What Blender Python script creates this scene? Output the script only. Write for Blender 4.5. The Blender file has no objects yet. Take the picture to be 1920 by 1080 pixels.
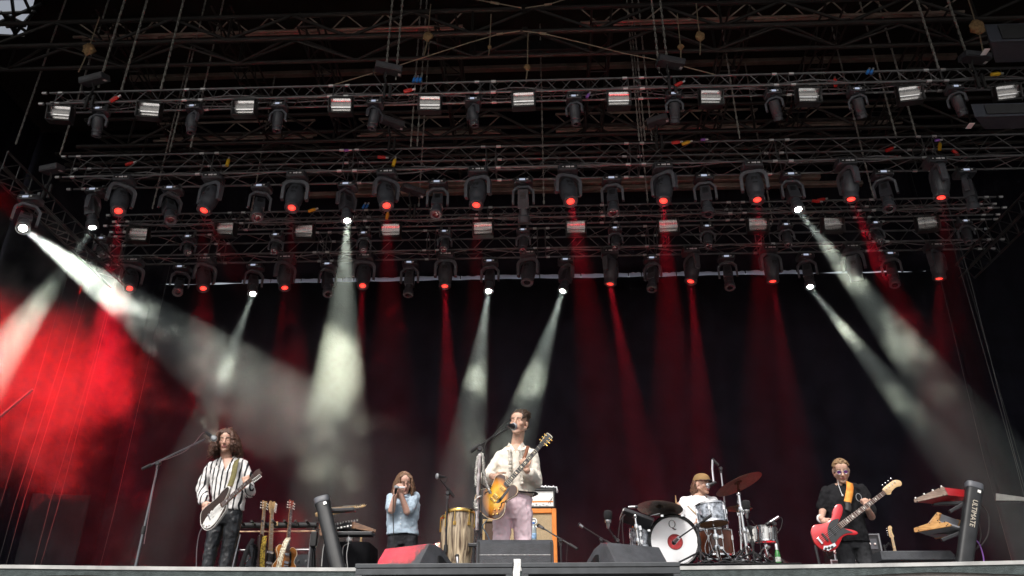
import bpy, math, random
from mathutils import Vector, Matrix, Euler
random.seed(7)
R = math.radians
sc = bpy.context.scene
col = sc.collection

# ------------------------------------------------------------------ camera
F, PITCH, YAW = 1500.0, R(26.95), R(2.2)
CAM = Vector((0, 0, 1.2))
cam = bpy.data.objects.new('camera', bpy.data.cameras.new('camera'))
col.objects.link(cam)
cam.location = CAM
cam.rotation_euler = (R(90) + PITCH, 0, YAW)
cam.data.sensor_width = 36
cam.data.lens = F / 1920 * 36
cam.data.clip_end = 2000
cam.data.clip_start = 0.05
sc.camera = cam

# ------------------------------------------------------------------ daylight: bright overcast sky over the crowd
w = bpy.data.worlds.new('World'); sc.world = w; w.use_nodes = True
nt = w.node_tree; bg = nt.nodes['Background']
sky = nt.nodes.new('ShaderNodeTexSky'); sky.sky_type = 'NISHITA'; sky.sun_disc = False
SUN_EL, SUN_AZ = R(48), R(196)          # behind the camera, a little to the left
sky.sun_elevation = SUN_EL; sky.sun_rotation = SUN_AZ
sky.air_density = 1.0; sky.dust_density = 6.0; sky.ozone_density = 0.6
hs = nt.nodes.new('ShaderNodeHueSaturation'); hs.inputs['Saturation'].default_value = 0.35
nt.links.new(sky.outputs[0], hs.inputs['Color']); nt.links.new(hs.outputs[0], bg.inputs[0])
bg.inputs[1].default_value = 0.115
sun = bpy.data.objects.new('sun', bpy.data.lights.new('sun', 'SUN')); col.objects.link(sun)
sun.data.energy = 1.5; sun.data.angle = R(11); sun.data.color = (1.0, 0.97, 0.92)
sd = Vector((math.sin(SUN_AZ) * math.cos(SUN_EL), math.cos(SUN_AZ) * math.cos(SUN_EL), math.sin(SUN_EL)))
sun.rotation_euler = sd.to_track_quat('Z', 'Y').to_euler()
sc.view_settings.view_transform = 'Standard'; sc.view_settings.look = 'None'
sc.view_settings.exposure = 0.5; sc.view_settings.gamma = 1.0
sc.render.engine = 'CYCLES'
cy = sc.cycles
cy.use_denoising = True
cy.max_bounces = 6; cy.diffuse_bounces = 3; cy.glossy_bounces = 3; cy.transmission_bounces = 4; cy.transparent_max_bounces = 12
cy.volume_bounces = 0
cy.volume_step_rate = 1.0; cy.volume_max_steps = 128
cy.sample_clamp_indirect = 4.0

# ------------------------------------------------------------------ helpers
_r = Vector((math.cos(YAW), math.sin(YAW), 0))
_f = Vector((-math.sin(YAW) * math.cos(PITCH), math.cos(YAW) * math.cos(PITCH), math.sin(PITCH)))
_u = _r.cross(_f)
def ray(px, py): return _r * ((px - 960) / F) + _u * ((540 - py) / F) + _f
def at(px, py, Y):
    d = ray(px, py); return CAM + d * (Y / d.y)
def atz(px, py, Z):
    d = ray(px, py); return CAM + d * ((Z - CAM.z) / d.z)

def frame(o, z, x=None):
    """matrix with origin o and local Z along z; local X as near x as possible"""
    z = Vector(z).normalized()
    x = Vector(x) if x is not None else (Vector((1, 0, 0)) if abs(z.x) < .9 else Vector((0, 1, 0)))
    y = z.cross(x).normalized(); x = y.cross(z)
    m = Matrix((x, y, z)).transposed().to_4x4(); m.translation = Vector(o); return m

class MB:
    def __init__(s): s.v = []; s.f = []; s.m = []
    def add(s, vs, fs, m=0, M=None):
        b = len(s.v)
        s.v += [(M @ Vector(p) if M is not None else Vector(p)) for p in vs]
        s.f += [[b + i for i in q] for q in fs]; s.m += [m] * len(fs); return s
    def box(s, c, d, M=None, m=0, taper=1.0):
        x, y, z = d[0] / 2, d[1] / 2, d[2] / 2; t = taper
        vs = [(-x, -y, -z), (x, -y, -z), (x, y, -z), (-x, y, -z), (-x * t, -y * t, z), (x * t, -y * t, z), (x * t, y * t, z), (-x * t, y * t, z)]
        vs = [Vector(p) + Vector(c) for p in vs]
        return s.add(vs, [(0, 3, 2, 1), (4, 5, 6, 7), (0, 1, 5, 4), (1, 2, 6, 5), (2, 3, 7, 6), (3, 0, 4, 7)], m, M)
    def tube(s, pts, r, n=8, m=0, M=None, flat=1.0, up=None):
        pts = [Vector(p) for p in pts]; k = len(pts)
        rs = list(r) if isinstance(r, (list, tuple)) else [r] * k
        vs = []; px = None
        for i, p in enumerate(pts):
            t = (pts[min(i + 1, k - 1)] - pts[max(i - 1, 0)])
            t = t.normalized() if t.length > 1e-9 else Vector((0, 0, 1))
            if px is None:
                a = Vector(up) if up is not None else (Vector((0, 0, 1)) if abs(t.z) < .9 else Vector((1, 0, 0)))
                px = t.cross(a).normalized()
            else:
                px = (px - t * px.dot(t)).normalized()
            py = t.cross(px)
            for j in range(n):
                a = 2 * math.pi * j / n
                vs.append(p + (px * math.cos(a) + py * math.sin(a) * flat) * rs[i])
        fs = [(i * n + j, i * n + (j + 1) % n, (i + 1) * n + (j + 1) % n, (i + 1) * n + j) for i in range(k - 1) for j in range(n)]
        fs += [tuple(reversed(range(n))), tuple((k - 1) * n + j for j in range(n))]
        return s.add(vs, fs, m, M)
    def lathe(s, prof, M=None, n=20, m=0, ms=None):
        vs = [(r * math.cos(2 * math.pi * j / n), r * math.sin(2 * math.pi * j / n), z) for r, z in prof for j in range(n)]
        k = len(prof)
        for i in range(k - 1):
            pass
        b = len(s.v)
        s.v += [(M @ Vector(p) if M is not None else Vector(p)) for p in vs]
        for i in range(k - 1):
            for j in range(n):
                s.f.append([b + i * n + j, b + i * n + (j + 1) % n, b + (i + 1) * n + (j + 1) % n, b + (i + 1) * n + j]); s.m.append(ms[i] if ms else m)
        s.f.append([b + j for j in reversed(range(n))]); s.m.append(ms[0] if ms else m)
        s.f.append([b + (k - 1) * n + j for j in range(n)]); s.m.append(ms[-1] if ms else m)
        return s
    def prism(s, out, h, M=None, m=0, z0=0.0, bev=0.0):
        """outline in xy (ccw), extruded z0..z0+h, optional bevelled rims"""
        n = len(out)
        if bev:
            ctr = Vector((sum(p[0] for p in out) / n, sum(p[1] for p in out) / n))
            def inset(d):
                res = []
                for i in range(n):
                    a, b, c = Vector(out[i - 1]), Vector(out[i]), Vector(out[(i + 1) % n])
                    t = (c - a); nn = Vector((-t.y, t.x)); nn = nn.normalized() if nn.length > 0 else nn
                    res.append(b + nn * d)
                return res
            L = [(inset(bev), z0), (inset(bev * .3), z0 + bev * .3), (out, z0 + bev), (out, z0 + h - bev), (inset(bev * .3), z0 + h - bev * .3), (inset(bev), z0 + h)]
        else:
            L = [(out, z0), (out, z0 + h)]
        vs = [(p[0], p[1], z) for o, z in L for p in o]
        fs = [(i * n + j, i * n + (j + 1) % n, (i + 1) * n + (j + 1) % n, (i + 1) * n + j) for i in range(len(L) - 1) for j in range(n)]
        fs += [tuple(reversed(range(n))), tuple((len(L) - 1) * n + j for j in range(n))]
        return s.add(vs, fs, m, M)
    def ball(s, c, r, M=None, n=14, k=9, m=0):
        r = r if isinstance(r, (list, tuple)) else (r, r, r)
        vs = [(c[0], c[1], c[2] - r[2])]
        for i in range(1, k):
            a = math.pi * i / k - math.pi / 2
            for j in range(n):
                b = 2 * math.pi * j / n
                vs.append((c[0] + r[0] * math.cos(a) * math.cos(b), c[1] + r[1] * math.cos(a) * math.sin(b), c[2] + r[2] * math.sin(a)))
        vs.append((c[0], c[1], c[2] + r[2])); e = len(vs) - 1
        fs = [(0, 1 + (j + 1) % n, 1 + j) for j in range(n)]
        fs += [(1 + i * n + j, 1 + i * n + (j + 1) % n, 1 + (i + 1) * n + (j + 1) % n, 1 + (i + 1) * n + j) for i in range(k - 2) for j in range(n)]
        fs += [(e, 1 + (k - 2) * n + j, 1 + (k - 2) * n + (j + 1) % n) for j in range(n)]
        return s.add(vs, fs, m, M)
    def limb(s, a, b, ra, rb, n=12, steps=5):
        """closed tapered capsule"""
        a, b = Vector(a), Vector(b); d = (b - a); L = d.length
        if L < 1e-6: return s.ball(a, ra)
        d /= L; pts = []; rs = []
        for i in range(4):
            t = math.pi / 2 * (i + .15) / 4
            pts.append(a - d * ra * math.cos(t)); rs.append(ra * math.sin(t))
        for i in range(steps + 1):
            q = i / steps; pts.append(a + d * L * q); rs.append(ra + (rb - ra) * q)
        for i in range(3, -1, -1):
            t = math.pi / 2 * (i + .15) / 4
            pts.append(b + d * rb * math.cos(t)); rs.append(rb * math.sin(t))
        return s.tube(pts, rs, n)
    def mesh(s, name, mats, origin=(0, 0, 0), smooth=40):
        me = bpy.data.meshes.new(name); o = Vector(origin)
        me.from_pydata([tuple(p - o) for p in s.v], [], s.f)
        for mm in (mats if isinstance(mats, (list, tuple)) else [mats]): me.materials.append(mm)
        me.polygons.foreach_set('material_index', s.m)
        me.update()
        if smooth:
            me.polygons.foreach_set('use_smooth', [True] * len(me.polygons))
            me.set_sharp_from_angle(angle=R(smooth))
        return me
    def build(s, name, mats, parent=None, smooth=40, bevel=0, kind=None):
        o = root_of(parent)
        ob = bpy.data.objects.new(name, s.mesh(name, mats, o, smooth)); col.objects.link(ob)
        if parent is not None: ob.parent = parent
        if bevel:
            b = ob.modifiers.new('bevel', 'BEVEL'); b.width = bevel; b.segments = 2; b.limit_method = 'ANGLE'; b.angle_limit = R(35)
        if kind: ob['kind'] = kind
        return ob

def root_of(p):
    o = Vector((0, 0, 0))
    while p is not None: o += p.location; p = p.parent
    return o
def thing(name, label, cat, loc=(0, 0, 0), group=None):
    o = bpy.data.objects.new(name, None); col.objects.link(o); o.location = loc; o.empty_display_size = .1
    o['label'] = label; o['category'] = cat
    if group: o['group'] = group
    return o
def tag(o, label, cat, group=None):
    o['label'] = label; o['category'] = cat
    if group: o['group'] = group
    return o
def place(name, me, parent, M):
    ob = bpy.data.objects.new(name, me); col.objects.link(ob); ob.parent = parent; ob.matrix_local = M; return ob
ORD = ['first', 'second', 'third', 'fourth', 'fifth', 'sixth', 'seventh', 'eighth', 'ninth', 'tenth', 'eleventh', 'twelfth']

# ------------------------------------------------------------------ materials
def mat(name, c, rough=.5, metal=0.0, var=.12, scale=8.0, bump=0.0, bscale=60.0, coat=0.0, c2=None, spec=.5, sheen=0.0):
    m = bpy.data.materials.new(name); m.use_nodes = True; t = m.node_tree; b = t.nodes['Principled BSDF']
    b.inputs['Roughness'].default_value = rough; b.inputs['Metallic'].default_value = metal
    b.inputs['Coat Weight'].default_value = coat; b.inputs['Specular IOR Level'].default_value = spec
    b.inputs['Sheen Weight'].default_value = sheen
    tc = t.nodes.new('ShaderNodeTexCoord'); n = t.nodes.new('ShaderNodeTexNoise'); n.inputs['Scale'].default_value = scale; n.inputs['Detail'].default_value = 4
    t.links.new(tc.outputs['Object'], n.inputs['Vector'])
    rp = t.nodes.new('ShaderNodeValToRGB'); t.links.new(n.outputs[0], rp.inputs[0])
    lo = [x * (1 - var) for x in c]; hi = [min(1, x * (1 + var)) for x in (c2 or c)]
    rp.color_ramp.elements[0].position = .3; rp.color_ramp.elements[1].position = .7
    rp.color_ramp.elements[0].color = (*lo, 1); rp.color_ramp.elements[1].color = (*hi, 1)
    t.links.new(rp.outputs[0], b.inputs['Base Color'])
    if bump:
        n2 = t.nodes.new('ShaderNodeTexNoise'); n2.inputs['Scale'].default_value = bscale; n2.inputs['Detail'].default_value = 3
        t.links.new(tc.outputs['Object'], n2.inputs['Vector'])
        bp = t.nodes.new('ShaderNodeBump'); bp.inputs['Strength'].default_value = bump; bp.inputs['Distance'].default_value = .02
        t.links.new(n2.outputs[0], bp.inputs['Height']); t.links.new(bp.outputs[0], b.inputs['Normal'])
    return m
def emit(name, c, s):
    m = bpy.data.materials.new(name); m.use_nodes = True; t = m.node_tree; b = t.nodes['Principled BSDF']
    b.inputs['Base Color'].default_value = (.02, .02, .02, 1); b.inputs['Emission Color'].default_value = (*c, 1); b.inputs['Emission Strength'].default_value = s
    return m
def lens_glow(name, c_in, s_in, c_out, s_out, r):
    m = emit(name, c_in, s_in); t = m.node_tree; b = t.nodes['Principled BSDF']; tc = t.nodes.new('ShaderNodeTexCoord'); sx = t.nodes.new('ShaderNodeSeparateXYZ'); t.links.new(tc.outputs['Object'], sx.inputs[0])
    cb = t.nodes.new('ShaderNodeCombineXYZ'); t.links.new(sx.outputs[0], cb.inputs[0]); t.links.new(sx.outputs[1], cb.inputs[1]); ln = t.nodes.new('ShaderNodeVectorMath'); ln.operation = 'LENGTH'; t.links.new(cb.outputs[0], ln.inputs[0])
    rp = t.nodes.new('ShaderNodeMapRange'); rp.inputs[2].default_value = r; t.links.new(ln.outputs['Value'], rp.inputs[0]); mx = t.nodes.new('ShaderNodeMix'); mx.data_type = 'RGBA'; t.links.new(rp.outputs[0], mx.inputs[0])
    mx.inputs[6].default_value = (*[x * s_in for x in c_in], 1); mx.inputs[7].default_value = (*[x * s_out for x in c_out], 1); t.links.new(mx.outputs[2], b.inputs['Emission Color']); b.inputs['Emission Strength'].default_value = 1; return m
def wood(name, c1, c2, scale=(3, 40, 40), rough=.4, coat=0.0, dist=2.0):
    m = bpy.data.materials.new(name); m.use_nodes = True; t = m.node_tree; b = t.nodes['Principled BSDF']
    b.inputs['Roughness'].default_value = rough; b.inputs['Coat Weight'].default_value = coat
    tc = t.nodes.new('ShaderNodeTexCoord'); mp = t.nodes.new('ShaderNodeMapping'); mp.inputs['Scale'].default_value = scale
    n = t.nodes.new('ShaderNodeTexNoise'); n.inputs['Scale'].default_value = 1.0; n.inputs['Detail'].default_value = 5; n.inputs['Distortion'].default_value = dist
    rp = t.nodes.new('ShaderNodeValToRGB'); rp.color_ramp.elements[0].position = .38; rp.color_ramp.elements[1].position = .62
    rp.color_ramp.elements[0].color = (*c1, 1); rp.color_ramp.elements[1].color = (*c2, 1)
    t.links.new(tc.outputs['Object'], mp.inputs[0]); t.links.new(mp.outputs[0], n.inputs['Vector']); t.links.new(n.outputs[0], rp.inputs[0]); t.links.new(rp.outputs[0], b.inputs['Base Color'])
    return m
M_ = dict(
    truss=mat('black_aluminium', (.13, .13, .135), .38, .75, .25, 5),
    coupler=mat('bare_aluminium', (.55, .55, .56), .35, .9),
    roofsteel=mat('roof_steel', (.030, .027, .026), .5, .5, .3, 4),
    bronze=mat('warm_lit_aluminium', (.28, .23, .195), .42, .6, .35, 3),  # warm tint stands in for daylight bounced up from the ground
    plastic=mat('charcoal_plastic', (.043, .046, .054), .42, 0, .2, 9),
    plastic2=mat('grey_plastic', (.078, .082, .095), .45, 0, .2, 9),
    black=mat('black_paint', (.012, .012, .013), .5, 0, .3, 9),
    rubber=mat('black_rubber', (.018, .018, .019), .65, 0, .2, 20),
    chrome=mat('chrome', (.75, .76, .78), .14, 1.0, .06, 5),
    steel=mat('brushed_steel', (.5, .5, .52), .3, .95),
    drape=mat('black_drape', (.007, .007, .012), .9, 0, .3, 2, .2, 12, spec=.05),
    sidecloth=mat('grey_scrim', (.014, .014, .017), .95, 0, .25, 2, spec=.05),
    canopy=mat('black_canopy', (.010, .0095, .009), .9, 0, .4, 1, spec=.05),
    chain=mat('galvanised_chain', (.50, .49, .46), .4, .7, .2, 30),
    mirror=mat('flood_reflector', (.76, .75, .74), .24, 1.0, .04, 3),
    glass=None,
    red_led=None,
    white_led=emit('white_lens', (.92, 1.0, .90), 40.0),
    lens=mat('dark_lens', (.02, .022, .026), .06, 0, .1, 4, coat=1),
    lcd=emit('lit_display', (.7, .78, 1.0), .4),
    mark=mat('printed_mark', (.75, .75, .76), .5, 0, .1),
    redcap=mat('red_connector', (.55, .02, .015), .4), yellow=mat('yellow_tape', (.75, .45, .02), .5), blue=mat('blue_connector', (.03, .2, .6), .4), purple=mat('purple_tape', (.25, .1, .45), .5),
)
M_['red_led'] = lens_glow('red_lens', (1.0, .05, .03), 2.6, (.8, .004, .012), .7, .11)
# ------------------------------------------------------------------ ground, stage, roof, drapes
FL = 1.8
MB().add([(-300, -300, 0), (300, -300, 0), (300, 300, 0), (-300, 300, 0)], [(0, 1, 2, 3)]).build('ground', mat('trodden_ground', (.17, .165, .155), .9, 0, .35, .8), smooth=0, kind='structure')
def edge_y(x): return 4.47 - .19 * min(9, (x / 2.7) ** 2) * (1 if abs(x) < 2.8 else (2.8 / abs(x)) ** 2)
XS = [i * .15 for i in range(-46, 47)]
front = [(x, edge_y(x)) for x in [-16] + XS + [16]]
ply = mat('stage_ply', (.05, .05, .052), .6, 0, .3, 3)
MB().prism([(x, y + .02) for x, y in front] + [(16, 21), (-16, 21)], .12, None, 0, FL - .12).build('stage_floor', ply, smooth=0, kind='structure')
sf = thing('stage_skirt', 'long stage front with pale edge strip above dark valance and brown cloth', 'stage front', (0, 4.4, 0))
def ribbon(name, m, z0f, z1f, dy, par, thick=.012):
    mb = MB(); vs = []; n = len(front)
    for x, y in front:
        vs += [(x, y - dy, z1f(x)), (x, y - dy, z0f(x)), (x, y - dy + thick, z0f(x)), (x, y - dy + thick, z1f(x))]
    fs = []
    for i in range(n - 1):
        for k in range(4):
            a, b = i * 4 + k, i * 4 + (k + 1) % 4
            fs.append((a, b, b + 4, a + 4))
    mb.add(vs, fs); return mb.build(name, m, par, smooth=50)
ribbon('edge_strip', mat('edge_aluminium', (.45, .45, .44), .55, .2, .35, 6), lambda x: FL - .016, lambda x: FL + .002, .020, sf, .03)
sag = lambda x: .012 * abs(math.sin(x * 2.3 + .6)) + .006 * math.sin(x * 7.1)
ribbon('valance', mat('valance_carpet', (.060, .075, .075), .95, 0, .3, 30, .4, 200), lambda x: FL - .062 + sag(x), lambda x: FL - .0165, .014, sf)
ribbon('fascia', mat('fascia_cloth', (.20, .18, .17), .9, 0, .25, 12, .3, 260), lambda x: .01, lambda x: FL - .03, .000, sf)
# two platform modules in front of the edge and the white cloth between them
pm = mat('platform_paint', (.055, .06, .067), .5, .1, .3, 10); pin = mat('platform_inside', (.008, .008, .008), .9)
for k, (x0, x1, lab) in enumerate([(667, 962, 'dark platform in front of the stage, under the red lit wedge beside the congas'), (977, 1275, 'dark platform in front of the stage, under the wedge nearest the drum kit')]):
    a, b = at(x0, 1057, 4.2).x, at(x1, 1057, 4.2).x; c = (a + b) / 2
    t = thing('stage_platform', lab, 'platform', (c, 4.3, 0), 'platforms in front of the stage')
    MB().box((c, 4.31, FL - .022), (b - a, .24, .022)).build('deck', pm, t, 0, .003)
    fr = MB().box((c, 4.205, FL - .050), (b - a - .006, .022, .030)); fr.box((c, 4.40, FL - .05), (b - a - .006, .022, .03))
    fr.build('frame', pm, t, 0, .002)
    for lx in (a + .02, b - .02):
        for ly in (4.207, 4.40):
            MB().box((lx, ly, (FL - .066) / 2), (.034, .024, FL - .066)).build('leg', pm, t, 0, .002)
    MB().box((c, 4.43, (FL - .06) / 2), (b - a - .08, .01, FL - .07)).build('back_panel', pin, t, 0)
    bl = MB()
    for q in range(4): bl.lathe([(.004, 0), (.004, .004)], frame((a + (b - a) * (q + .6) / 4.4, 4.192, FL - .072), (0, -1, 0)), 6)
xa, xb = at(963, 1057, 4.19).x, at(976, 1057, 4.19).x
wc = MB()
vs = []; zz = [FL + .006 - .02 * i for i in range(12)]
for i, z in enumerate(zz):
    for j in range(5):
        q = j / 4; vs.append((xa + (xb - xa) * q + .003 * math.sin(i * 1.3), 4.188 + .004 * math.sin(j * 2 + i * .9), z))
wc.add(vs, [(i * 5 + j, i * 5 + j + 1, (i + 1) * 5 + j + 1, (i + 1) * 5 + j) for i in range(11) for j in range(4)])
o = wc.build('white_cloth', mat('white_cotton', (.75, .75, .74), .9, 0, .1, 12), None); sm = o.modifiers.new('s', 'SOLIDIFY'); sm.thickness = .004
tag(o, 'strip of white cloth hanging between the two front platforms', 'cloth')
# roof canopy with an open corner
CZ = 17.0
hole = [atz(-25, 62, CZ), atz(-20, -2, CZ), atz(66, -4, CZ), atz(47, 66, CZ)]
hole = [(p.x, p.y) for p in hole]
outer = [(-17, 6.7), (-17, 20), (17, 20), (17, 6.7)]
hx = sorted(hole); 
def canopy():
    mb = MB()
    # order hole: near-left, far-left, far-right, near-right
    hs_ = sorted(hole, key=lambda p: p[1]); near = sorted(hs_[:2]); far = sorted(hs_[2:])
    h = [near[0], far[0], far[1], near[1]]
    vs = [(*p, CZ) for p in outer] + [(*p, CZ) for p in h]
    mb.add(vs, [(i, (i + 1) % 4, 4 + (i + 1) % 4, 4 + i) for i in range(4)])
    return mb
o = canopy().build('roof_canopy', M_['canopy'], None, 0); s_ = o.modifiers.new('s', 'SOLIDIFY'); s_.thickness = .06; s_.offset = 1
tag(o, 'black fabric roof canopy stretched over the whole stage', 'canopy')
o = MB().box((0, 6.8, 15.1), (34, .1, 3.8)).build('sky_shade_cloth', M_['canopy'], None, 0); tag(o, 'added black cloth out of view, keeping sky light off the lighting rig', 'sky shade')  # unseen cloth added to block the sky and darken the trusses
# drapes
def curtain(name, a, b, z0, z1, m, lab, cat, amp=.05, wl=.7, n=None):
    a = Vector(a[:2]); b = Vector(b[:2]); L = (b - a).length; n = n or max(8, int(L / .09)); d = (b - a) / L; nn = Vector((-d.y, d.x))
    mb = MB(); vs = []; rows = 7
    ph = [random.uniform(0, 6) for _ in range(4)]
    for r in range(rows):
        q = r / (rows - 1)
        for i in range(n + 1):
            s = i / n * L
            k = amp * (.35 + .65 * (1 - q)) * (math.sin(2 * math.pi * s / wl + ph[0] + .5 * math.sin(s * 1.3 + ph[1])) + .5 * math.sin(2 * math.pi * s / (wl * 2.7) + ph[2]))
            p = a + d * s + nn * k; vs.append((p.x, p.y, z0 + (z1 - z0) * q))
    mb.add(vs, [(r * (n + 1) + i, r * (n + 1) + i + 1, (r + 1) * (n + 1) + i + 1, (r + 1) * (n + 1) + i) for r in range(rows - 1) for i in range(n)])
    o = mb.build(name, m, None, 180); s = o.modifiers.new('s', 'SOLIDIFY'); s.thickness = .012
    tag(o, lab, cat); return o
BY = 18.6
bl_, br_ = at(228, 800, BY).x, at(1815, 700, BY).x
z_s0, z_s1 = at(960, 523, BY).z, at(960, 512, BY).z
curtain('backdrop', (bl_, BY, 0), (br_, BY, 0), FL + .01, z_s0, M_['drape'], 'tall black cloth backdrop closing the back of the stage', 'backdrop', .05, .9)
curtain('border_drape', (bl_, BY + .25, 0), (br_, BY + .25, 0), z_s1 - .01, CZ, M_['drape'], 'black border drape hanging above the pale cloth strip', 'drape', .03, 1.2)
curtain('wing_drape', (-16, 19.6, 0), (bl_ - .2, 19.6, 0), FL + .01, CZ, M_['drape'], 'black wing drape behind the red smoke beside the backdrop', 'drape', .05, .8)
curtain('wing_drape', (br_ + .2, 19.6, 0), (16, 19.6, 0), FL + .01, CZ, M_['drape'], 'black wing drape behind the white lettered keyboard stand side', 'drape', .05, .8)
curtain('side_drape', (-15.5, 8.8, 0), (-15.5, 19.5, 0), FL + .01, CZ, M_['drape'], 'black side drape closing the stage on the smoky side', 'drape')
curtain('side_drape', (15.5, 19.5, 0), (15.5, 8.8, 0), FL + .01, CZ, M_['drape'], 'black side drape closing the stage on the bassist side', 'drape')
# pale translucent strip over the backdrop, in sewn pieces that sag
tl = bpy.data.materials.new('translucent_cloth'); tl.use_nodes = True; t = tl.node_tree; t.nodes.remove(t.nodes['Principled BSDF'])
a_ = t.nodes.new('ShaderNodeBsdfTranslucent'); a_.inputs[0].default_value = (.62, .64, .80, 1)
b_ = t.nodes.new('ShaderNodeBsdfDiffuse'); b_.inputs[0].default_value = (.6, .6, .68, 1); mx = t.nodes.new('ShaderNodeMixShader'); mx.inputs[0].default_value = .25
t.links.new(a_.outputs[0], mx.inputs[1]); t.links.new(b_.outputs[0], mx.inputs[2]); t.links.new(mx.outputs[0], t.nodes['Material Output'].inputs[0])
xs = [at(p, 520, BY).x for p in (450, 505, 562, 640, 661, 700, 760, 838, 862, 905, 1012, 1090, 1180, 1205, 1242, 1271, 1310, 1372, 1402, 1462, 1500, 1522)]
for i in range(len(xs) - 1):
    mb = MB(); vs = []; n = 10; dz = random.uniform(-.02, .02)
    for j in range(n + 1):
        q = j / n; x = xs[i] + .012 + (xs[i + 1] - xs[i] - .024) * q
        zz = random.uniform(-.006, .006); b0 = .05 * math.sin(math.pi * q) * (1 if i % 3 else -.4)
        vs += [(x, BY + .12 + .02 * math.sin(j * 1.9), z_s0 - .03 - b0 * .8 + dz + zz), (x, BY + .14 + .02 * math.sin(j * 1.4), z_s1 + .02 - b0 * .3)]
    mb.add(vs, [(2 * j, 2 * j + 2, 2 * j + 3, 2 * j + 1) for j in range(n)])
    o = mb.build('cloth_strip', tl, None, 180)
    tag(o, f'pale bluish cloth strip between backdrop and roof drape, {ORD[i] if i < 12 else str(i + 1) + "th"} piece from the left', 'cloth strip', 'pale cloth pieces above the backdrop')
# grey side scrims low in the wings
for px0, px1, py0, lab in [(62, 166, 925, 'grey scrim cloth hanging low in the dark wing near the mic stand'), (1868, 1990, 940, 'grey scrim cloth low in the wing beside the lettered keyboard stand')]:
    a = at(px0, py0, 16); b = at(px1, py0 - 20, 16)
    curtain('scrim', (a.x, 16, 0), (b.x, 16.2, 0), FL + .3, a.z, M_['sidecloth'], lab, 'scrim', .03, .5)
a = at(1868, 925, 16.6); b = at(1990, 942, 16.6)
o = MB().add([a, at(1868, 938, 16.6), at(1990, 940, 16.6), b], [(0, 1, 2, 3)]).build('awning', mat('awning', (.45, .45, .42), .8), None, 0); s_ = o.modifiers.new('s', 'SOLIDIFY'); s_.thickness = .02
tag(o, 'sliver of pale awning showing behind the side scrim', 'awning')
# ------------------------------------------------------------------ lighting trusses
def truss_thing(name, lab, Y, ytop, ybot, depth, px0, px1, period, group, m='truss', cr=.024, lr=.0105, slope=0.0):
    zt, zb = at(960, ytop, Y).z, at(960, ybot, Y).z
    x0, x1 = at(px0, ybot, Y).x, at(px1, ybot, Y).x
    t = thing(name, lab, 'truss', ((x0 + x1) / 2, Y + depth / 2, zb), group)
    def chord(y, z, over=.0):
        mb = MB(); n = max(1, round((x1 - x0) / 2.9)); xs = []; rs = []; mb.tube([(x0 - .06, y, z), (x1 + .06, y, z)], cr, 8)
        for i in range(n + 1):
            xx = x0 + (x1 - x0) * i / n
            for dx in (-.16, .16):
                mb.tube([(xx + dx - .045, y, z), (xx + dx + .045, y, z)], cr * 1.35, 8, 1)
        mb.build('chord', [M_[m], M_['coupler'] if m == 'truss' else M_[m]], t)
    for y in (Y, Y + depth):
        for z in (zb, zt): chord(y, z)
    def lace(kind, f):
        mb = MB(); n = round((x1 - x0) / period)
        for i in range(n):
            a = x0 + (x1 - x0) * i / n; b = x0 + (x1 - x0) * (i + 1) / n; c = (a + b) / 2; g = .04
            mb.tube([f(a + g, 0), f(c - g, 1)], lr, 5); mb.tube([f(c + g, 1), f(b - g, 0)], lr, 5)
        k = max(1, round((x1 - x0) / 2.9))
        for i in range(k + 1):
            xx = x0 + (x1 - x0) * i / k
            for dx in (-.1, .1):
                if x0 - .01 <= xx + dx <= x1 + .01: mb.tube([f(xx + dx, 0), f(xx + dx, 1)], lr * 1.3, 5)
        mb.build('lattice', M_[m], t)
    lace('front', lambda x, q: (x, Y, zb + (zt - zb) * q))
    lace('back', lambda x, q: (x, Y + depth, zb + (zt - zb) * q))
    lace('under', lambda x, q: (x, Y + depth * q, zb))
    lace('over', lambda x, q: (x, Y + depth * q, zt))
    return dict(Y=Y, zt=zt, zb=zb, d=depth, x0=x0, x1=x1)
L1 = truss_thing('lighting_truss', 'nearest and highest lighting truss, carrying floodlights and small moving heads', 12.0, 152, 172, .29, 100, 2060, .56, 'lighting trusses')
L2 = truss_thing('lighting_truss', 'tall lighting truss carrying the brightest visible row of red lensed moving heads', 13.5, 274, 313, .45, 128, 2040, 1.12, 'lighting trusses')
L3 = truss_thing('lighting_truss', 'slim lighting truss behind the tall one, carrying the lower floodlight row', 15.5, 388, 408, .29, 215, 1875, .56, 'lighting trusses')
L4 = truss_thing('lighting_truss', 'rearmost lighting truss just above the pale cloth strip', 17.0, 429, 466, .45, 200, 1872, 1.12, 'lighting trusses')

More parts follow.
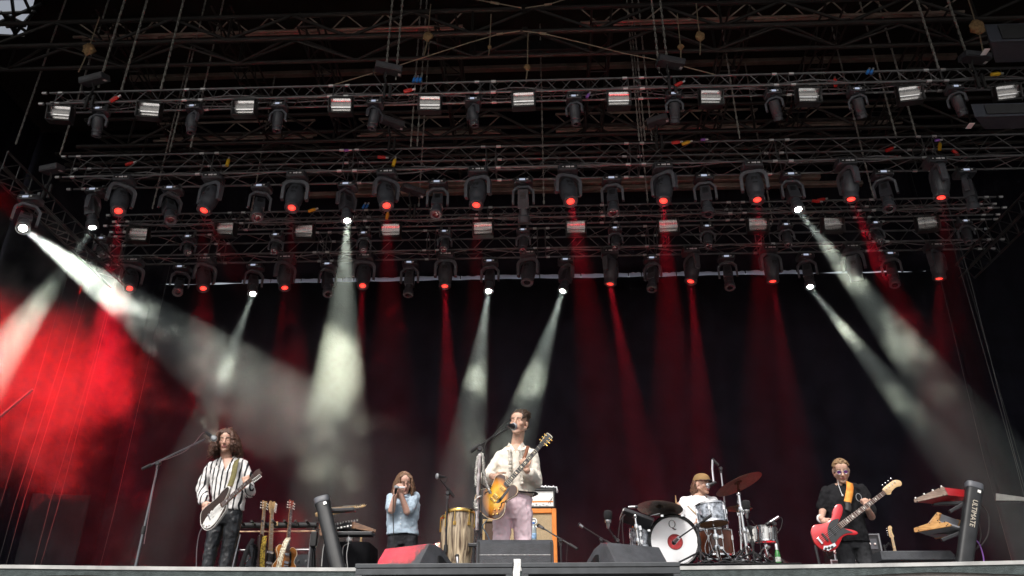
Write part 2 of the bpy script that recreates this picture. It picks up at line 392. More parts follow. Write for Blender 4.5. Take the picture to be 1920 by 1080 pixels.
# ------------------------------------------------------------------ fixture prototypes (meshes shared by the copies)
def mesh_base(w, d, h):
    mb = MB(); out = [(-w / 2, -d * .36), (-w * .42, -d / 2), (w * .42, -d / 2), (w / 2, -d * .36), (w / 2, d * .36), (w * .42, d / 2), (-w * .42, d / 2), (-w / 2, d * .36)]
    mb.prism(out, h, Matrix.Translation((0, 0, -h)), 0, 0, .012)
    mb.box((-w * .3, 0, .06), (.05, .04, .12), None, 1); mb.box((w * .3, 0, .06), (.05, .04, .12), None, 1)
    mb.lathe([(w * .22, -h - .02), (w * .22, -h)], None, 16, 0)
    return mb.mesh('base', [M_['plastic'], M_['truss']])
def mesh_yoke(w, top, piv, th, dp, chamfer, round_):
    """arch: outer half width w/2, from z=-top to pivot z=-piv"""
    mb = MB(); W = w / 2; zb = -piv - .06
    def arch(wd, zt, ch):
        pts = [(-wd, zb)]
        n = 6 if round_ else 1
        if round_:
            for i in range(n + 1):
                a = math.pi - math.pi / 2 * i / n; pts.append((-wd + ch + ch * math.cos(a), zt - ch + ch * math.sin(a)))
            for i in range(n + 1):
                a = math.pi / 2 - math.pi / 2 * i / n; pts.append((wd - ch + ch * math.cos(a), zt - ch + ch * math.sin(a)))
        else:
            pts += [(-wd, zt - ch * 1.1), (-wd + ch, zt), (wd - ch, zt), (wd, zt - ch * 1.1)]
        pts.append((wd, zb)); return pts
    o = arch(W, -top, chamfer); i = arch(W - th, -top - th * 1.1, chamfer * .75); n = len(o)
    dpt = lambda z: dp * (.75 + .25 * max(0, min(1, (z - zb) / (piv - top + .06))))
    vs = [(x, -dpt(z) / 2, z) for x, z in o] + [(x, -dpt(z) / 2, z) for x, z in i] + [(x, dpt(z) / 2, z) for x, z in o] + [(x, dpt(z) / 2, z) for x, z in i]
    fs = []
    for k in range(n - 1):
        fs += [(k, k + 1, n + k + 1, n + k), (2 * n + k + 1, 2 * n + k, 3 * n + k, 3 * n + k + 1), (k + 1, k, 2 * n + k, 2 * n + k + 1), (n + k, n + k + 1, 3 * n + k + 1, 3 * n + k)]
    fs += [(0, n, 3 * n, 2 * n), (n - 1, 3 * n - 1, 4 * n - 1, 2 * n - 1)]
    mb.add(vs, fs)
    return mb.mesh('yoke', M_['plastic2'], smooth=50)
XM = Matrix.Rotation(math.pi, 4, 'X')     # lathe z then points down (-z)
def mesh_big_body():
    mb = MB(); mb.lathe([(.09, -.30), (.145, -.28), (.172, -.16), (.178, -.02), (.168, .12), (.146, .20), (.142, .24), (.150, .27), (.150, .33), (.136, .345), (.122, .33), (.116, .30)], XM, 24)
    mb.box((0, -.158, .12), (.12, .03, .08), None, 1)
    mb.box((0, -.176, -.0), (.09, .012, .012), None, 1)
    for a in range(24): pass
    return mb.mesh('body', [M_['plastic'], M_['black']], smooth=35)
def mesh_prof_body():
    mb = MB(); mb.box((0, 0, .10), (.23, .21, .28), None, 0, .85); mb.box((0, 0, -.09), (.225, .21, .12), None, 0, .98)
    mb.lathe([(.088, .14), (.098, .18), (.100, .28), (.122, .31), (.130, .43), (.120, .445), (.106, .43), (.10, .41)], XM, 20)
    for k in range(5): mb.box((0, -.108, .18 - .03 * k), (.12, .006, .008), None, 1)
    return mb.mesh('body', [M_['plastic'], M_['black']], smooth=30)
def mesh_small_body():
    mb = MB(); mb.lathe([(.05, -.12), (.095, -.11), (.105, 0), (.1, .10), (.088, .14), (.096, .15), (.098, .19), (.084, .20), (.090, .23), (.090, .27), (.078, .278), (.072, .265), (.065, .25)], XM, 18)
    return mb.mesh('body', [M_['plastic'], M_['black']], smooth=30)
def mesh_lens(r, z): return MB().lathe([(r, z - .02), (r, z), (r * .7, z + .012), (r * .3, z + .018)], XM, 18)
def rim_mesh(r, z): return MB().lathe([(r * 1.02, z), (r * 1.14, z), (r * 1.14, z + .012), (r * 1.02, z + .012)], XM, 20).mesh('lens_rim', M_['plastic2'])
def clampmesh(): pass
dispm = {}
def mesh_display(w, h, d, y, z, lit, marks):
    mb = MB(); mb.box((0, y, z), (w, .004, h), None, 0)
    if marks:
        mb.box((-w * .32, y - .004, z), (w * .12, .003, h * .2), None, 1); mb.box((-w * .02, y - .004, z), (w * .24, .003, h * .38), None, 1)
        mb.box((w * .33, y - .004, z), (w * .2, .003, h * .42), None, 1)
        mb.lathe([(h * .28, 0), (h * .28, .003)], frame((w * .11, y - .003, z), (0, -1, 0)), 10, 1)
    else:
        mb.box((-w * .05, y - .004, z), (w * .36, .003, h * .74), None, 2)
        mb.box((w * .26, y - .004, z + h * .1), (w * .12, .003, h * .5), None, 1); mb.box((-w * .33, y - .004, z), (w * .1, .003, h * .2), None, 1)
    return mb.mesh('display', [M_['black'], M_['mark'], M_['lcd']])
PROTO = {
    'big': dict(base=mesh_base(.40, .34, .13), yoke=mesh_yoke(.55, .17, .56, .062, .14, .16, True), body=mesh_big_body(), piv=.56, reach=.33, lr=.112, lz=.312, disp=mesh_display(.30, .075, 0, -.173, -.066, 0, True)),
    'prof': dict(base=mesh_base(.40, .30, .11), yoke=mesh_yoke(.47, .15, .50, .045, .11, .11, False), body=mesh_prof_body(), piv=.50, reach=.44, lr=.098, lz=.425, disp=mesh_display(.34, .06, 0, -.153, -.056, 0, False)),
    'small': dict(base=mesh_base(.31, .24, .10), yoke=mesh_yoke(.345, .13, .33, .036, .08, .09, False), body=mesh_small_body(), piv=.33, reach=.27, lr=.064, lz=.258, disp=mesh_display(.24, .055, 0, -.123, -.05, 0, False)),
}
for k, p in PROTO.items():
    p['lens'] = {c: mesh_lens(p['lr'], p['lz']).mesh('lens', m) for c, m in (('off', M_['lens']), ('red', M_['red_led']), ('white', M_['white_led']))}
    p['rim'] = rim_mesh(p['lr'], p['lz'])
def moving_head(kind, bx, Y, ztop, lx, ly, lit, name, label, group):
    p = PROTO[kind]; b = Vector((bx, Y, ztop))
    t = thing(name, label, 'moving light', b, group)
    place('base', p['base'], t, Matrix.Identity(4)); dsp = place('display', p['disp'], t, Matrix.Identity(4))
    P = b + Vector((0, 0, -p['piv'])); d = ray(lx, ly).normalized(); oc = CAM - P; bb = oc.dot(d); cc = oc.dot(oc) - p['reach'] ** 2; disc = bb * bb - cc
    L = CAM + d * (-bb - math.sqrt(max(0, disc)))
    v = (L - P).normalized()
    pan = math.atan2(v.x, -v.y); h = math.hypot(v.x, v.y)
    if pan > R(75): pan -= math.pi; h = -h
    if pan < R(-75): pan += math.pi; h = -h
    tl_ = math.atan2(h, -v.z)
    Ry = Matrix.Rotation(pan, 4, 'Z'); place('yoke', p['yoke'], t, Ry)
    body = place('body', p['body'], t, Matrix.Translation((0, 0, -p['piv'])) @ Ry @ Matrix.Rotation(-tl_, 4, 'X'))
    place('lens', p['lens'][lit], body, Matrix.Identity(4)); place('lens_rim', p['rim'], body, Matrix.Identity(4))
    return P + v * (p['lz'] + .035), v
LAMPS = {}
def ordn(i): return ORD[i] if i < 12 else f'{i + 1}th'
def row(kind, Y, z, rows, name, fmt, group, yref):
    for i, (bx, lx, ly, lit) in enumerate(rows):
        X = at(bx, yref(bx), Y).x
        LAMPS[(kind, round(Y, 2), i)] = (*moving_head(kind, X, Y, z, lx, ly, lit, name, fmt.format(n=ordn(i), lit={'off': 'unlit', 'red': 'glowing red', 'white': 'throwing a white beam'}[lit]), group), lit)
zc = -.03
big2 = [(240, 222, 396, 'red'), (404, 382, 395, 'red'), (560, 547, 390, 'red'), (727, 725, 386, 'red'), (897, 893, 385, 'red'), (1064, 1070, 378, 'red'), (1242, 1244, 377, 'red'), (1410, 1420, 375, 'red'), (1586, 1596, 374, 'red'), (1755, 1765, 371, 'red')]
row('big', L2['Y'], L2['zb'] - .08, big2, 'moving_head', 'large moving head {lit} on the tall truss, {n} from the left', 'large moving heads on the tall truss', lambda x: 318)
prof2 = [(186, 173, 427, 'white'), (328, 320, 413, 'off'), (493, 482, 408, 'off'), (653, 651, 414, 'white'), (822, 817, 403, 'off'), (981, 983, 430, 'off'), (1147, 1150, 400, 'off'), (1320, 1328, 402, 'off'), (1483, 1497, 393, 'white'), (1657, 1668, 392, 'off'), (1813, 1826, 395, 'off')]
row('prof', L2['Y'] + L2['d'], L2['zb'] - .05, prof2, 'profile_light', 'angular profile light {lit} behind the tall truss, {n} from the left', 'profile lights on the tall truss', lambda x: 344)
big4 = [(258, 243, 541, 'red'), (392, 381, 541, 'red'), (540, 534, 540, 'red'), (686, 680, 536, 'red'), (837, 834, 537, 'red'), (990, 988, 530, 'off'), (1143, 1144, 533, 'red'), (1294, 1295, 528, 'red'), (1441, 1449, 528, 'red'), (1595, 1607, 527, 'red'), (1752, 1761, 523, 'red')]
row('big', L4['Y'], L4['zb'] - .13, big4, 'moving_head', 'large moving head {lit} on the rearmost truss, {n} from the left', 'large moving heads on the rearmost truss', lambda x: 472)
prof4 = [(345, 333, 548, 'off'), (481, 474, 551, 'white'), (618, 615, 552, 'off'), (770, 765, 554, 'off'), (919, 916, 546, 'white'), (1061, 1055, 546, 'white'), (1222, 1222, 543, 'off'), (1362, 1369, 540, 'off'), (1511, 1519, 538, 'white'), (1669, 1678, 535, 'off')]
row('prof', L4['Y'] + L4['d'], L4['zb'] - .10, prof4, 'profile_light', 'angular profile light {lit} above the pale cloth strip, {n} from the left', 'profile lights on the rearmost truss', lambda x: 492)
sm1 = [(191, 180, 256), (365, 358, 249), (524, 519, 246), (703, 697, 241), (887, 890, 236), (1077, 1080, 233), (1265, 1266, 231), (1454, 1461, 228), (1612, 1618, 225), (1800, 1807, 218)]
row('small', L1['Y'] + .14, L1['zb'] - .07, [(a, b, c, 'off') for a, b, c in sm1], 'wash_light', 'small unlit moving wash light on the nearest truss, {n} from the left', 'small wash lights on the nearest truss', lambda x: 205)
sm3 = [(201, 195, 478), (360, 352, 474), (522, 514, 472), (685, 681, 470), (835, 832, 468), (981, 980, 470), (1153, 1155, 465), (1325, 1329, 462), (1473, 1479, 460), (1641, 1651, 452), (1810, 1817, 455)]
row('small', L3['Y'] + .2, L3['zb'] - .22, [(a, b, c, 'off') for a, b, c in sm3], 'wash_light', 'small unlit moving wash light on the slim truss, {n} from the left', 'small wash lights on the slim truss', lambda x: 430)
# side fixture at the far left that throws the brightest beam
LAMPS['side'] = (*moving_head('prof', at(52, 395, 12.6).x, 12.6, at(52, 372, 12.6).z, 43, 428, 'white', 'profile_light', 'angular profile moving light throwing the brightest beam through red smoke, outermost on the left', 'side lights'), 'white')
# floodlights: open metal trough with a mirror reflector, facing the crowd
def flood_meshes():
    w, h, d = .40, .27, .20
    hs_ = MB().box((0, .02, 0), (w + .06, d * .6, h + .05)).box((0, -.09, h / 2 + .018), (w + .06, .14, .012)).box((0, -.09, -h / 2 - .018), (w + .06, .10, .012))
    for s in (-1, 1): hs_.box((s * (w / 2 + .024), -.09, 0), (.012, .14, h + .03))
    hs_.tube([(-w / 2 - .04, 0, 0), (-w / 2 - .04, 0, h / 2 + .12), (w / 2 + .04, 0, h / 2 + .12), (w / 2 + .04, 0, 0)], .012, 6)
    rf = MB(); n = 14; vs = []
    for i in range(n + 1):
        q = i / n; z = -h / 2 + h * q; y = -.145 + .105 * (1 - (2 * q - 1) ** 2) ** .7
        vs += [(-w / 2, y, z), (w / 2, y, z)]
    rf.add(vs, [(2 * i, 2 * i + 1, 2 * i + 3, 2 * i + 2) for i in range(n)])
    tb = MB().tube([(-w / 2, -.085, .01), (w / 2, -.085, .01)], .008, 8)
    wr = MB()
    for k in (1, 4): wr.tube([(-w / 2 + w * (k + .5) / 6, -.155, -.02), (-w / 2 + w * (k + .5) / 6, -.155, h / 2 + .01)], .002, 4)
    wr.tube([(-w / 2, -.155, -.02), (w / 2, -.155, -.02)], .0025, 4)
    return dict(housing=hs_.mesh('housing', M_['black'], smooth=0), reflector=rf.mesh('reflector', M_['mirror'], smooth=180), tube=tb.mesh('lamp_tube', M_['mark']), guard=wr.mesh('wire_guard', M_['steel']))
FM = flood_meshes()
def flood_row(Y, pts, scale, fmt, group, tilt):
    for i, (px, py) in enumerate(pts):
        t = thing('floodlight', fmt.format(n=ordn(i)), 'floodlight', at(px, py, Y), group)
        tw = R(9 if px < 300 else (-9 if px > 1650 else random.uniform(-3, 3)))
        Mx = Matrix.Rotation(tw, 4, 'Z') @ Matrix.Rotation(tilt, 4, 'X') @ Matrix.Scale(scale, 4)
        for k in FM: place(k if k != 'tube' else 'lamp_tube', FM[k], t, Mx)
fl1 = [(115, 217), (281, 211), (460, 207), (640, 203), (806, 199), (982, 192), (1160, 191), (1332, 188), (1514, 184), (1705, 181), (1887, 179)]
fl3 = [(260, 443), (424, 433), (571, 438), (733, 435), (906, 432), (1080, 430), (1253, 428), (1420, 425), (1560, 424), (1738, 422)]
flood_row(11.84, fl1, .95, 'open floodlight with mirror trough on the nearest truss, {n} from the left', 'floodlights on the nearest truss', R(12))
flood_row(15.3, fl3, 1.0, 'open floodlight with mirror trough on the slim truss, {n} from the left', 'floodlights on the slim truss', R(10))
# ------------------------------------------------------------------ roof steelwork and rigging
def girder(name, lab, Y, yt, yb, depth, px0, px1, period, m, cr, lr, cat='girder', group='roof girders'):
    zt, zb = at(960, yt, Y).z, at(960, yb, Y).z; x0, x1 = at(px0, yb, Y).x, at(px1, yb, Y).x
    t = thing(name, lab, cat, ((x0 + x1) / 2, Y, zb), group)
    for y in ((Y, Y + depth) if depth else (Y,)):
        for z in (zb, zt): MB().tube([(x0, y, z), (x1, y, z)], cr, 8).build('chord', M_[m], t)
    mb = MB(); n = round((x1 - x0) / period)
    for i in range(n):
        a = x0 + period * i; b = a + period; c = (a + b) / 2
        for y in ((Y, Y + depth) if depth else (Y,)):
            mb.tube([(a, y, zt), (c, y, zb)], lr, 6); mb.tube([(c, y, zb), (b, y, zt)], lr, 6)
            if i % 2 == 0: mb.tube([(c, y, zb), (c, y, zt)], lr * .8, 6)
        if depth:
            mb.tube([(a, Y, zb), (c, Y + depth, zb)], lr * .8, 6); mb.tube([(c, Y + depth, zb), (b, Y, zb)], lr * .8, 6)
    mb.build('lattice', M_[m], t)
    return t
girder('roof_girder', 'large dark roof girder of wide diagonals, nearest the roof edge', 12.5, 17, 60, .7, -120, 2040, 2.6, 'roofsteel', .05, .035)
girder('roof_girder', 'large dark roof girder lower down behind the nearest lighting truss', 15.9, 205, 256, .7, 150, 2000, 2.6, 'roofsteel', .05, .035)
girder('roof_girder', 'dark roof girder farthest back under the canopy', 18.0, 268, 300, .5, 100, 1950, 2.2, 'roofsteel', .04, .03)
def tri_truss(lab, Y, ys, px0, px1, period):
    zs = [at(960, y, Y).z for y in ys]; x0, x1 = at(px0, ys[1], Y).x, at(px1, ys[1], Y).x
    t = thing('roof_truss', lab, 'roof truss', ((x0 + x1) / 2, Y, zs[1]), 'bare aluminium roof trusses')
    dy = (0, .3, 0)
    for z, d in zip(zs, dy): MB().tube([(x0, Y + d, z), (x1, Y + d, z)], .035, 8).build('chord', M_['bronze'], t)
    for (a_, b_) in ((0, 1), (1, 2)):
        mb = MB(); n = round((x1 - x0) / period)
        for i in range(n):
            a = x0 + (x1 - x0) * i / n; b = x0 + (x1 - x0) * (i + 1) / n; c = (a + b) / 2
            mb.tube([(a, Y + dy[a_], zs[a_]), (c, Y + dy[b_], zs[b_])], .018, 5); mb.tube([(c, Y + dy[b_], zs[b_]), (b, Y + dy[a_], zs[a_])], .018, 5)
        mb.build('lattice', M_['bronze'], t)
tri_truss('warm-light tinted aluminium roof truss behind the front girder, left of the gable ropes', 13.6, (19, 33, 46), 150, 868, .95)
tri_truss('warm-light tinted aluminium roof truss behind the front girder, right of the gable ropes', 13.6, (19, 33, 46), 1088, 1812, .95)
tri_truss('warm-light tinted aluminium roof truss showing under the nearest lighting truss, outer left', 16.8, (216, 231, 248), 296, 590, .95)
tri_truss('warm-light tinted aluminium roof truss showing under the nearest lighting truss, left of centre', 16.8, (216, 231, 248), 672, 938, .95)
tri_truss('warm-light tinted aluminium roof truss showing under the nearest lighting truss, right of centre', 16.8, (216, 231, 248), 1042, 1425, .95)
tri_truss('warm-light tinted aluminium roof truss showing under the nearest lighting truss, outer right', 16.8, (216, 231, 248), 1468, 1692, .95)
for i, (y, Y, p0, p1, lab) in enumerate([(128, 17.2, 250, 1800, 'flat roof purlin seen between front girder and nearest lighting truss'), (345, 18.2, 640, 1540, 'upper of two pale purlins behind the tall truss row'), (358, 18.3, 560, 1620, 'lower of two pale purlins behind the tall truss row'), (90, 14.6, 880, 1110, 'short dark box beam under the roof gable')]):
    z = at(960, y, Y).z; a, b = at(p0, y, Y).x, at(p1, y, Y).x
    o = MB().box(((a + b) / 2, Y, z), (b - a, .16, .12 if i < 3 else .3)).build('roof_purlin', M_['bronze'] if i < 3 else M_['black'], None, 0, .01); tag(o, lab, 'purlin')
def rafter(px, py, lab, Yn=12.6, Yf=18.6, w=.42, Yr=13.0):
    p = at(px, py, Yr); X, Z = p.x, p.z; t = thing('roof_rafter', lab, 'rafter', (X, Yn, Z), 'lattice rafters running back under the roof')
    for dx in (-w / 2, w / 2):
        for dz in (0, w): MB().tube([(X + dx, Yn, Z + dz), (X + dx, Yf, Z + dz)], .026, 6).build('chord', M_['roofsteel'], t)
    mb = MB(); n = 12
    for i in range(n):
        a = Yn + (Yf - Yn) * i / n; b = Yn + (Yf - Yn) * (i + 1) / n
        s = -1 if i % 2 else 1
        mb.tube([(X - w / 2 * s, a, Z), (X + w / 2 * s, b, Z)], .014, 5)
        for dx in (-w / 2, w / 2): mb.tube([(X + dx, a, Z + (w if i % 2 else 0)), (X + dx, b, Z + (0 if i % 2 else w))], .014, 5)
        if i % 3 == 0: mb.tube([(X - w / 2, a, Z), (X + w / 2, a, Z)], .016, 5)
    mb.build('lattice', M_['roofsteel'], t)
for i, (px, py) in enumerate([(420, 62), (585, 75), (838, 75), (1128, 68), (1385, 66), (1562, 62), (1760, 60), (205, 70)]):
    rafter(px, py, f'lattice rafter running back under the canopy, {ORD[(1, 2, 3, 4, 5, 6, 7, 0)[i]]} from the left')
# ridge of steel round the open roof corner
def bars(name, lab, segs, r, m, cat):
    t = thing(name, lab, cat, segs[0][0])
    for a, b in segs: MB().tube([a, b], r, 6).build('bar', M_[m], t)
cz = CZ - .12
sg = [((-20, 50), (80, 6)), ((-5, 25), (70, 22)), ((0, 22), (50, 60)), ((5, 24), (30, 66)), ((5, 25), (44, 44)), ((22, -4), (30, 66)), ((44, -6), (58, 24)), ((12, 50), (48, 48)), ((26, 66), (60, 26)), ((-25, 24), (-6, 64))]
bars('corner_steelwork', 'black crossed steel bars against bright sky in the open roof corner', [(atz(*a, cz), atz(*b, cz)) for a, b in sg], .045, 'black', 'steelwork')
# chains
def link_chain(top, bot, s=.075, r=.012):
    mb = MB(); top = Vector(top); bot = Vector(bot); n = int((top - bot).length / s)
    d = (bot - top).normalized(); a = Vector((1, 0, 0)); b = d.cross(a)
    for i in range(n):
        c = top + d * s * (i + .5); u = a if i % 2 else b; v = b if i % 2 else a
        h = s * .62
        vs = [c - d * h, c - d * h * .5 + u * r * 1.5, c + d * h * .5 + u * r * 1.5, c + d * h, c + d * h * .5 - u * r * 1.5, c - d * h * .5 - u * r * 1.5]
        vv = [p + v * r * .6 for p in vs] + [p - v * r * .6 for p in vs]
        mb.add(vv, [(0, 1, 2, 3, 4, 5), (11, 10, 9, 8, 7, 6)] + [(k, k + 6, (k + 1) % 6 + 6, (k + 1) % 6) for k in range(6)])
    return mb
CH = [(183, 168, 12.15, 'nearest'), (227, 172, 12.15, 'nearest'), (301, 170, 12.15, 'nearest'), (722, 150, 12.15, 'nearest'), (742, 150, 12.15, 'nearest'), (1237, 142, 12.15, 'nearest'), (1254, 142, 12.15, 'nearest'), (1762, 135, 12.15, 'nearest'), (1823, 134, 12.15, 'nearest'),
      (112, 292, 13.7, 'tall'), (28, 275, 13.7, 'tall'), (318, 285, 13.7, 'tall'), (356, 283, 13.7, 'tall'), (770, 276, 13.7, 'tall'), (782, 276, 13.7, 'tall'), (1199, 268, 13.7, 'tall'), (1210, 268, 13.7, 'tall'), (1223, 268, 13.7, 'tall'), (1388, 266, 13.7, 'tall'), (1682, 262, 13.7, 'tall'), (1720, 262, 13.7, 'tall'),
      (285, 395, 15.6, 'slim'), (785, 390, 15.6, 'slim'), (1020, 388, 15.6, 'slim'), (1215, 386, 15.6, 'slim'), (1640, 380, 15.6, 'slim'), (465, 432, 17.2, 'rearmost'), (1450, 426, 17.2, 'rearmost')]
cnt = {}
for px, py, Y, nm in CH:
    cnt[nm] = cnt.get(nm, 0) + 1
    p = at(px, py, Y); top = (p.x, p.y, CZ - .1)
    o = link_chain(top, p, .085 if Y < 13 else .1, .016 if Y < 13 else .014).build('hoist_chain', M_['chain'], None, 0)
    tag(o, f'pale steel hoist chain rising from the {nm} truss, {ORD[cnt[nm] - 1]} of its chains from the left', 'chain', 'hoist chains')
# flat tilting strobe panels on arms above the trusses
def strobe(px, py, Y, rx, rz, lab, w=.52, zt=None):
    p = at(px, py, Y); t = thing('strobe_panel', lab, 'strobe light', p, 'strobe panels over the trusses')
    Mx = Matrix.Translation(p) @ Euler((R(rx), R(rz * .4), R(rz))).to_matrix().to_4x4()
    MB().box((0, 0, 0), (w, .26, .13), Mx).box((0, -.135, .0), (w * .96, .02, .09), Mx).build('housing', M_['plastic'], t, 0, .012)
    MB().box((w * .42, .02, -.068), (.05, .08, .006), Mx, 0).build('label_plate', M_['mark'], t, 0)
    b = MB().tube([Mx @ Vector((-.05, 0, -.06)), Mx @ Vector((-.05, .03, -.16)), Vector((p.x - .03, p.y + .05, zt or p.z - .38))], .022, 6); b.build('arm', M_['black'], t)
    MB().tube([Mx @ Vector((-w * .5, 0, 0)), Mx @ Vector((-w * .56, 0, -.14)), p + Vector((-.12, .05, -.36)), p + Vector((-.02, .06, -.42))], .010, 6).build('cable', M_['rubber'], t)
    for q in (-.06, .05): MB().box((p.x + q, p.y + .06, p.z - .52), (.05, .06, .34)).build('strap', M_['rubber'], t, 0, .01)
strobe(177, 149, 11.9, 20, -12, 'black strobe panel tilted over the left end of the nearest truss')
strobe(729, 129, 11.9, 14, 14, 'black strobe panel over the nearest truss beside the twin chains, left of centre')
strobe(1257, 117, 11.9, 12, 12, 'black strobe panel over the nearest truss beside the twin chains, right of centre')
strobe(1828, 108, 11.9, 12, 8, 'black strobe panel over the nearest truss next to the hanging speaker box')
strobe(737, 230, 13.4, 16, 22, 'black strobe panel over the tall truss, left of centre', .48)
strobe(1233, 226, 13.4, 12, -18, 'black strobe panel over the tall truss, right of centre', .44)
strobe(98, 317, 13.4, 15, -10, 'black strobe panel hanging off the left end of the tall truss', .42)
strobe(775, 357, 15.2, 10, 24, 'black strobe panel above the slim truss behind the red lensed row', .55)
# hanging speaker boxes at the right
def hung_box(pts, Y, lab, h, d):
    a = at(*pts[0], Y); b = at(*pts[1], Y); t = thing('speaker_box', lab, 'speaker', a, 'hanging speaker boxes')
    x0, x1, z = a.x, b.x, a.z
    MB().prism([(x0, -d / 2), (x1, -d / 2), (x1, d / 2), (x0 + .36, d / 2)], h, Matrix.Translation((0, a.y + d / 2, z)), 0, 0, .012).build('cabinet', mat('cabinet_paint', (.02, .023, .034), .6, 0, .2, 20, .15, 150), t, 0)
    MB().box(((x0 + x1) / 2 + .1, a.y - .012, z + h / 2), (x1 - x0 - .24, .02, h - .10)).build('grille', M_['black'], t, 0)
    MB().box((x0 + .03, a.y + .25, z - .006), (.10, .16, .008)).build('label_plate', M_['mark'], t, 0)
hung_box([(1857, 78), (2050, 78)], 11.0, 'dark speaker box hanging at the top right corner', .42, .55)
hung_box([(1828, 219), (2050, 219)], 11.8, 'dark speaker box hanging below the one in the top right corner', .30, .38)
# gable ropes
rope = mat('steel_rope', (.34, .28, .2), .5, .4, .2, 30)
gm = at(985, 58, 12.45)
for i, (pts, lab) in enumerate([([(980, 58), (1020, 63), (1090, 80), (1170, 100), (1245, 115), (1352, 143)], 'gable tie rope slanting down to the right from the girder joint'), ([(975, 58), (935, 64), (880, 80), (750, 122), (622, 160)], 'gable tie rope slanting down to the left from the girder joint'), ([(985, 15), (1030, 8), (1065, -3)], 'short tie rope above the girder joint going right'), ([(978, 15), (925, 5), (880, -3)], 'short tie rope above the girder joint going left')]):
    p3 = [at(x, y, 12.3) for x, y in pts]; mb = MB().tube(p3, .011, 6)
    mb.tube([p3[1] * .8 + p3[0] * .2, p3[1] * 1.1 - p3[0] * .1], .028, 6)
    o = mb.build('tie_rope', rope, None); tag(o, lab, 'rope', 'gable tie ropes')
for i, (x, y) in enumerate([(983, 16), (984, 58)]):
    p = at(x, y, 12.42); o = MB().box(p, (.12, .1, .14)).tube([p + Vector((-.12, 0, .02)), p + Vector((.12, 0, .02))], .03, 6).build('joint_plate', M_['roofsteel'], None, 0, .01)
    tag(o, 'bolted steel joint plate where the gable ropes meet, ' + ('upper' if i == 0 else 'lower'), 'joint plate')
# burlap wraps with slings
bur = mat('burlap', (.34, .21, .10), .95, 0, .4, 20, .5, 60)
for i, (x, y, s, lab) in enumerate([(166, 92, 1.0, 'tan burlap wrap on a sling at the left end of the front girder'), (802, 68, .8, 'tan burlap wrap hanging left of the gable ropes'), (989, 126, .5, 'tan burlap wrap over the middle of the nearest truss'), (1312, 68, .8, 'tan burlap wrap hanging right of the gable ropes'), (1832, 50, 1.2, 'tan burlap wrap on the sling near the corner speaker box'), (1276, 88, .5, 'small tan burlap wrap just left of the right hand wrap'), (918, 88, .35, 'small tan burlap wrap on a thin line under the girder')]):
    p = at(x, y, 12.2); t = thing('burlap_wrap', lab, 'burlap', p); mb = MB(); vs = []; n = 9
    for k in range(5):
        for j in range(n):
            a = 2 * math.pi * j / n; rr = (.05, .11, .15, .11, .04)[k] * random.uniform(.7, 1.25) * s
            vs.append(p + Vector((math.cos(a) * rr, math.sin(a) * rr * .6, (.14 - k * .075) * s + random.uniform(-.02, .02) * s)))
    mb.add(vs, [(k * n + j, k * n + (j + 1) % n, (k + 1) * n + (j + 1) % n, (k + 1) * n + j) for k in range(4) for j in range(n)] + [tuple(range(n)), tuple(4 * n + j for j in reversed(range(n)))])
    mb.build('wrap', bur, t, 60)
    MB().tube([p + Vector((0, 0, .12 * s)), p + Vector((.02, 0, .9))], .012, 5).build('sling', rope, t)
    MB().tube([p + Vector((0, 0, -.12 * s)), p + Vector((-.04 * s, 0, -.5 * s)), p + Vector((-.06 * s, 0, -.62 * s))], .014, 5).build('sling', rope, t)
# cable looms lying in the trusses, and coloured connectors
for (L, nm, k) in ((L1, 'nearest', 4), (L2, 'tall', 4), (L3, 'slim', 3), (L4, 'rearmost', 2)):
    for q in range(k):
        pts = []; y0 = L['Y'] + L['d'] * random.uniform(.25, .75); N = 60; ph = random.uniform(0, 6)
        for i in range(N + 1):
            x = L['x0'] + .3 + (L['x1'] - L['x0'] - .6) * i / N
            pts.append((x, y0 + .05 * math.sin(i * .7 + ph), L['zb'] + .05 + .03 * q + .035 * math.sin(i * 1.1 + ph * 2) + random.uniform(-.012, .012)))
        o = MB().tube(pts, .013, 5).build('cable_loom', M_['rubber'] if q % 2 else mat('cable_grey', (.16, .16, .17), .5), None)
        tag(o, f'{"black" if q % 2 else "grey"} power cable lying along the inside of the {nm} truss', 'cable', f'cables along the {nm} truss')
CON = [(214, 186, 11.95, 'redcap', 40), (765, 170, 11.95, 'redcap', 15), (1272, 158, 11.95, 'redcap', 30), (1267, 267, 13.4, 'redcap', 5), (1286, 268, 13.4, 'yellow', 20), (739, 305, 13.4, 'yellow', 80), (1762, 275, 13.7, 'yellow', 75), (1792, 287, 13.7, 'redcap', -60), (1668, 280, 13.7, 'redcap', 25), (1676, 296, 13.7, 'redcap', 10), (1540, 374, 15.4, 'redcap', 10), (1530, 377, 15.4, 'redcap', -10), (716, 295, 13.6, 'redcap', -8), (243, 307, 13.6, 'redcap', 20), (776, 150, 11.9, 'blue', 80), (782, 150, 11.9, 'blue', 80), (788, 150, 11.9, 'blue', 80), (1627, 135, 11.9, 'blue', 60), (1634, 135, 11.9, 'blue', 60), (1566, 155, 12.1, 'redcap', 85), (1867, 139, 11.9, 'yellow', 5), (682, 387, 15.3, 'blue', 70), (688, 387, 15.3, 'blue', 70), (1102, 180, 12.0, 'purple', 60), (700, 195, 12.1, 'purple', 30), (1607, 171, 12.1, 'purple', 20), (650, 282, 13.4, 'purple', 5), (1757, 263, 13.4, 'purple', 5), (1318, 262, 13.4, 'purple', 4), (427, 305, 13.6, 'yellow', 85), (585, 394, 15.2, 'yellow', 20), (726, 405, 15.3, 'yellow', 85)]
NM = {'redcap': 'red', 'yellow': 'yellow', 'blue': 'blue', 'purple': 'purple'}
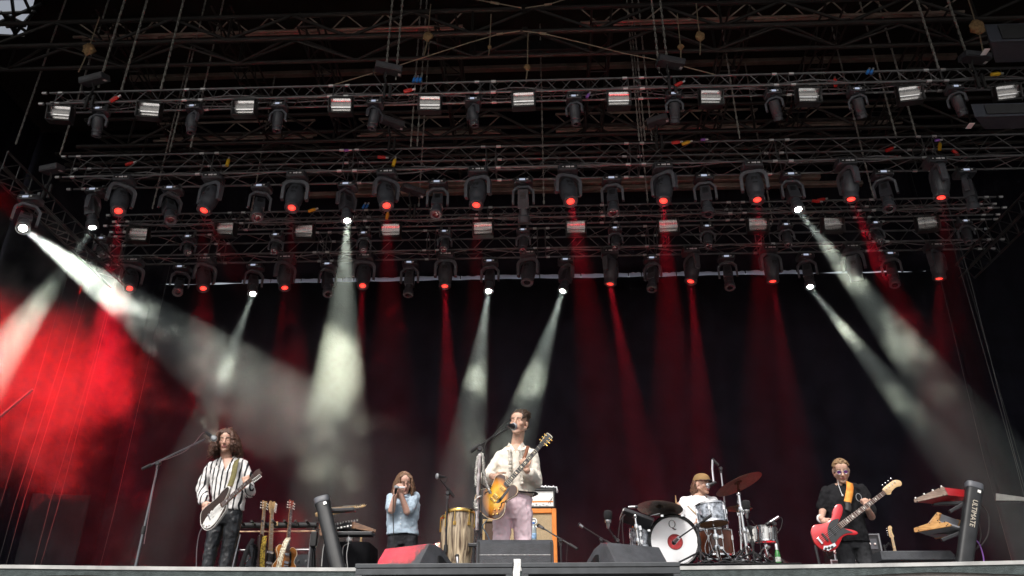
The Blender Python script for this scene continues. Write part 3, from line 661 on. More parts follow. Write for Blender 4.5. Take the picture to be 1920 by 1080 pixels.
for px, py, Y, m, a in CON:
    p = at(px, py, Y); d = Vector((math.cos(R(a)), 0, math.sin(R(a)))); L = .17 if m in ('redcap', 'yellow') else .09
    t = thing('cable_connector', 'x', 'connector', p, f'{NM[m]} cable connectors on the trusses')
    nn = 'nearest' if Y < 13 else ('tall' if Y < 14.5 else 'slim')
    mates = sorted(c[0] for c in CON if c[3] == m and ('nearest' if c[2] < 13 else ('tall' if c[2] < 14.5 else 'slim')) == nn)
    t['label'] = f'{NM[m]} ' + ('cable plug' if L > .1 else 'plug end') + f' on the {nn} truss' + (f', {ORD[mates.index(px)]} of its colour from the left' if len(mates) > 1 else '')
    MB().tube([p - d * L / 2, p + d * L * .2, p + d * L / 2], [.034, .04, .028] if L > .1 else .028, 8).build('shell', M_[m], t)
    MB().tube([p + d * L / 2, p + d * (L / 2 + .06)], .022, 8).build('collar', M_['coupler'], t)
# side truss at the left running back, and long vertical lines in the wings
def side_truss(px, py, Yr, Y0, Y1, lab):
    p = at(px, py, Yr); t = thing('side_truss', lab, 'truss', (p.x, Y0, p.z))
    for dx in (0, .35):
        for dz in (0, .35): MB().tube([(p.x + dx, Y0, p.z + dz), (p.x + dx, Y1, p.z + dz)], .024, 6).build('chord', M_['black'], t)
    mb = MB(); n = int((Y1 - Y0) / .4)
    for i in range(n):
        a = Y0 + .4 * i
        for dx in (0, .35): mb.tube([(p.x + dx, a, p.z), (p.x + dx, a + .4, p.z + .35)], .012, 5); mb.tube([(p.x + dx, a, p.z), (p.x + dx, a, p.z + .35)], .012, 5)
        mb.tube([(p.x, a, p.z), (p.x + .35, a + .4, p.z)], .012, 5)
    mb.build('lattice', M_['black'], t)
side_truss(30, 372, 12.6, 11.6, 16.4, 'side truss running back through red light at the far left')
side_truss(1880, 440, 15, 13.0, 17.0, 'dark side truss running back at the far right')
for i, (x, y, Y) in enumerate([(65, 1055, 13), (70, 1058, 13.2), (40, 900, 14), (4, 900, 14), (14, 1050, 13.6), (196, 1000, 15.6), (1920, 905, 12.5), (1905, 905, 12.7), (1895, 1040, 14.5), (1880, 780, 15.5)]):
    p = at(x, y, Y); p0 = Vector((p.x, p.y, FL + .01)); p1 = Vector((p.x + .1, p.y + .05, at(x, 440 if x < 960 else 250, Y).z))
    o = MB().tube([p0, p0.lerp(p1, .3) + Vector((.06 if i % 2 else -.04, 0, 0)), p0.lerp(p1, .65) + Vector((.04, 0, 0)), p1], .0038, 5).build('hanging_line', M_['rubber'], None)
    tag(o, f'thin line hanging down into the dark wing, {ORD[i if x < 960 else i - 6]} of those on the ' + ('smoky' if x < 960 else 'bassist') + ' side', 'line', 'lines hanging in the wings')
for px0, py0, px1, py1, Y, lab in [(-10, 790, 62, 730, 11.5, 'scaffold tube crossing the red smoke at the far left')]:
    o = MB().tube([at(px0, py0, Y), at(px1, py1, Y)], .02, 8).build('scaffold_tube', M_['plastic'], None); tag(o, lab, 'tube')
# ------------------------------------------------------------------ people
def remeshed(name, mb, voxel, m, parent, smooth_it=2, disp=None, fac=.5, attr=None, sub=0):
    o = root_of(parent); me = mb.mesh('tmp', m, (0, 0, 0), 0)
    ob = bpy.data.objects.new('tmp', me); col.objects.link(ob)
    r = ob.modifiers.new('r', 'REMESH'); r.mode = 'VOXEL'; r.voxel_size = voxel; r.use_smooth_shade = True
    if smooth_it: s = ob.modifiers.new('s', 'SMOOTH'); s.factor = fac; s.iterations = smooth_it
    for st, sz, dpt in (disp or []):
        tx = bpy.data.textures.new('folds', 'CLOUDS'); tx.noise_scale = sz; tx.noise_depth = dpt
        d = ob.modifiers.new('d', 'DISPLACE'); d.texture = tx; d.strength = st; d.mid_level = .5; d.texture_coords = 'GLOBAL'
    dg = bpy.context.evaluated_depsgraph_get(); dg.update()
    nm = bpy.data.meshes.new_from_object(ob.evaluated_get(dg)); bpy.data.objects.remove(ob); nm.name = name
    if not nm.materials: nm.materials.append(m)
    if attr:
        ca = nm.color_attributes.new('Col', 'FLOAT_COLOR', 'POINT')
        buf = []
        for v in nm.vertices: buf += [*attr(v.co), 1]
        ca.data.foreach_set('color', buf)
    nm.transform(Matrix.Translation(-o))
    nm.polygons.foreach_set('use_smooth', [True] * len(nm.polygons))
    ob = bpy.data.objects.new(name, nm); col.objects.link(ob); ob.parent = parent
    return ob
def skin_mat():
    m = bpy.data.materials.new('skin'); m.use_nodes = True; t = m.node_tree; b = t.nodes['Principled BSDF']
    a = t.nodes.new('ShaderNodeVertexColor'); a.layer_name = 'Col'; n = t.nodes.new('ShaderNodeTexNoise'); n.inputs['Scale'].default_value = 45
    tc = t.nodes.new('ShaderNodeTexCoord'); t.links.new(tc.outputs['Object'], n.inputs['Vector'])
    mx = t.nodes.new('ShaderNodeMix'); mx.data_type = 'RGBA'; mx.blend_type = 'OVERLAY'; mx.inputs[0].default_value = .25
    t.links.new(a.outputs[0], mx.inputs[6]); t.links.new(n.outputs[0], mx.inputs[7]); t.links.new(mx.outputs[2], b.inputs['Base Color'])
    b.inputs['Roughness'].default_value = .5; b.inputs['Subsurface Weight'].default_value = .12; b.inputs['Subsurface Radius'].default_value = (.012, .005, .003); b.inputs['Subsurface Scale'].default_value = 1
    return m
SKIN = skin_mat()
def hand(mb, wr, fwd, pn, thumb, curl=(25, 45, 35), L=.185, spread=.018, tcurl=30):
    """wr wrist, fwd wrist->knuckles, pn palm normal, thumb +1/-1 side"""
    wr = Vector(wr); f = Vector(fwd).normalized(); pn = Vector(pn); pn = (pn - f * pn.dot(f)).normalized(); s = f.cross(pn) * thumb
    lens = (.040, .045, .042, .033)
    for k in range(4):
        off = (1.5 - k) * spread
        kn = wr + f * L * .5 + s * off * 1.05 - pn * .004
        mb.limb(wr + s * off * .6 + f * .01, kn, .014, .0115, 8, 2)
        d = f.copy(); p = kn
        for j in range(3):
            d = (Matrix.Rotation(R(curl[j] + 4 * k) , 3, f.cross(pn)) @ d) if True else d
            q = p + d * lens[k] * (1, .72, .55)[j] * L / .185
            mb.limb(p, q, .0088 - .0008 * j, .0082 - .0008 * j, 8, 1); p = q
    d = (f * .6 + s * .75 + pn * .35).normalized(); p = wr + f * .03 + s * .022
    for j, l in enumerate((.042, .034, .026)):
        q = p + d * l; mb.limb(p, q, .0125 - .0015 * j, .0115 - .0015 * j, 8, 1); p = q
        d = (d + pn * math.sin(R(tcurl)) * .5 + f * .25).normalized()
    mb.ball(wr + f * .045, (.03, .03, .03))
    return wr
def head_frame(c, face, roll=0.0):
    f = Vector(face).normalized(); y = -f; x = Vector((0, 0, 1)).cross(f * -1).normalized() * -1
    x = y.cross(Vector((0, 0, 1))).normalized(); z = x.cross(y).normalized()
    m = Matrix((x, y, z)).transposed().to_4x4(); m.translation = Vector(c)
    return m @ Matrix.Rotation(R(roll), 4, 'Y')
def add_head(mb, H, k=1.0):
    def B(c, r): mb.add(*_tmp(lambda q: q.ball([x * k for x in c], [x * k for x in r])), 0, H)
    def Lb(a, b, ra, rb): mb.add(*_tmp(lambda q: q.limb([x * k for x in a], [x * k for x in b], ra * k, rb * k)), 0, H)
    B((0, .014, .036), (.075, .096, .082)); B((0, -.026, -.03), (.060, .062, .085)); B((0, -.045, .045), (.062, .045, .055))
    for s in (-1, 1):
        Lb((s * .055, .012, -.045), (s * .012, -.066, -.096), .022, .019)
        Lb((s * .012, -.082, .027), (s * .045, -.068, .026), .0095, .009)
        B((s * .042, -.06, -.018), (.024, .022, .024)); B((s * .010, -.099, -.033), (.010, .010, .008))
        B((s * .031, -.071, .005), (.016, .012, .012))
        B((s * .077, .014, -.004), (.010, .020, .032))
    B((0, -.074, -.1), (.021, .018, .018))
    Lb((0, -.084, .018), (0, -.108, -.026), .0085, .0125)
    Lb((-.02, -.083, -.055), (.02, -.083, -.055), .007, .007); Lb((-.015, -.084, -.066), (.015, -.084, -.066), .008, .008)
def _tmp(fn):
    q = MB(); fn(q); return q.v, q.f
def head_color(H, skin, lip, brow, stubble=None, hair=None, k=1.0, lash=(.05, .03, .025)):
    Hi = H.inverted()
    def f(co):
        p = Hi @ co / k; x, y, z = abs(p.x), p.y, p.z
        c = skin
        if y < .03 and -.14 < z < .12 and x < .09:
            mix = lambda a, b, q: tuple(a[i] + (b[i] - a[i]) * q for i in range(3))
            if y < -.05 and z < .0: c = mix(c, (c[0] * 1.05, c[1] * .82, c[2] * .78), .35 * max(0, 1 - abs(x - .035) / .03))
            if stubble and z < -.035:
                q = stubble[1] * min(1, (-.035 - z) / .02) * (1 if y < -.0 else .6)
                if y < -.075 and -.052 < z < -.042: q = stubble[1]
                c = mix(c, stubble[0], q)
            if y < -.074 and x < .022 and -.072 < z < -.049: c = lip
            if y < -.08 and x < .018 and -.0625 < z < -.0585: c = tuple(v * .35 for v in lip)
            if y < -.05 and .012 < x < .05 and .024 < z < .036: c = mix(c, brow, .85)
            if y < -.05 and .016 < x < .046 and -.001 < z < .004: c = mix(c, lash, .6)
        if hair and (z > .062 - .35 * max(0, y + .02) * 0 and y > -.085 and z > .062 + max(0, -y - .03) * .5): c = hair
        return c
    return f
def locks(mb, H, n, ln, r, curl=0.0, bald=None, top=.085, back=True, seed=1, part=.0, side_only=False, wid=1.0, front=-.02, vol=1.0):
    """hair locks falling from the scalp"""
    rnd = random.Random(seed)
    for i in range(n):
        a = rnd.uniform(-math.pi, math.pi); el = rnd.uniform(.1, 1.0)
        # scalp point
        u = Vector((math.cos(a) * math.sqrt(1 - el * el), math.sin(a) * math.sqrt(1 - el * el), el))
        p = Vector((u.x * .078, .016 + u.y * .1, .036 + u.z * .086))
        if p.y < front and p.z < .085: continue
        if bald is not None and p.y < bald: continue
        out = Vector((p.x, max(p.y - .0, -.03), 0)); out = out.normalized() if out.length > 1e-4 else Vector((0, 1, 0))
        pts = [H @ p]; q = p.copy(); L = ln * rnd.uniform(.75, 1.1); st = 7; ph = rnd.uniform(0, 6.28)
        for k in range(1, st + 1):
            s = k / st
            dz = -L / st * (1 if s > .25 else .55)
            q = q + Vector((out.x, out.y, 0)) * (.026 * wid * vol * (1 - s) ** 1.2) + Vector((0, 0, dz))
            if q.y < -.05 and abs(q.x) < .07: q.x = .07 * (1 if q.x >= 0 else -1)
            w = curl * (.3 + s)
            pts.append(H @ (q + Vector((math.sin(ph + k * 1.7) * w, math.cos(ph * 1.3 + k * 1.9) * w, math.sin(ph + k) * w * .6))))
        mb.tube(pts, [r * 1.2] + [r * (1.15 - .5 * (k / st) ** 2) for k in range(1, st + 1)], 6)
def torso(mb, pel, waist, chest, neck, sh, k=1.0, flat=1.5, d=(.105, .10, .118, .075), belly=0.0):
    up = (sh[1] - sh[0]).normalized()
    mb.tube([pel - Vector((0, 0, .02)), pel, pel.lerp(waist, .6), waist, waist.lerp(chest, .5), chest, chest.lerp(neck, .55), neck],
            [d[0] * k * .7, d[0] * k * .9, (d[0] + d[1]) / 2 * k, d[1] * k, (d[1] * .45 + d[2] * .55) * k, d[2] * k, d[2] * .82 * k, d[3] * k], 20, 0, None, flat, up)
def arm(mb, a, b, c, r): mb.limb(a, b, r[0], r[1]); mb.limb(b, c, r[1], r[2])
def feet_shoes(parent, ft, m, fdir=(0, -1, 0)):
    for p in ft:
        f = Vector(fdir).normalized(); mb = MB(); mb.limb(p + Vector((0, 0, .05)) - f * .05, p + Vector((0, 0, .04)) + f * .15, .048, .042, 12)
        mb.limb(p + Vector((0, 0, .10)), p + Vector((0, 0, .06)), .045, .05)
        z0 = p.z; mb.v = [Vector((v.x, v.y, max(v.z, z0))) for v in mb.v]
        mb.build('shoe', m, parent, 60)
def cloth_mat(name, c, rough=.85, var=.15, bump=.25, stripes=None, bscale=14):
    m = mat(name, c, rough, 0, var, 6, bump, bscale, spec=.2)
    if stripes:
        t = m.node_tree; b = t.nodes['Principled BSDF']; tc = t.nodes.new('ShaderNodeTexCoord'); sx = t.nodes.new('ShaderNodeSeparateXYZ')
        n = t.nodes.new('ShaderNodeTexNoise'); n.inputs['Scale'].default_value = 5; t.links.new(tc.outputs['Object'], n.inputs['Vector'])
        ma = t.nodes.new('ShaderNodeMath'); ma.operation = 'MULTIPLY_ADD'; ma.inputs[1].default_value = .035; t.links.new(n.outputs[0], ma.inputs[0]); t.links.new(tc.outputs['Object'], sx.inputs[0]); t.links.new(sx.outputs[0], ma.inputs[2])
        m2 = t.nodes.new('ShaderNodeMath'); m2.operation = 'MULTIPLY'; m2.inputs[1].default_value = 2 * math.pi / stripes[1]; t.links.new(ma.outputs[0], m2.inputs[0])
        m3 = t.nodes.new('ShaderNodeMath'); m3.operation = 'SINE'; t.links.new(m2.outputs[0], m3.inputs[0])
        m4 = t.nodes.new('ShaderNodeMath'); m4.operation = 'GREATER_THAN'; m4.inputs[1].default_value = stripes[2]; t.links.new(m3.outputs[0], m4.inputs[0])
        mx = t.nodes.new('ShaderNodeMix'); mx.data_type = 'RGBA'; t.links.new(m4.outputs[0], mx.inputs[0]); mx.inputs[6].default_value = (*c, 1); mx.inputs[7].default_value = (*stripes[0], 1)
        t.links.new(mx.outputs[2], b.inputs['Base Color'])
    return m
def person(label, Y0, J, face, cfg, floor=None, group=None):
    floor = FL if floor is None else floor
    P = {k: at(v[0], v[1], Y0 + v[2]) for k, v in J.items()}
    base = Vector((P['pel'].x, P['pel'].y, floor))
    tc_ = Vector((CAM.x - P['head'].x, CAM.y - P['head'].y, 0)).normalized(); face = tc_ * -face[1] + Vector((-tc_.y, tc_.x, 0)) * face[0] + Vector((0, 0, face[2])); t = thing('person', label, 'person', base, group)
    k = cfg.get('k', 1.0); H = head_frame(P['head'], face, cfg.get('roll', 0)); sh = (P['shR'], P['shL'])
    for q_ in sh: q_.z -= .022
    hipw = Vector(((sh[1] - sh[0]).x, (sh[1] - sh[0]).y, 0)).normalized() * .085
    hR, hL = P['pel'] - hipw, P['pel'] + hipw
    if 'knR' in P: kn = [P['knR'], P['knL']]; ft = [P['ftR'], P['ftL']]
    else:
        hz = P['pel'].z - floor; ft = [Vector((hR.x + cfg.get('stR', -.03), hR.y, floor)), Vector((hL.x + cfg.get('stL', .03), hL.y, floor))]
        kn = [hR.lerp(ft[0], .48) + Vector((0, -.03, 0)), hL.lerp(ft[1], .48) + Vector((0, -.03, 0))]
    # body
    b = MB(); torso(b, P['pel'], P['waist'], P['chest'], P['neck'], sh, .84)
    b.limb(P['neck'] + Vector((0, .01, -.03)), H @ Vector((0, .015, -.075)), .058, .055)
    add_head(b, H, k)
    for s, q in (('R', 0), ('L', 1)):
        arm(b, P['sh' + s], P['el' + s], P['wr' + s], (.046, .041, .027))
        hd = cfg['hand' + s]; hand(b, P['wr' + s], hd[0], hd[1], hd[2], *hd[3:])
        b.limb((hR, hL)[q], kn[q], .064, .046); b.limb(kn[q], ft[q] + Vector((0, 0, .08)), .046, .036)
    b.limb(hR, hL, .07, .07)
    sk = cfg['skin']; remeshed('body', b, .0048, SKIN, t, 1, None, .5, head_color(H, sk, cfg.get('lip', (.45, .17, .15)), cfg['brow'], cfg.get('stubble'), cfg.get('scalp'), k))
    # trousers
    q = MB(); lw = cfg.get('legw', 1.0); q.tube([P['waist'] + Vector((0, 0, cfg.get('rise', -.02))), P['waist'].lerp(P['pel'], .6), P['pel'], P['pel'] - Vector((0, 0, .09))], [.100, .106, .110, .09], 20, 0, None, 1.5, (sh[1] - sh[0]).normalized())
    ends = []
    for i in range(2):
        h = (hR, hL)[i]; e = kn[i].lerp(ft[i] + Vector((0, 0, .06)), cfg.get('leglen', 1.0)); ends.append(e)
        q.limb(h + Vector((0, 0, -.02)), kn[i], .092 * lw, .066 * lw); q.limb(kn[i], e, .066 * lw, (.055 if cfg.get('leglen', 1) == 1 else .062) * lw)
    remeshed('trousers', q, .0085, cfg['pants'], t, 2, [(.022, .10, 1), (.008, .03, 0)])
    # shirt
    s = MB(); bot = P['waist'] + Vector((0, 0, cfg.get('hem', -.06)))
    up = (sh[1] - sh[0]).normalized(); w_ = cfg.get('shirtw', 1.0)
    s.tube([bot, P['waist'].lerp(P['chest'], .1), P['waist'].lerp(P['chest'], .55), P['chest'], P['chest'].lerp(P['neck'], .5), P['neck'] + Vector((0, .012, -.012))], [.125 * w_ * cfg.get('hemw', 1), .122 * w_, .128 * w_, .132 * w_, .108, .068], 22, 0, None, 1.48, up)
    s.limb(sh[0].lerp(P['neck'], .15), P['neck'] + Vector((0, .012, .0)), .056, .052); s.limb(sh[1].lerp(P['neck'], .15), P['neck'] + Vector((0, .012, .0)), .056, .052)
    for e in ('R', 'L'):
        sl = cfg.get('sleeve', 2.0); a_, b_, c_ = P['sh' + e], P['el' + e], P['wr' + e]; r0, r1, r2 = cfg.get('slr', (.066, .060, .046))
        if sl <= 1: s.limb(a_, a_.lerp(b_, sl), r0, r1)
        else: s.limb(a_, b_, r0, r1); s.limb(b_, b_.lerp(c_, sl - 1), r1, r2)
    so = remeshed('shirt', s, .0085, cfg['shirt'], t, 2, cfg.get('folds', [(.026, .10, 1), (.010, .035, 0)]))
    if 'vneck' in cfg:
        dp, hw = cfg['vneck']; import bmesh; bmm = bmesh.new(); bmm.from_mesh(so.data); kill = []; vx = P['neck'] + (H.to_3x3() @ Vector((0, 0, 0))); rx = tc_
        side = Vector((-tc_.y, tc_.x, 0))
        for f_ in bmm.faces:
            p = f_.calc_center_median() + base - P['neck']; q = (p.z + dp) / dp; xx = p.dot(side) + .12 * p.z * cfg.get('vskew', 0)
            if p.dot(tc_) > .0 and q > 0 and abs(xx) < hw * min(q, 1.6): kill.append(f_)
        bmesh.ops.delete(bmm, geom=kill, context='FACES'); bmm.to_mesh(so.data); bmm.free()
        cm_ = cfg.get('collar_mat', cfg['shirt'])
        for s_ in (-1, 1):
            M3 = Matrix((side, -tc_, Vector((0, 0, 1)))).transposed()
            pts = [P['neck'] + M3 @ Vector(v) for v in ((s_ * hw * .25, -.112, -dp * .72), (s_ * hw * 1.0, -.088, -.012), (s_ * .064, -.02, .038), (s_ * .082, .0, .004), (s_ * (hw + .048), -.092, -.05), (s_ * (hw * .5 + .035), -.118, -dp * .9))]
            mb_ = MB().add(pts, [(0, 1, 2, 3, 4, 5)]); oc_ = mb_.build('collar', cm_, t, 0); sm_ = oc_.modifiers.new('s', 'SOLIDIFY'); sm_.thickness = .008
    feet_shoes(t, ft, cfg.get('shoes', M_['rubber']))
    return t, P, H
def glasses(H, par, m, lens=None, k=1.0, r=.021):
    g = MB()
    for s in (-1, 1):
        ring = [H @ (Vector((s * .032 + r * math.cos(a), -.096, .004 + r * .85 * math.sin(a))) * k) for a in [2 * math.pi * i / 14 for i in range(15)]]
        g.tube(ring, .0028, 5); g.tube([H @ (Vector((s * .053, -.094, .008)) * k), H @ (Vector((s * .078, -.04, .008)) * k), H @ (Vector((s * .08, .02, .006)) * k)], .0025, 5)
    g.tube([H @ (Vector((-.012, -.097, .006)) * k), H @ (Vector((0, -.104, .011)) * k), H @ (Vector((.012, -.097, .006)) * k)], .0025, 5)
    fr = g.build('glasses', m, par, 60)
    if lens:
        for s in (-1, 1):
            vs = [H @ (Vector((s * .032 + r * .95 * math.cos(a), -.097, .004 + r * .8 * math.sin(a))) * k) for a in [2 * math.pi * i / 14 for i in range(14)]]
            c = MB().add(vs + [v + (H.to_3x3() @ Vector((0, .002, 0))) for v in vs], [tuple(range(14)), tuple(reversed(range(14, 28)))] + [(i, (i + 1) % 14, 14 + (i + 1) % 14, 14 + i) for i in range(14)])
            c.build('lens', lens, fr, 0)
LS, DK = (.56, .34, .25), (.05, .03, .02)
# singer in the middle
sing, SP, SH = person('singer in cream ruffled shirt and pale pink trousers playing a sunburst guitar', 7.35, dict(
    head=(973, 794, -.01), neck=(967, 838, .03), shR=(940, 852, .02), shL=(998, 849, .04), chest=(968, 874, .02), waist=(970, 926, .02), pel=(961, 957, .02),
    elR=(912, 897, .03), wrR=(922, 893, -.19), elL=(1003, 903, .02), wrL=(988, 882, -.22)), (-.38, -1, -.02), dict(
    skin=(.60, .37, .27), brow=DK, stubble=((.30, .19, .15), .35), scalp=(.07, .04, .025), k=1.02, hem=-.03, hemw=.9, shirtw=.86, roll=4,
    handR=((.9, -.25, -.25), (.1, 1, -.3), 1, (20, 35, 25)), handL=((-.35, -.12, .9), (-.25, 1, .25), -1, (62, 75, 45)),
    pants=cloth_mat('pink_denim', (.78, .60, .66), .85, .06, .15), shirt=cloth_mat('cream_cotton', (.80, .75, .66), .85, .05, .2), legw=1.04, vneck=(.085, .035), collar_mat=cloth_mat('cream_collar', (.82, .77, .68), .85, .04, .15), sleeve=1.72, slr=(.060, .066, .062), rise=.0, stR=-.05, stL=.05))
# belt, collar, ruffles, hair
b = MB(); c = SP['waist'] + Vector((0, 0, -.005)); n = 28
ring = [c + Vector((math.cos(2 * math.pi * i / n) * .172, math.sin(2 * math.pi * i / n) * .120, .004 * math.sin(i))) for i in range(n + 1)]
b.tube(ring, .021, 6, 0, None, .35, (0, 0, 1)); bl = b.build('belt', mat('belt_leather', (.02, .016, .014), .4), sing)
bk = MB().box(c + Vector((-.03, -.128, 0)), (.06, .014, .045)).build('buckle', M_['steel'], bl, 0, .004)
for i, dx in enumerate((.085, .12)): MB().box(c + Vector((dx, -.098 + .03 * i, .0)), (.025, .012, .03)).build('stud', mat('cream_stud', (.7, .62, .5), .4), bl, 0, .003)
cm = cloth_mat('cream_ruffle', (.82, .77, .68), .85, .04, .15)
for s in (-1, 1):
    rf = MB(); vs = []; N = 26
    for i in range(N + 1):
        q = i / N; p = SP['neck'].lerp(SP['waist'], .12 + .75 * q) + Vector((s * (.035 + .006 * math.sin(i * 2.2)), -.118 - .02 * math.sin(q * 3) + .010 * math.sin(i * 2.6), 0))
        vs += [p, p + Vector((s * .03, -.018 + .012 * math.cos(i * 2.6), .0))]
    rf.add(vs, [(2 * i, 2 * i + 1, 2 * i + 3, 2 * i + 2) for i in range(N)]); o = rf.build('ruffle', cm, sing, 180); sm = o.modifiers.new('s', 'SOLIDIFY'); sm.thickness = .006
hair_d = mat('dark_brown_hair', (.055, .032, .02), .45, 0, .4, 60, .5, 90)
hm = MB(); rnd = random.Random(4)
for i in range(150):
    a = rnd.uniform(-1, 1); q = rnd.uniform(0, 1)
    x = a * .062; y0 = -.066 + q * .14; zt = .036 + .084 * math.sqrt(max(0, 1 - (x / .08) ** 2 - ((y0 - .014) / .102) ** 2))
    p = Vector((x, y0, zt)); hm.limb(SH @ p, SH @ (p + Vector((.018 * rnd.uniform(-1, 1) + .01, .045, .022 * (1 - q * .8) + rnd.uniform(0, .014)))), .012, .008, 6, 1)
for s in (-1, 1):
    for i in range(26):
        y = rnd.uniform(.0, .09); z = rnd.uniform(.0, .075); x = s * .078 * math.sqrt(max(.05, 1 - ((y - .014) / .102) ** 2)) ; hm.limb(SH @ Vector((x, y, z)), SH @ Vector((x, y + .02, z - .02)), .009, .007, 6, 1)
remeshed('hair', hm, .006, hair_d, sing, 1, [(.010, .02, 1)])
# guitarist with curly hair
gm_, GP, GH = person('curly haired guitarist in a black and white striped shirt playing a white and brown guitar', 8.1, dict(
    head=(424, 828, -.01), neck=(425, 864, .03), shR=(398, 871, .03), shL=(457, 868, .03), chest=(427, 893, .02), waist=(428, 944, .02), pel=(423, 968, .02),
    elR=(379, 915, .08), wrR=(383, 940, -.12), elL=(469, 923, .0), wrL=(464, 912, -.24)), (-.2, -1, -.12), dict(
    skin=(.60, .36, .27), brow=(.06, .035, .025), stubble=((.28, .16, .12), .35), k=1.0, hem=-.08, hemw=1.0, shirtw=.92, roll=-3, legw=.92,
    handR=((.35, -.25, -.75), (.4, 1, 0), 1, (20, 30, 20)), handL=((-.3, -.1, .9), (-.2, 1, .2), -1, (62, 75, 45)),
    pants=mat('black_leather', (.022, .024, .028), .36, 0, .3, 9, .3, 12), shirt=cloth_mat('striped_cotton', (.78, .76, .75), .8, .05, .2, ((.02, .02, .025), .052, .58)), vneck=(.14, .045), sleeve=1.95, slr=(.060, .060, .048), stR=-.0, stL=.0))
curl = mat('auburn_curls', (.085, .035, .02), .5, 0, .45, 40, .4, 90)
hm = MB(); locks(hm, GH, 330, .215, .011, .017, seed=3, wid=.98, front=-.03, vol=1.05)
for i in range(60):
    a = random.uniform(-1.2, math.pi + 1.2); el = random.uniform(.35, 1); p = Vector((math.cos(a) * .085 * math.sqrt(1 - el * el * .9), .03 + math.sin(a) * .1 * math.sqrt(1 - el * el * .9), .045 + el * .092)); hm.ball(GH @ p, random.uniform(.013, .022), None, 7, 5)
remeshed('hair', hm, .0065, curl, gm_, 0, [(.026, .02, 1)])
def strands(H, par, m, n, ln, curl, seed, **kw):
    q = MB(); locks(q, H, n, ln, .0022, curl, seed=seed, **kw); q.build('hair_strands', m, par, 180)
strands(GH, gm_, curl, 260, .235, .024, 21, wid=1.15, front=-.02, vol=1.1)
# harmonica player
hp, HP, HH = person('long haired player in glasses and light blue short sleeved shirt cupping a harmonica', 9.3, dict(
    head=(758, 905, -.06), neck=(756, 926, .02), shR=(736, 931, .02), shL=(776, 929, .02), chest=(756, 948, .02), waist=(755, 986, .02), pel=(755, 1008, .03),
    elR=(734, 957, -.17), wrR=(741, 929, -.25), elL=(763, 959, -.17), wrL=(752, 928, -.27)), (.22, -1, -.45), dict(
    skin=(.64, .38, .30), brow=(.14, .08, .05), k=1.05, hem=-.10, hemw=1.0, sleeve=.80, slr=(.068, .074, .05), roll=-6,
    handR=((.05, -.1, .9), (.9, -.1, 0), 1, (35, 50, 40)), handL=((-.1, -.1, .9), (-.6, .7, 0), -1, (40, 55, 40)),
    pants=cloth_mat('black_denim', (.022, .022, .026), .8, .3), vneck=(.07, .03), shirt=cloth_mat('light_blue_cotton', (.42, .52, .62), .85, .08, .25)))
for i in range(5):
    p = HP['chest'].lerp(HP['waist'], -.1 + .28 * i); MB().lathe([(.008, 0), (.007, .004)], frame(p + Vector((0, -.142, 0)), (0, -1, 0)), 8).build('button', M_['mark'], hp)
hairl = mat('light_brown_hair', (.17, .095, .055), .45, 0, .4, 50, .4, 90)
hm = MB(); locks(hm, HH, 300, .27, .010, .006, seed=5, wid=.9, front=-.03, vol=.8); remeshed('hair', hm, .0065, hairl, hp, 1, [(.008, .02, 1)])
strands(HH, hp, hairl, 160, .28, .010, 22, wid=1.0, front=-.02, vol=.85)
glasses(HH, hp, M_['black'], None, 1.07, .022)
# bassist
bp, BP, BH = person('bassist in black shirt and purple round sunglasses playing a red bass', 8.7, dict(
    head=(1577, 883, -.05), neck=(1580, 909, .02), shR=(1549, 919, .02), shL=(1614, 915, .02), chest=(1582, 940, .02), waist=(1592, 994, .02), pel=(1596, 1014, .03),
    elR=(1543, 956, .06), wrR=(1540, 972, -.16), elL=(1634, 968, .02), wrL=(1627, 955, -.20)), (.12, -1, -.42), dict(
    skin=(.60, .37, .28), brow=(.20, .12, .07), stubble=((.30, .18, .12), .5), scalp=(.30, .19, .11), k=1.03, hem=-.13, hemw=1.08, sleeve=.78, slr=(.066, .076, .05), shirtw=.97,
    handR=((.5, -.35, -.75), (.4, 1, .0), 1, (25, 30, 20)), handL=((-.15, -.1, .95), (-.2, 1, .2), -1, (62, 75, 45)),
    pants=cloth_mat('ripped_black_denim', (.035, .036, .04), .85, .6, .4), shirt=cloth_mat('black_cotton', (.013, .013, .015), .9, .2, .2), legw=1.05, stR=-.03, stL=.05))
hairb = mat('blond_hair', (.27, .165, .085), .5, 0, .4, 60, .5, 90)
hm = MB(); rnd = random.Random(9)
for i in range(230):
    a = rnd.uniform(-math.pi, math.pi); el = rnd.uniform(.12, 1); rr = math.sqrt(1 - el * el); p = Vector((math.cos(a) * rr * .079, .014 + math.sin(a) * rr * .1, .036 + el * .086))
    if p.y < -.045 and p.z < .085: continue
    hm.limb(BH @ p, BH @ (p + Vector((rnd.uniform(-.008, .014), -.016, .010 * el))), .010, .007, 6, 1)
remeshed('hair', hm, .006, hairb, bp, 1, [(.007, .02, 1)])
glasses(BH, bp, M_['steel'], mat('purple_lens', (.10, .012, .14), .08, 0, .1, 5, coat=1), 1.05, .021)
MB().tube([BP['neck'] + Vector(p) for p in ((-.06, -.05, .06), (-.075, -.085, -.02), (-.07, -.105, -.1), (-.065, -.115, -.13))], .003, 6).ball(BP['neck'] + Vector((-.065, -.12, -.14)), .011).build('earpiece', M_['mark'], bp)
ta = mat('tattoo_ink', (.05, .05, .06), .6)
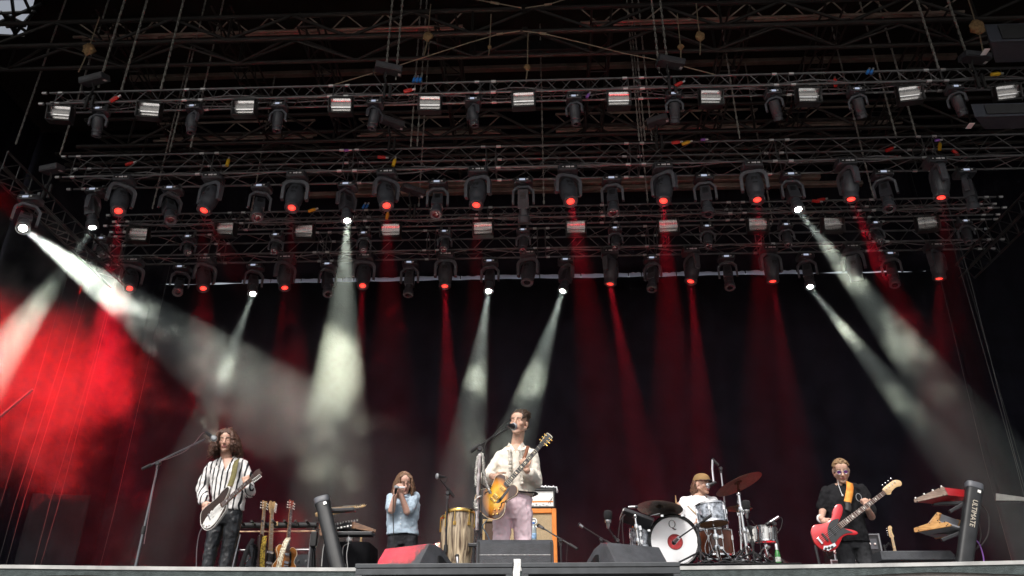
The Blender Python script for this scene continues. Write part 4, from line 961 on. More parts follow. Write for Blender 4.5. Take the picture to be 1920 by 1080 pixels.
# chest print of the dark shirt: small pale ring
o = MB().tube([BP['chest'] + Vector((.11 + .028 * math.cos(a), -.142, .01 + .04 * math.sin(a))) for a in [2 * math.pi * i / 16 for i in range(17)]], .004, 5).build('print', M_['steel'], bp)
MB().tube([BP['wrR'] + Vector((.036 * math.cos(a), .02 + .01 * math.cos(a), .036 * math.sin(a))) for a in [2 * math.pi * i / 14 for i in range(15)]], .010, 6).build('wristband', M_['mark'], bp)
# drummer on his riser
RZ = FL + .66
dp_, DP, DH = person('drummer in white shirt and tan cap singing into a microphone behind the kit', 10.3, dict(
    head=(1317, 909, -.02), neck=(1312, 929, .02), shR=(1284, 939, .02), shL=(1337, 938, .06), chest=(1311, 953, .0), waist=(1308, 983, .0), pel=(1307, 1004, .05),
    elR=(1272, 967, -.05), wrR=(1269, 962, -.28), elL=(1344, 968, -.05), wrL=(1320, 975, -.28), knR=(1290, 1008, -.45), knL=(1364, 1012, -.35), ftR=(1284, 1060, -.42), ftL=(1370, 1063, -.35)), (.85, -.75, -.1), dict(
    skin=(.62, .38, .29), brow=(.12, .06, .035), stubble=((.22, .11, .06), .65), k=1.05, hem=-.08, sleeve=.75, slr=(.075, .082, .05), legw=1.05, leglen=.45,
    handR=((-.1, -.4, .6), (.9, 0, 0), 1, (60, 70, 50)), handL=((-.8, -.5, 0), (0, 0, -1), -1, (60, 70, 50)),
    pants=cloth_mat('black_shorts', (.015, .015, .018), .9, .2), shirt=cloth_mat('white_cotton', (.78, .78, .80), .85, .05, .2)), floor=RZ)
hm = MB(); locks(hm, DH, 230, .21, .011, .010, seed=8, wid=.7, front=.03, vol=.75, bald=.02); remeshed('hair', hm, .0065, mat('brown_hair', (.13, .06, .035), .5, 0, .4, 50, .4, 90), dp_, 1, [(.010, .02, 1)])
strands(DH, dp_, hairl, 120, .22, .014, 23, wid=.85, front=.03, vol=.8, bald=.02)
capm = cloth_mat('tan_canvas', (.30, .185, .085), .9, .15, .2); mb = MB(); vs = []; n = 24
for k in range(8):
    a = math.pi / 2 * k / 7
    for j in range(n): b_ = 2 * math.pi * j / n; vs.append(DH @ (Vector((.092 * math.cos(a) ** .7 * math.cos(b_), .012 + .114 * math.cos(a) ** .7 * math.sin(b_), .045 + .092 * math.sin(a))) * 1.05))
mb.add(vs, [(k * n + j, k * n + (j + 1) % n, (k + 1) * n + (j + 1) % n, (k + 1) * n + j) for k in range(7) for j in range(n)]); cap = mb.build('cap', capm, dp_, 60)
mb = MB(); vs = []
for i in range(11):
    a = math.pi * (1.12 + .76 * i / 10)
    for q, zz in ((.98, .048), (1.62, .040)): vs.append(DH @ (Vector((.092 * math.cos(a) * (1 + (q - 1) * .35), .012 + .114 * math.sin(a) * q, zz)) * 1.05))
mb.add(vs, [(2 * i, 2 * i + 1, 2 * i + 3, 2 * i + 2) for i in range(10)]); o = mb.build('cap_peak', mat('peak_navy', (.03, .03, .04), .8), cap, 60); sm = o.modifiers.new('s', 'SOLIDIFY'); sm.thickness = .006
# stage hand far behind the congas
tp, TP, TH = person('bespectacled stage hand in red shirt and headphones, half hidden behind the congas', 13.4, dict(
    head=(822, 1033, -.03), neck=(819, 1047, .02), shR=(802, 1050, .02), shL=(836, 1050, .02), chest=(819, 1062, 0), waist=(819, 1094, 0), pel=(819, 1112, .04),
    elR=(800, 1085, -.05), wrR=(806, 1090, -.28), elL=(838, 1085, -.05), wrL=(830, 1090, -.28), knR=(811, 1110, -.4), knL=(828, 1110, -.4), ftR=(811, 1150, -.35), ftL=(828, 1150, -.35)), (-.25, -1, -.1), dict(
    skin=(.60, .37, .28), brow=DK, k=1.0, sleeve=.8, stubble=((.25, .14, .1), .5), scalp=(.05, .03, .02),
    handR=((.2, -1, 0), (0, 0, -1), 1), handL=((-.2, -1, 0), (0, 0, -1), -1), pants=cloth_mat('dark_trousers', (.02, .02, .022)), shirt=cloth_mat('red_cotton', (.35, .03, .03), .9)), floor=at(819, 1150, 13.0).z)
glasses(TH, tp, M_['black'], None, 1.02); hm = MB()
for i in range(70):
    a = random.uniform(0, math.pi * 2); el = random.uniform(.3, 1); rr = math.sqrt(1 - el * el); p = Vector((math.cos(a) * rr * .08, .02 + math.sin(a) * rr * .1, .036 + el * .085))
    if p.y < -.05 and p.z < .08: continue
    hm.ball(TH @ p, .016, None, 6, 4)
remeshed('hair', hm, .008, hair_d, tp, 0)
hd = MB().tube([TH @ Vector((.088 * math.cos(a), .01, .02 + .11 * math.sin(a))) for a in [math.pi * i / 12 for i in range(13)]], .008, 6)
hd.build('headband', M_['black'], tp)
for s in (-1, 1): MB().lathe([(.034, 0), (.038, .012), (.03, .03)], frame(TH @ Vector((s * .075, .012, .0)), TH.to_3x3() @ Vector((s, 0, 0))), 14).build('ear_cup', M_['black'], tp)
# ------------------------------------------------------------------ guitars
def spline(pts, n=6):
    out = []; k = len(pts)
    for i in range(k):
        p0, p1, p2, p3 = [Vector(pts[(i + j) % k]) for j in (-1, 0, 1, 2)]
        for j in range(n):
            t = j / n
            out.append(tuple(.5 * ((2 * p1) + (-p0 + p2) * t + (2 * p0 - 5 * p1 + 4 * p2 - p3) * t * t + (-p0 + 3 * p1 - 3 * p2 + p3) * t ** 3)))
    return out
def guitar(name, lab, tail, tip, nrm, outline, th, mats, spec, group=None, cat='guitar'):
    """local X from tail to headstock tip; outlines in metres; spec lists the hardware"""
    tail, tip = Vector(tail), Vector(tip); L = (tip - tail).length; z = Vector(nrm); x = (tip - tail).normalized(); z = (z - x * z.dot(x)).normalized()
    G = frame(tail, z, x); t = thing(name, lab, cat, tail, group)
    sc_ = L / spec['len']; S = G @ Matrix.Scale(sc_, 4)
    out = spline(outline, 5)
    b = MB(); b.prism(out, th, S, 0, -th, .008)
    for i, f in enumerate(b.f):      # rim faces use the second slot
        pass
    body = b.build('body', mats['body'], t, 40)
    if 'top' in mats:
        c = Vector((sum(p[0] for p in out) / len(out), sum(p[1] for p in out) / len(out)))
        inner = [tuple(c + (Vector(p) - c) * .965) for p in out]
        MB().prism(inner, .004, S, 0, -.001).build('top_plate', mats['top'], t, 30)
    if 'bind' in mats:
        MB().tube([S @ Vector((*p, -.003)) for p in out + out[:1]], .0035 * sc_, 5).build('binding', mats['bind'], t)
    if 'guard' in spec: MB().prism(spline(spec['guard'], 4) if spec.get('guard_round', 1) else spec['guard'], .004, S, 0, .003).build('pickguard', mats['guard'], t, 30)
    for pl in spec.get('plates', []): MB().prism(pl[0], .004, S, 0, pl[2] if len(pl) > 2 else .0035).build(pl[1], mats[pl[1]], t, 0)
    n0, n1 = spec['neck']; w0, w1 = .057 * spec.get('nw', 1), .044 * spec.get('nw', 1)
    MB().add([(n0, -w0 / 2, .012), (n1, -w1 / 2, .004), (n1, w1 / 2, .004), (n0, w0 / 2, .012), (n0, -w0 * .35, -.014), (n1, -w1 * .35, -.018), (n1, w1 * .35, -.018), (n0, w0 * .35, -.014)], [(0, 1, 2, 3), (7, 6, 5, 4), (0, 4, 5, 1), (2, 6, 7, 3), (1, 5, 6, 2), (0, 3, 7, 4)], 0, S).build('neck', mats['neck'], t, 30)
    fr = MB().add([(n0 - .01, -w0 / 2, .0125), (n1, -w1 / 2, .0045), (n1, w1 / 2, .0045), (n0 - .01, w0 / 2, .0125), (n0 - .01, -w0 / 2, .018), (n1, -w1 / 2, .010), (n1, w1 / 2, .010), (n0 - .01, w0 / 2, .018)], [(4, 5, 6, 7), (0, 4, 7, 3), (1, 2, 6, 5), (0, 1, 5, 4), (2, 3, 7, 6)], 0, S)
    for i in range(1, 19):
        q = 2 ** (-i / 12); sl = n1 - n0; xx = n0 + sl * ((q - .33) / .67) if q > .33 else n0
        fr.box((xx, 0, .0105 + (n1 - xx) / sl * .008 + .001), (.0028, w1 * .98 + (n1 - xx) / sl * (w0 - w1), .003), S, 1)
        if i in (3, 5, 7, 9, 12, 15): fr.box((xx + .02, 0, .0108 + (n1 - xx) / sl * .008), (.012, .026, .002), S, 1)
    fr.build('fretboard', [mats['board'], mats.get('fret', M_['coupler'])], t, 0)
    hd = spline(spec['head'], 4) if spec.get('head_round', 1) else spec['head']
    MB().prism(hd, .015, S, 0, -.013, .003).build('headstock', mats['headstock'], t, 35)
    for k, (tx_, ty, dy) in enumerate(spec['tuners']):
        tn = MB().lathe([(.006, 0), (.006, .016)], S @ Matrix.Translation((tx_, ty, .001)), 8); tn.tube([(tx_, ty, -.006), (tx_, ty + dy * .7, -.006)], .0035, 5, 0, S); tn.ball((tx_, ty + dy, -.006), (.010, .008, .006), S, 8, 5)
        tn.build('tuner', mats.get('tuner', M_['chrome']), t)
    st = MB(); ns = spec.get('ns', 6)
    for i in range(ns):
        q = (i - (ns - 1) / 2) / max(1, ns - 1)
        st.tube([S @ Vector((spec['bridge'], q * .05, .020)), S @ Vector((n1, q * w1 * .8, .013)), S @ Vector((n1 + .06, q * w1 * 1.0, .006))], .0011 * sc_, 4)
    st.build('strings', M_['steel'], t)
    for px_, wdt, hgt in spec['pickups']: MB().box((px_, 0, .009), (hgt, wdt, .012), S, 0).build('pickup', mats['pickup'], t, 0, .002)
    MB().box((spec['bridge'], 0, .010), (.022, .075, .014), S, 0).build('bridge', mats.get('metal', M_['chrome']), t, 0, .002)
    for kx, ky in spec['knobs']: MB().lathe([(.012, .002), (.012, .012), (.009, .016)], S @ Matrix.Translation((kx, ky, .004)), 12).build('knob', mats['knob'], t)
    for pts, m in spec.get('horn', []): pass
    return t, S
def radial_burst(name, c0, c1, c2):
    m = bpy.data.materials.new(name); m.use_nodes = True; t = m.node_tree; b = t.nodes['Principled BSDF']; b.inputs['Roughness'].default_value = .18; b.inputs['Coat Weight'].default_value = .7
    tc = t.nodes.new('ShaderNodeTexCoord'); mp = t.nodes.new('ShaderNodeMapping'); mp.vector_type = 'POINT'; g = t.nodes.new('ShaderNodeTexGradient'); g.gradient_type = 'SPHERICAL'
    t.links.new(tc.outputs['Generated'], mp.inputs[0]); mp.inputs['Location'].default_value = (-.95, -1.05, -1.0); mp.inputs['Scale'].default_value = (1.9, 2.1, 2.0)
    t.links.new(mp.outputs[0], g.inputs[0]); rp = t.nodes.new('ShaderNodeValToRGB'); t.links.new(g.outputs[0], rp.inputs[0])
    e = rp.color_ramp.elements; e[0].position = .10; e[0].color = (*c2, 1); e[1].position = .62; e[1].color = (*c0, 1); k = e.new(.36); k.color = (*c1, 1)
    t.links.new(rp.outputs[0], b.inputs['Base Color']); return m
maple = wood('maple', (.55, .36, .17), (.68, .47, .25), (4, 30, 30), .35, .4); rose = wood('rosewood', (.06, .025, .016), (.11, .05, .03), (4, 60, 60), .5)
gloss_b = mat('gloss_black', (.012, .012, .013), .12, 0, .1, 5, coat=.6); white_pl = mat('white_plastic', (.78, .77, .74), .3, 0, .05, 5, coat=.3); cream = mat('cream_plastic', (.75, .68, .52), .4, 0, .05)
gold = mat('gold_plate', (.80, .52, .16), .25, 1.0, .08)
ES = [(0, 0), (.012, -.10), (.07, -.185), (.16, -.20), (.235, -.155), (.28, -.128), (.335, -.142), (.40, -.165), (.455, -.145), (.478, -.095), (.46, -.055), (.425, -.032), (.425, .032), (.46, .055), (.478, .095), (.455, .145), (.40, .165), (.335, .142), (.28, .128), (.235, .155), (.16, .20), (.07, .185), (.012, .10)]
HB = [(.72 + .29, -.022), (1.035, -.03), (1.10, -.036), (1.145, -.040), (1.162, -.03), (1.152, 0), (1.162, .03), (1.145, .040), (1.10, .036), (1.035, .03), (.72 + .29, .022)]
es_spec = dict(len=1.16, neck=(.41, 1.012), head=HB, tuners=[(1.04 + .04 * i, s * .026, s * .032) for s in (-1, 1) for i in range(3)], bridge=.19, pickups=[(.24, .07, .036), (.355, .07, .036)], knobs=[(.08, -.12), (.115, -.15), (.13, -.095), (.165, -.125)],
               guard=[(.20, -.045), (.30, -.048), (.40, -.042), (.41, -.055), (.36, -.072), (.24, -.08), (.205, -.07)])
sung, _S = guitar('electric_guitar', 'sunburst hollow guitar with cream binding held by the singer', at(903, 962, 7.35 - .25), at(1032, 815, 7.35 - .38), (-.18, -1, .12), ES, .048,
    dict(body=mat('amber_sides', (.42, .16, .03), .2, 0, .2, 6, coat=.6), top=radial_burst('sunburst', (.92, .50, .05), (.72, .26, .02), (.05, .018, .008)), bind=cream, guard=gloss_b, neck=mat('neck_brown', (.12, .04, .02), .3, coat=.4), board=gloss_b, fret=cream, headstock=gloss_b, pickup=gold, knob=gold, tuner=gold, metal=gold), es_spec)
MB().tube([_S @ Vector(p) for p in ((1.013, -.028, .004), (1.10, -.040, .004), (1.150, -.043, .004), (1.158, 0, .004), (1.150, .043, .004), (1.10, .040, .004), (1.013, .028, .004))], .0025, 4).build('head_binding', cream, sung)
for s in (-1, 1): MB().tube([_S @ Vector((.17 + .02 * i, s * (.115 + .012 * math.sin(i * 1.5)), .0045)) for i in range(7)], .005, 5).build('sound_hole', M_['black'], sung)
# offset reverse body: dark top, white lower half
RV = [(0, .02), (.005, -.05), (.04, -.11), (.12, -.14), (.22, -.125), (.31, -.10), (.37, -.08), (.405, -.045), (.40, -.03), (.40, .03), (.44, .05), (.50, .085), (.535, .12), (.52, .15), (.44, .155), (.33, .135), (.22, .14), (.12, .145), (.05, .12)]
rv_spec = dict(len=1.0, neck=(.36, .835), head=[(.83, -.024), (.87, -.035), (.97, -.045), (1.0, -.03), (.985, .0), (.995, .03), (.93, .05), (.87, .035), (.83, .024)], tuners=[(.862 + .021 * i, -.030 - .002 * i, -.026) for i in range(6)], bridge=.15, pickups=[(.2, .08, .03), (.33, .08, .03)], knobs=[(.07, -.07), (.105, -.085), (.04, -.03)],
               guard=[(.02, -.03), (.06, -.10), (.14, -.12), (.24, -.105), (.39, -.035), (.40, -.028), (.40, .005), (.30, .045), (.2, .03), (.1, .02)], guard_round=1)
wg, _W = guitar('electric_guitar', 'white guitar with dark brown upper body held by the curly haired guitarist', at(377, 984, 8.1 - .26), at(489, 882, 8.1 - .56), (-.12, -1, .10), RV, .042,
    dict(body=mat('cream_white', (.75, .72, .68), .2, 0, .05, 5, coat=.5), top=mat('dark_walnut_finish', (.035, .018, .014), .22, 0, .3, 8, coat=.5), bind=white_pl, guard=white_pl, neck=maple, board=rose, fret=M_['coupler'], headstock=mat('dark_headstock', (.05, .025, .02), .3), pickup=white_pl, knob=white_pl, tuner=white_pl), rv_spec)
JB = [(.0, .03), (.004, -.05), (.05, -.125), (.13, -.155), (.21, -.135), (.28, -.105), (.34, -.115), (.40, -.155), (.435, -.165), (.445, -.14), (.41, -.09), (.365, -.045), (.355, -.03), (.355, .03), (.40, .055), (.455, .082), (.50, .12), (.515, .165), (.475, .188), (.40, .168), (.33, .115), (.26, .105), (.19, .13), (.12, .16), (.05, .13)]
BHD = [(.99, -.026), (1.01, -.045), (1.03, -.05), (1.06, -.035), (1.13, -.028), (1.18, -.045), (1.21, -.03), (1.215, .0), (1.19, .03), (1.15, .045), (1.08, .046), (1.01, .042), (.99, .026)]
jb_spec = dict(len=1.21, neck=(.33, .99), nw=1.05, head=BHD, ns=4, tuners=[(1.03 + .042 * i, .02, .052) for i in range(4)], bridge=.055, pickups=[(.125, .095, .022), (.235, .095, .022)], knobs=[],
               guard=[(.15, -.10), (.24, -.085), (.33, -.09), (.385, -.12), (.40, -.12), (.36, -.05), (.35, .03), (.38, .065), (.30, .09), (.22, .06), (.16, -.02)], plates=[([(.02, -.085), (.055, -.125), (.16, -.13), (.165, -.10), (.09, -.085), (.05, -.06)], 'control_plate', .008)])
redp = mat('candy_red', (.52, .012, .02), .16, .25, .15, 4, coat=.8)
bg_, _B = guitar('bass_guitar', 'shiny red bass with black pickguard held by the bassist', at(1530, 1020, 8.7 - .26), at(1687, 902, 8.7 - .30), (.0, -1, .10), JB, .042, dict(body=redp, guard=gloss_b, neck=maple, board=rose, fret=mat('pearl', (.75, .74, .7), .3), headstock=maple, pickup=M_['black'], knob=M_['black'], control_plate=M_['chrome']), jb_spec, None, 'bass')
for i in range(3): MB().lathe([(.013, 0), (.013, .014)], _B @ Matrix.Translation((.045 + .033 * i, -.095 - .012 * i, .012)), 12).build('knob', M_['black'], bg_)
def strap(lab, pts, w, m, up=(0, -1, 0)):
    mb = MB(); pts = spline_open(pts, 6); vs = []
    for i, p in enumerate(pts):
        d = (pts[min(i + 1, len(pts) - 1)] - pts[max(0, i - 1)]).normalized(); s = d.cross(Vector(up)).normalized(); vs += [p - s * w / 2, p + s * w / 2]
    mb.add(vs, [(2 * i, 2 * i + 1, 2 * i + 3, 2 * i + 2) for i in range(len(pts) - 1)]); o = mb.build('guitar_strap', m, None, 180); q = o.modifiers.new('s', 'SOLIDIFY'); q.thickness = .005
    return tag(o, lab, 'strap')
def spline_open(pts, n):
    pts = [Vector(p) for p in pts]; e = [pts[0] * 2 - pts[1]] + pts + [pts[-1] * 2 - pts[-2]]; out = []
    for i in range(1, len(e) - 2):
        p0, p1, p2, p3 = e[i - 1:i + 3]
        for j in range(n):
            t = j / n; out.append(.5 * ((2 * p1) + (-p0 + p2) * t + (2 * p0 - 5 * p1 + 4 * p2 - p3) * t * t + (-p0 + 3 * p1 - 3 * p2 + p3) * t ** 3))
    return out + [pts[-1]]
strap('olive webbing strap over the curly haired guitarist, ending in brown leather', [at(444, 862, 8.05), at(441, 872, 7.93), at(438, 890, 7.89), at(433, 906, 7.87), at(430, 914, 7.86)], .055, mat('olive_webbing', (.16, .14, .055), .9, 0, .2, 40))
strap('brown leather strap end joining webbing and white guitar', [at(430.5, 911, 7.855), at(429, 920, 7.83), at(426, 926, 7.80)], .045, mat('strap_leather', (.10, .045, .025), .6))
strap('orange patterned strap over the bassist shoulder', [at(1593, 904, 8.62), at(1594, 914, 8.54), at(1592, 928, 8.51), at(1589, 942, 8.49)], .072, mat('orange_print', (.80, .18, .015), .7, 0, .1, 16, c2=(.85, .42, .08)))
strap('black strap end below the orange strap on the bass', [at(1589, 941, 8.488), at(1591, 950, 8.46), at(1590, 957, 8.44)], .06, mat('strap_black', (.02, .02, .022), .6))
strap('thin brown leather strap on the singer shoulder', [at(990, 836, 7.26), at(986, 850, 7.21), at(981, 864, 7.17)], .03, mat('tan_leather', (.20, .07, .03), .5))
# ------------------------------------------------------------------ microphones, stands and cables
blk, chr_, rub = M_['black'], M_['chrome'], M_['rubber']
satin = mat('satin_black_metal', (.03, .03, .033), .35, .3, .2, 10); gunm = mat('grey_stand_metal', (.22, .23, .25), .3, .8, .15, 10)
def text(name, s, M, size, m, parent, ext=.001, font=None, align='CENTER'):
    c = bpy.data.curves.new(name, 'FONT'); c.body = s; c.size = size; c.extrude = ext; c.align_x = align; c.align_y = 'CENTER'; c.materials.append(m)
    q = bpy.data.objects.new('tmp', c); col.objects.link(q); bpy.context.view_layer.update(); me = bpy.data.meshes.new_from_object(q.evaluated_get(bpy.context.evaluated_depsgraph_get())); bpy.data.objects.remove(q)
    if not me.materials: me.materials.append(m)
    o = bpy.data.objects.new(name, me); col.objects.link(o); o.parent = parent; o.matrix_local = Matrix.Translation(-root_of(parent)) @ M; return o
def mic_stand(lab, piv, a, b, zf=FL, m=None, legs=True, r=.011, round_base=False, lean=(0, 0)):
    m = m or satin; piv, a, b = Vector(piv), Vector(a), Vector(b); foot = Vector((piv.x + lean[0], piv.y + lean[1], zf + .004)); t = thing('microphone_stand', lab, 'mic stand', foot)
    mid = foot.lerp(piv, .55); MB().tube([foot + Vector((0, 0, .03)), mid], r * 1.25, 8).tube([mid, piv], r * .9, 8).build('pole', m, t)
    MB().lathe([(r * 1.7, -.03), (r * 2.1, 0), (r * 1.7, .05)], frame(mid, piv - foot), 10).build('clutch', rub, t)
    if round_base: MB().lathe([(.12, 0), (.125, .012), (.03, .03)], Matrix.Translation(foot), 20).build('foot', satin, t)
    else:
        for i in range(3):
            an = 2 * math.pi * i / 3 + .5; MB().tube([foot + Vector((0, 0, .12)), foot + Vector((math.cos(an) * .3, math.sin(an) * .3, .012))], r * .9, 6).build('leg', m, t)
    MB().lathe([(.018, -.028), (.024, -.02), (.024, .02), (.018, .028)], frame(piv, (0, 1, 0)), 12).box(piv + Vector((0, 0, -.03)), (.026, .026, .05)).build('pivot', satin, t)
    MB().tube([a, b], r * .75, 8).build('boom', m, t); d = (b - a).normalized()
    MB().tube([a - d * .02, a + d * .09], r * 1.5, 8).build('grip', rub, t)
    return t
def mic(lab, head, tail, style='ball', s=1.0):
    head, tail = Vector(head), Vector(tail); t = thing('microphone', lab, 'microphone', tail); d = (head - tail).normalized(); L = (head - tail).length; Fm = frame(tail, d)
    if style == 'ball':
        MB().lathe([(.011 * s, 0), (.014 * s, .01), (.019 * s, L * .72), (.024 * s, L * .78)], Fm, 14).build('handle', satin, t)
        MB().lathe([(.022 * s, L * .76), (.029 * s, L * .84), (.031 * s, L * .93), (.028 * s, L * 1.02), (.018 * s, L * 1.10), (.004, L * 1.13)], Fm, 16).build('grille', mat('mic_grille', (.42, .44, .47), .4, .8, .3, 60, .5, 300), t)
        MB().lathe([(.0315 * s, L * .91), (.0325 * s, L * .93), (.0315 * s, L * .95)], Fm, 16).build('band', M_['steel'], t)
    elif style == 'foam':
        MB().lathe([(.012, 0), (.018, L * .1), (.02, L * .32)], Fm, 14).build('handle', M_['steel'], t)
        MB().lathe([(.034, L * .32), (.036, L * .36), (.036, L * .48), (.034, L * .5)], Fm, 16).build('collar', chr_, t)
        MB().lathe([(.036, L * .5), (.045, L * .56), (.047, L * .85), (.040, L * .97), (.015, L * 1.02)], Fm, 16).build('windscreen', mat('mic_foam', (.018, .018, .02), .95, 0, .3, 40, .6, 160), t)
    else:
        MB().lathe([(.011 * s, 0), (.013 * s, L * .3), (.013 * s, L * .95), (.009, L)], Fm, 12).build('handle', M_['steel'], t)
        MB().lathe([(.014 * s, L * .7), (.015 * s, L * .75), (.015 * s, L * .98), (.012, L * 1.01)], Fm, 12).build('grille', satin, t)
    return t
def cable(lab, pts, r=.005, m=None, n=5):
    o = MB().tube(spline_open(pts, n), r, 6).build('cable', m or rub, None); return tag(o, lab, 'cable')
# tall stand at the left
mic_stand('tall grey boom stand in front of the dark wing, leaning toward the curly haired guitarist', at(297, 869, 7.9), at(270, 878, 7.95), at(385, 823, 7.75), m=gunm, lean=(-.03, 0))
mic('blue-grey ball microphone before the face of the curly haired guitarist', at(402.5, 823, 7.70), at(386, 810, 7.78))
cable('thin cable running from the ball microphone down the tall grey boom stand', [at(386, 810, 7.78), at(379, 813, 7.78), at(365, 830, 7.77), at(345, 847, 7.8), at(318, 859, 7.86), at(296, 872, 7.88), at(285, 930, 7.88), at(270, 1020, 7.88)], .004, mat('cable_rose', (.16, .10, .11), .5))
# singer's stand with scarves
mic_stand('black boom stand in front of the singer, hung with scarves', at(900.5, 842, 6.95), at(886, 844, 6.98), at(948, 805, 6.92), m=satin, r=.013)
mic('silver tipped black vocal microphone at the mouth of the singer', at(964, 800, 7.06), at(951, 797, 6.93), 'ball', 1.15)
cable('cable looping from the vocal microphone along the boom in front of the singer', [at(951, 797, 6.93), at(958, 789, 6.95), at(953, 788, 6.93), at(942, 797, 6.92), at(925, 816, 6.93), at(908, 838, 6.94), at(904, 900, 6.94), at(903, 1000, 6.94)], .0045)
scm = mat('beaded_scarf', (.30, .20, .17), .8, 0, .5, 70, .5, 120, c2=(.75, .68, .62)); scw = mat('pale_scarf', (.60, .54, .54), .9, 0, .3, 20)
for k, (pts, w_, m, lab) in enumerate([([(903, 850), (897, 858), (894, 880), (893, 905), (894, 912)], .03, scm, 'short beaded scarf hanging on the outer side of the vocal stand'), ([(904, 850), (906, 862), (908, 890), (914, 912), (920, 926)], .02, scm, 'beaded cord hanging from the vocal stand toward the sunburst guitar'), ([(900, 852), (898, 890), (896, 930), (895, 965), (894, 995)], .024, scw, 'long pale scarf hanging down the vocal stand'), ([(902, 930), (893, 938), (892, 948), (894, 956)], .03, scm, 'dark feather like tassel tied midway on the vocal stand')]):
    mb = MB(); P3 = spline_open([at(x, y, 6.93 - .01 * k) for x, y in pts], 6); vs = []
    for i, p in enumerate(P3):
        q = w_ * (.5 + .5 * math.sin(i * .9 + k) ** 2); vs += [p + Vector((-q / 2, .012 * math.sin(i * 1.7), 0)), p + Vector((0, -.015, 0)), p + Vector((q / 2, .012 * math.cos(i * 1.4), 0))]
    mb.add(vs, [(3 * i + j, 3 * i + j + 1, 3 * i + j + 4, 3 * i + j + 3) for i in range(len(P3) - 1) for j in range(2)]); o = mb.build('scarf', m, None, 60); sm = o.modifiers.new('s', 'SOLIDIFY'); sm.thickness = .007; tag(o, lab, 'scarf')
# harmonica and its bullet microphone
mic('dark hand held microphone cupped by the harmonica player', at(743.5, 912, 8.93), at(741, 926, 8.98), 'ball', .9)
o = MB().box((0, 0, 0), (.10, .028, .02), Matrix.Translation(at(751, 914, 8.97)) @ Matrix.Rotation(.2, 4, 'Z')).build('harmonica', chr_, None, 0, .004); tag(o, 'chrome harmonica held to the mouth of the long haired player', 'harmonica')
cable('dark cable hanging from the hand held microphone of the harmonica player', [at(741, 927, 8.98), at(738, 933, 8.95), at(737, 960, 8.95), at(738, 1000, 8.96), at(741, 1060, 8.98)], .0055)
# conga stand microphone, amplifier and drum area stands
mic_stand('dark boom stand standing between harmonica player and congas', at(839.5, 925, 8.3), at(849, 929, 8.32), at(826, 899, 8.25), m=satin)
mic('silver ball microphone over the conga stand, pointing away from the singer', at(818.5, 893, 8.22), at(834, 894, 8.25))
cable('short cable loop behind the silver conga stand microphone', [at(834, 894, 8.25), at(838, 896, 8.27), at(837, 903, 8.28), at(831, 905, 8.27)], .004)
mic_stand('low boom stand with its microphone aimed at the orange cabinet', at(1051, 1013, 8.9), at(1080, 1028, 8.85), at(1016, 989, 9.05), m=satin)
mic('small black microphone in front of the orange cabinet grille', at(1009, 985, 9.1), at(1019, 991, 9.03), 'pencil', 1.4)
mic_stand('dark boom stand in red gloom between orange cabinet and drum riser', at(1127, 1012, 9.4), at(1148, 1022, 9.4), at(1090, 986, 9.4), m=satin)
mic('small black microphone in red gloom near the drum riser', at(1084, 982, 9.4), at(1093, 989, 9.4), 'pencil', 1.5)
mic_stand('short stand holding the foam covered microphone beside the drum pads', at(1158, 1014, 9.15), at(1160, 1018, 9.15), at(1141, 992, 9.1), FL + .66, satin)
mic('large foam covered microphone left of the drum kit', at(1140, 957, 9.05), at(1140, 991, 9.1), 'foam')
mic_stand('dark stand holding the foam covered microphone before the hi-hat', at(1407, 990, 9.15), at(1409, 1002, 9.15), at(1400, 975, 9.1), FL + .66, satin)
mic('large foam covered microphone beside the chrome cymbal stand', at(1398, 938, 9.05), at(1401, 972, 9.1), 'foam')
mic_stand('black boom stand crossing in front of the bass drum', at(1308, 986, 9.1), at(1331, 968, 9.1), at(1272, 1009, 9.25), FL + .66, satin)
mic('black kick microphone at the hole of the bass drum', at(1263, 1018, 9.38), at(1273, 1008, 9.24), 'pencil', 1.8)
mic_stand('tall thin boom stand rising behind the rack tom', at(1351, 879, 10.0), at(1345, 870, 10.0), at(1336, 861, 10.0), FL + .66, M_['steel'])
o = MB().tube([at(1336, 861, 10.0), at(1335.5, 880, 10.0), at(1338, 903, 9.98)], .014, 8).build('gooseneck', M_['steel'], None); tag(o, 'hanging steel gooseneck carrying the drummer microphone', 'gooseneck')
mic('silver ball microphone at the mouth of the drummer', at(1326.5, 911, 10.02), at(1343, 904, 9.95), 'ball', 1.15)
mic_stand('small dark stand for the snare microphone at the far side of the kit', at(1452, 983, 9.6), at(1454, 990, 9.6), at(1447, 979, 9.6), FL + .66, satin)
mic('silver pencil microphone over the chrome snare drum', at(1437, 984, 9.6), at(1460, 969, 9.6), 'pencil', 1.5)
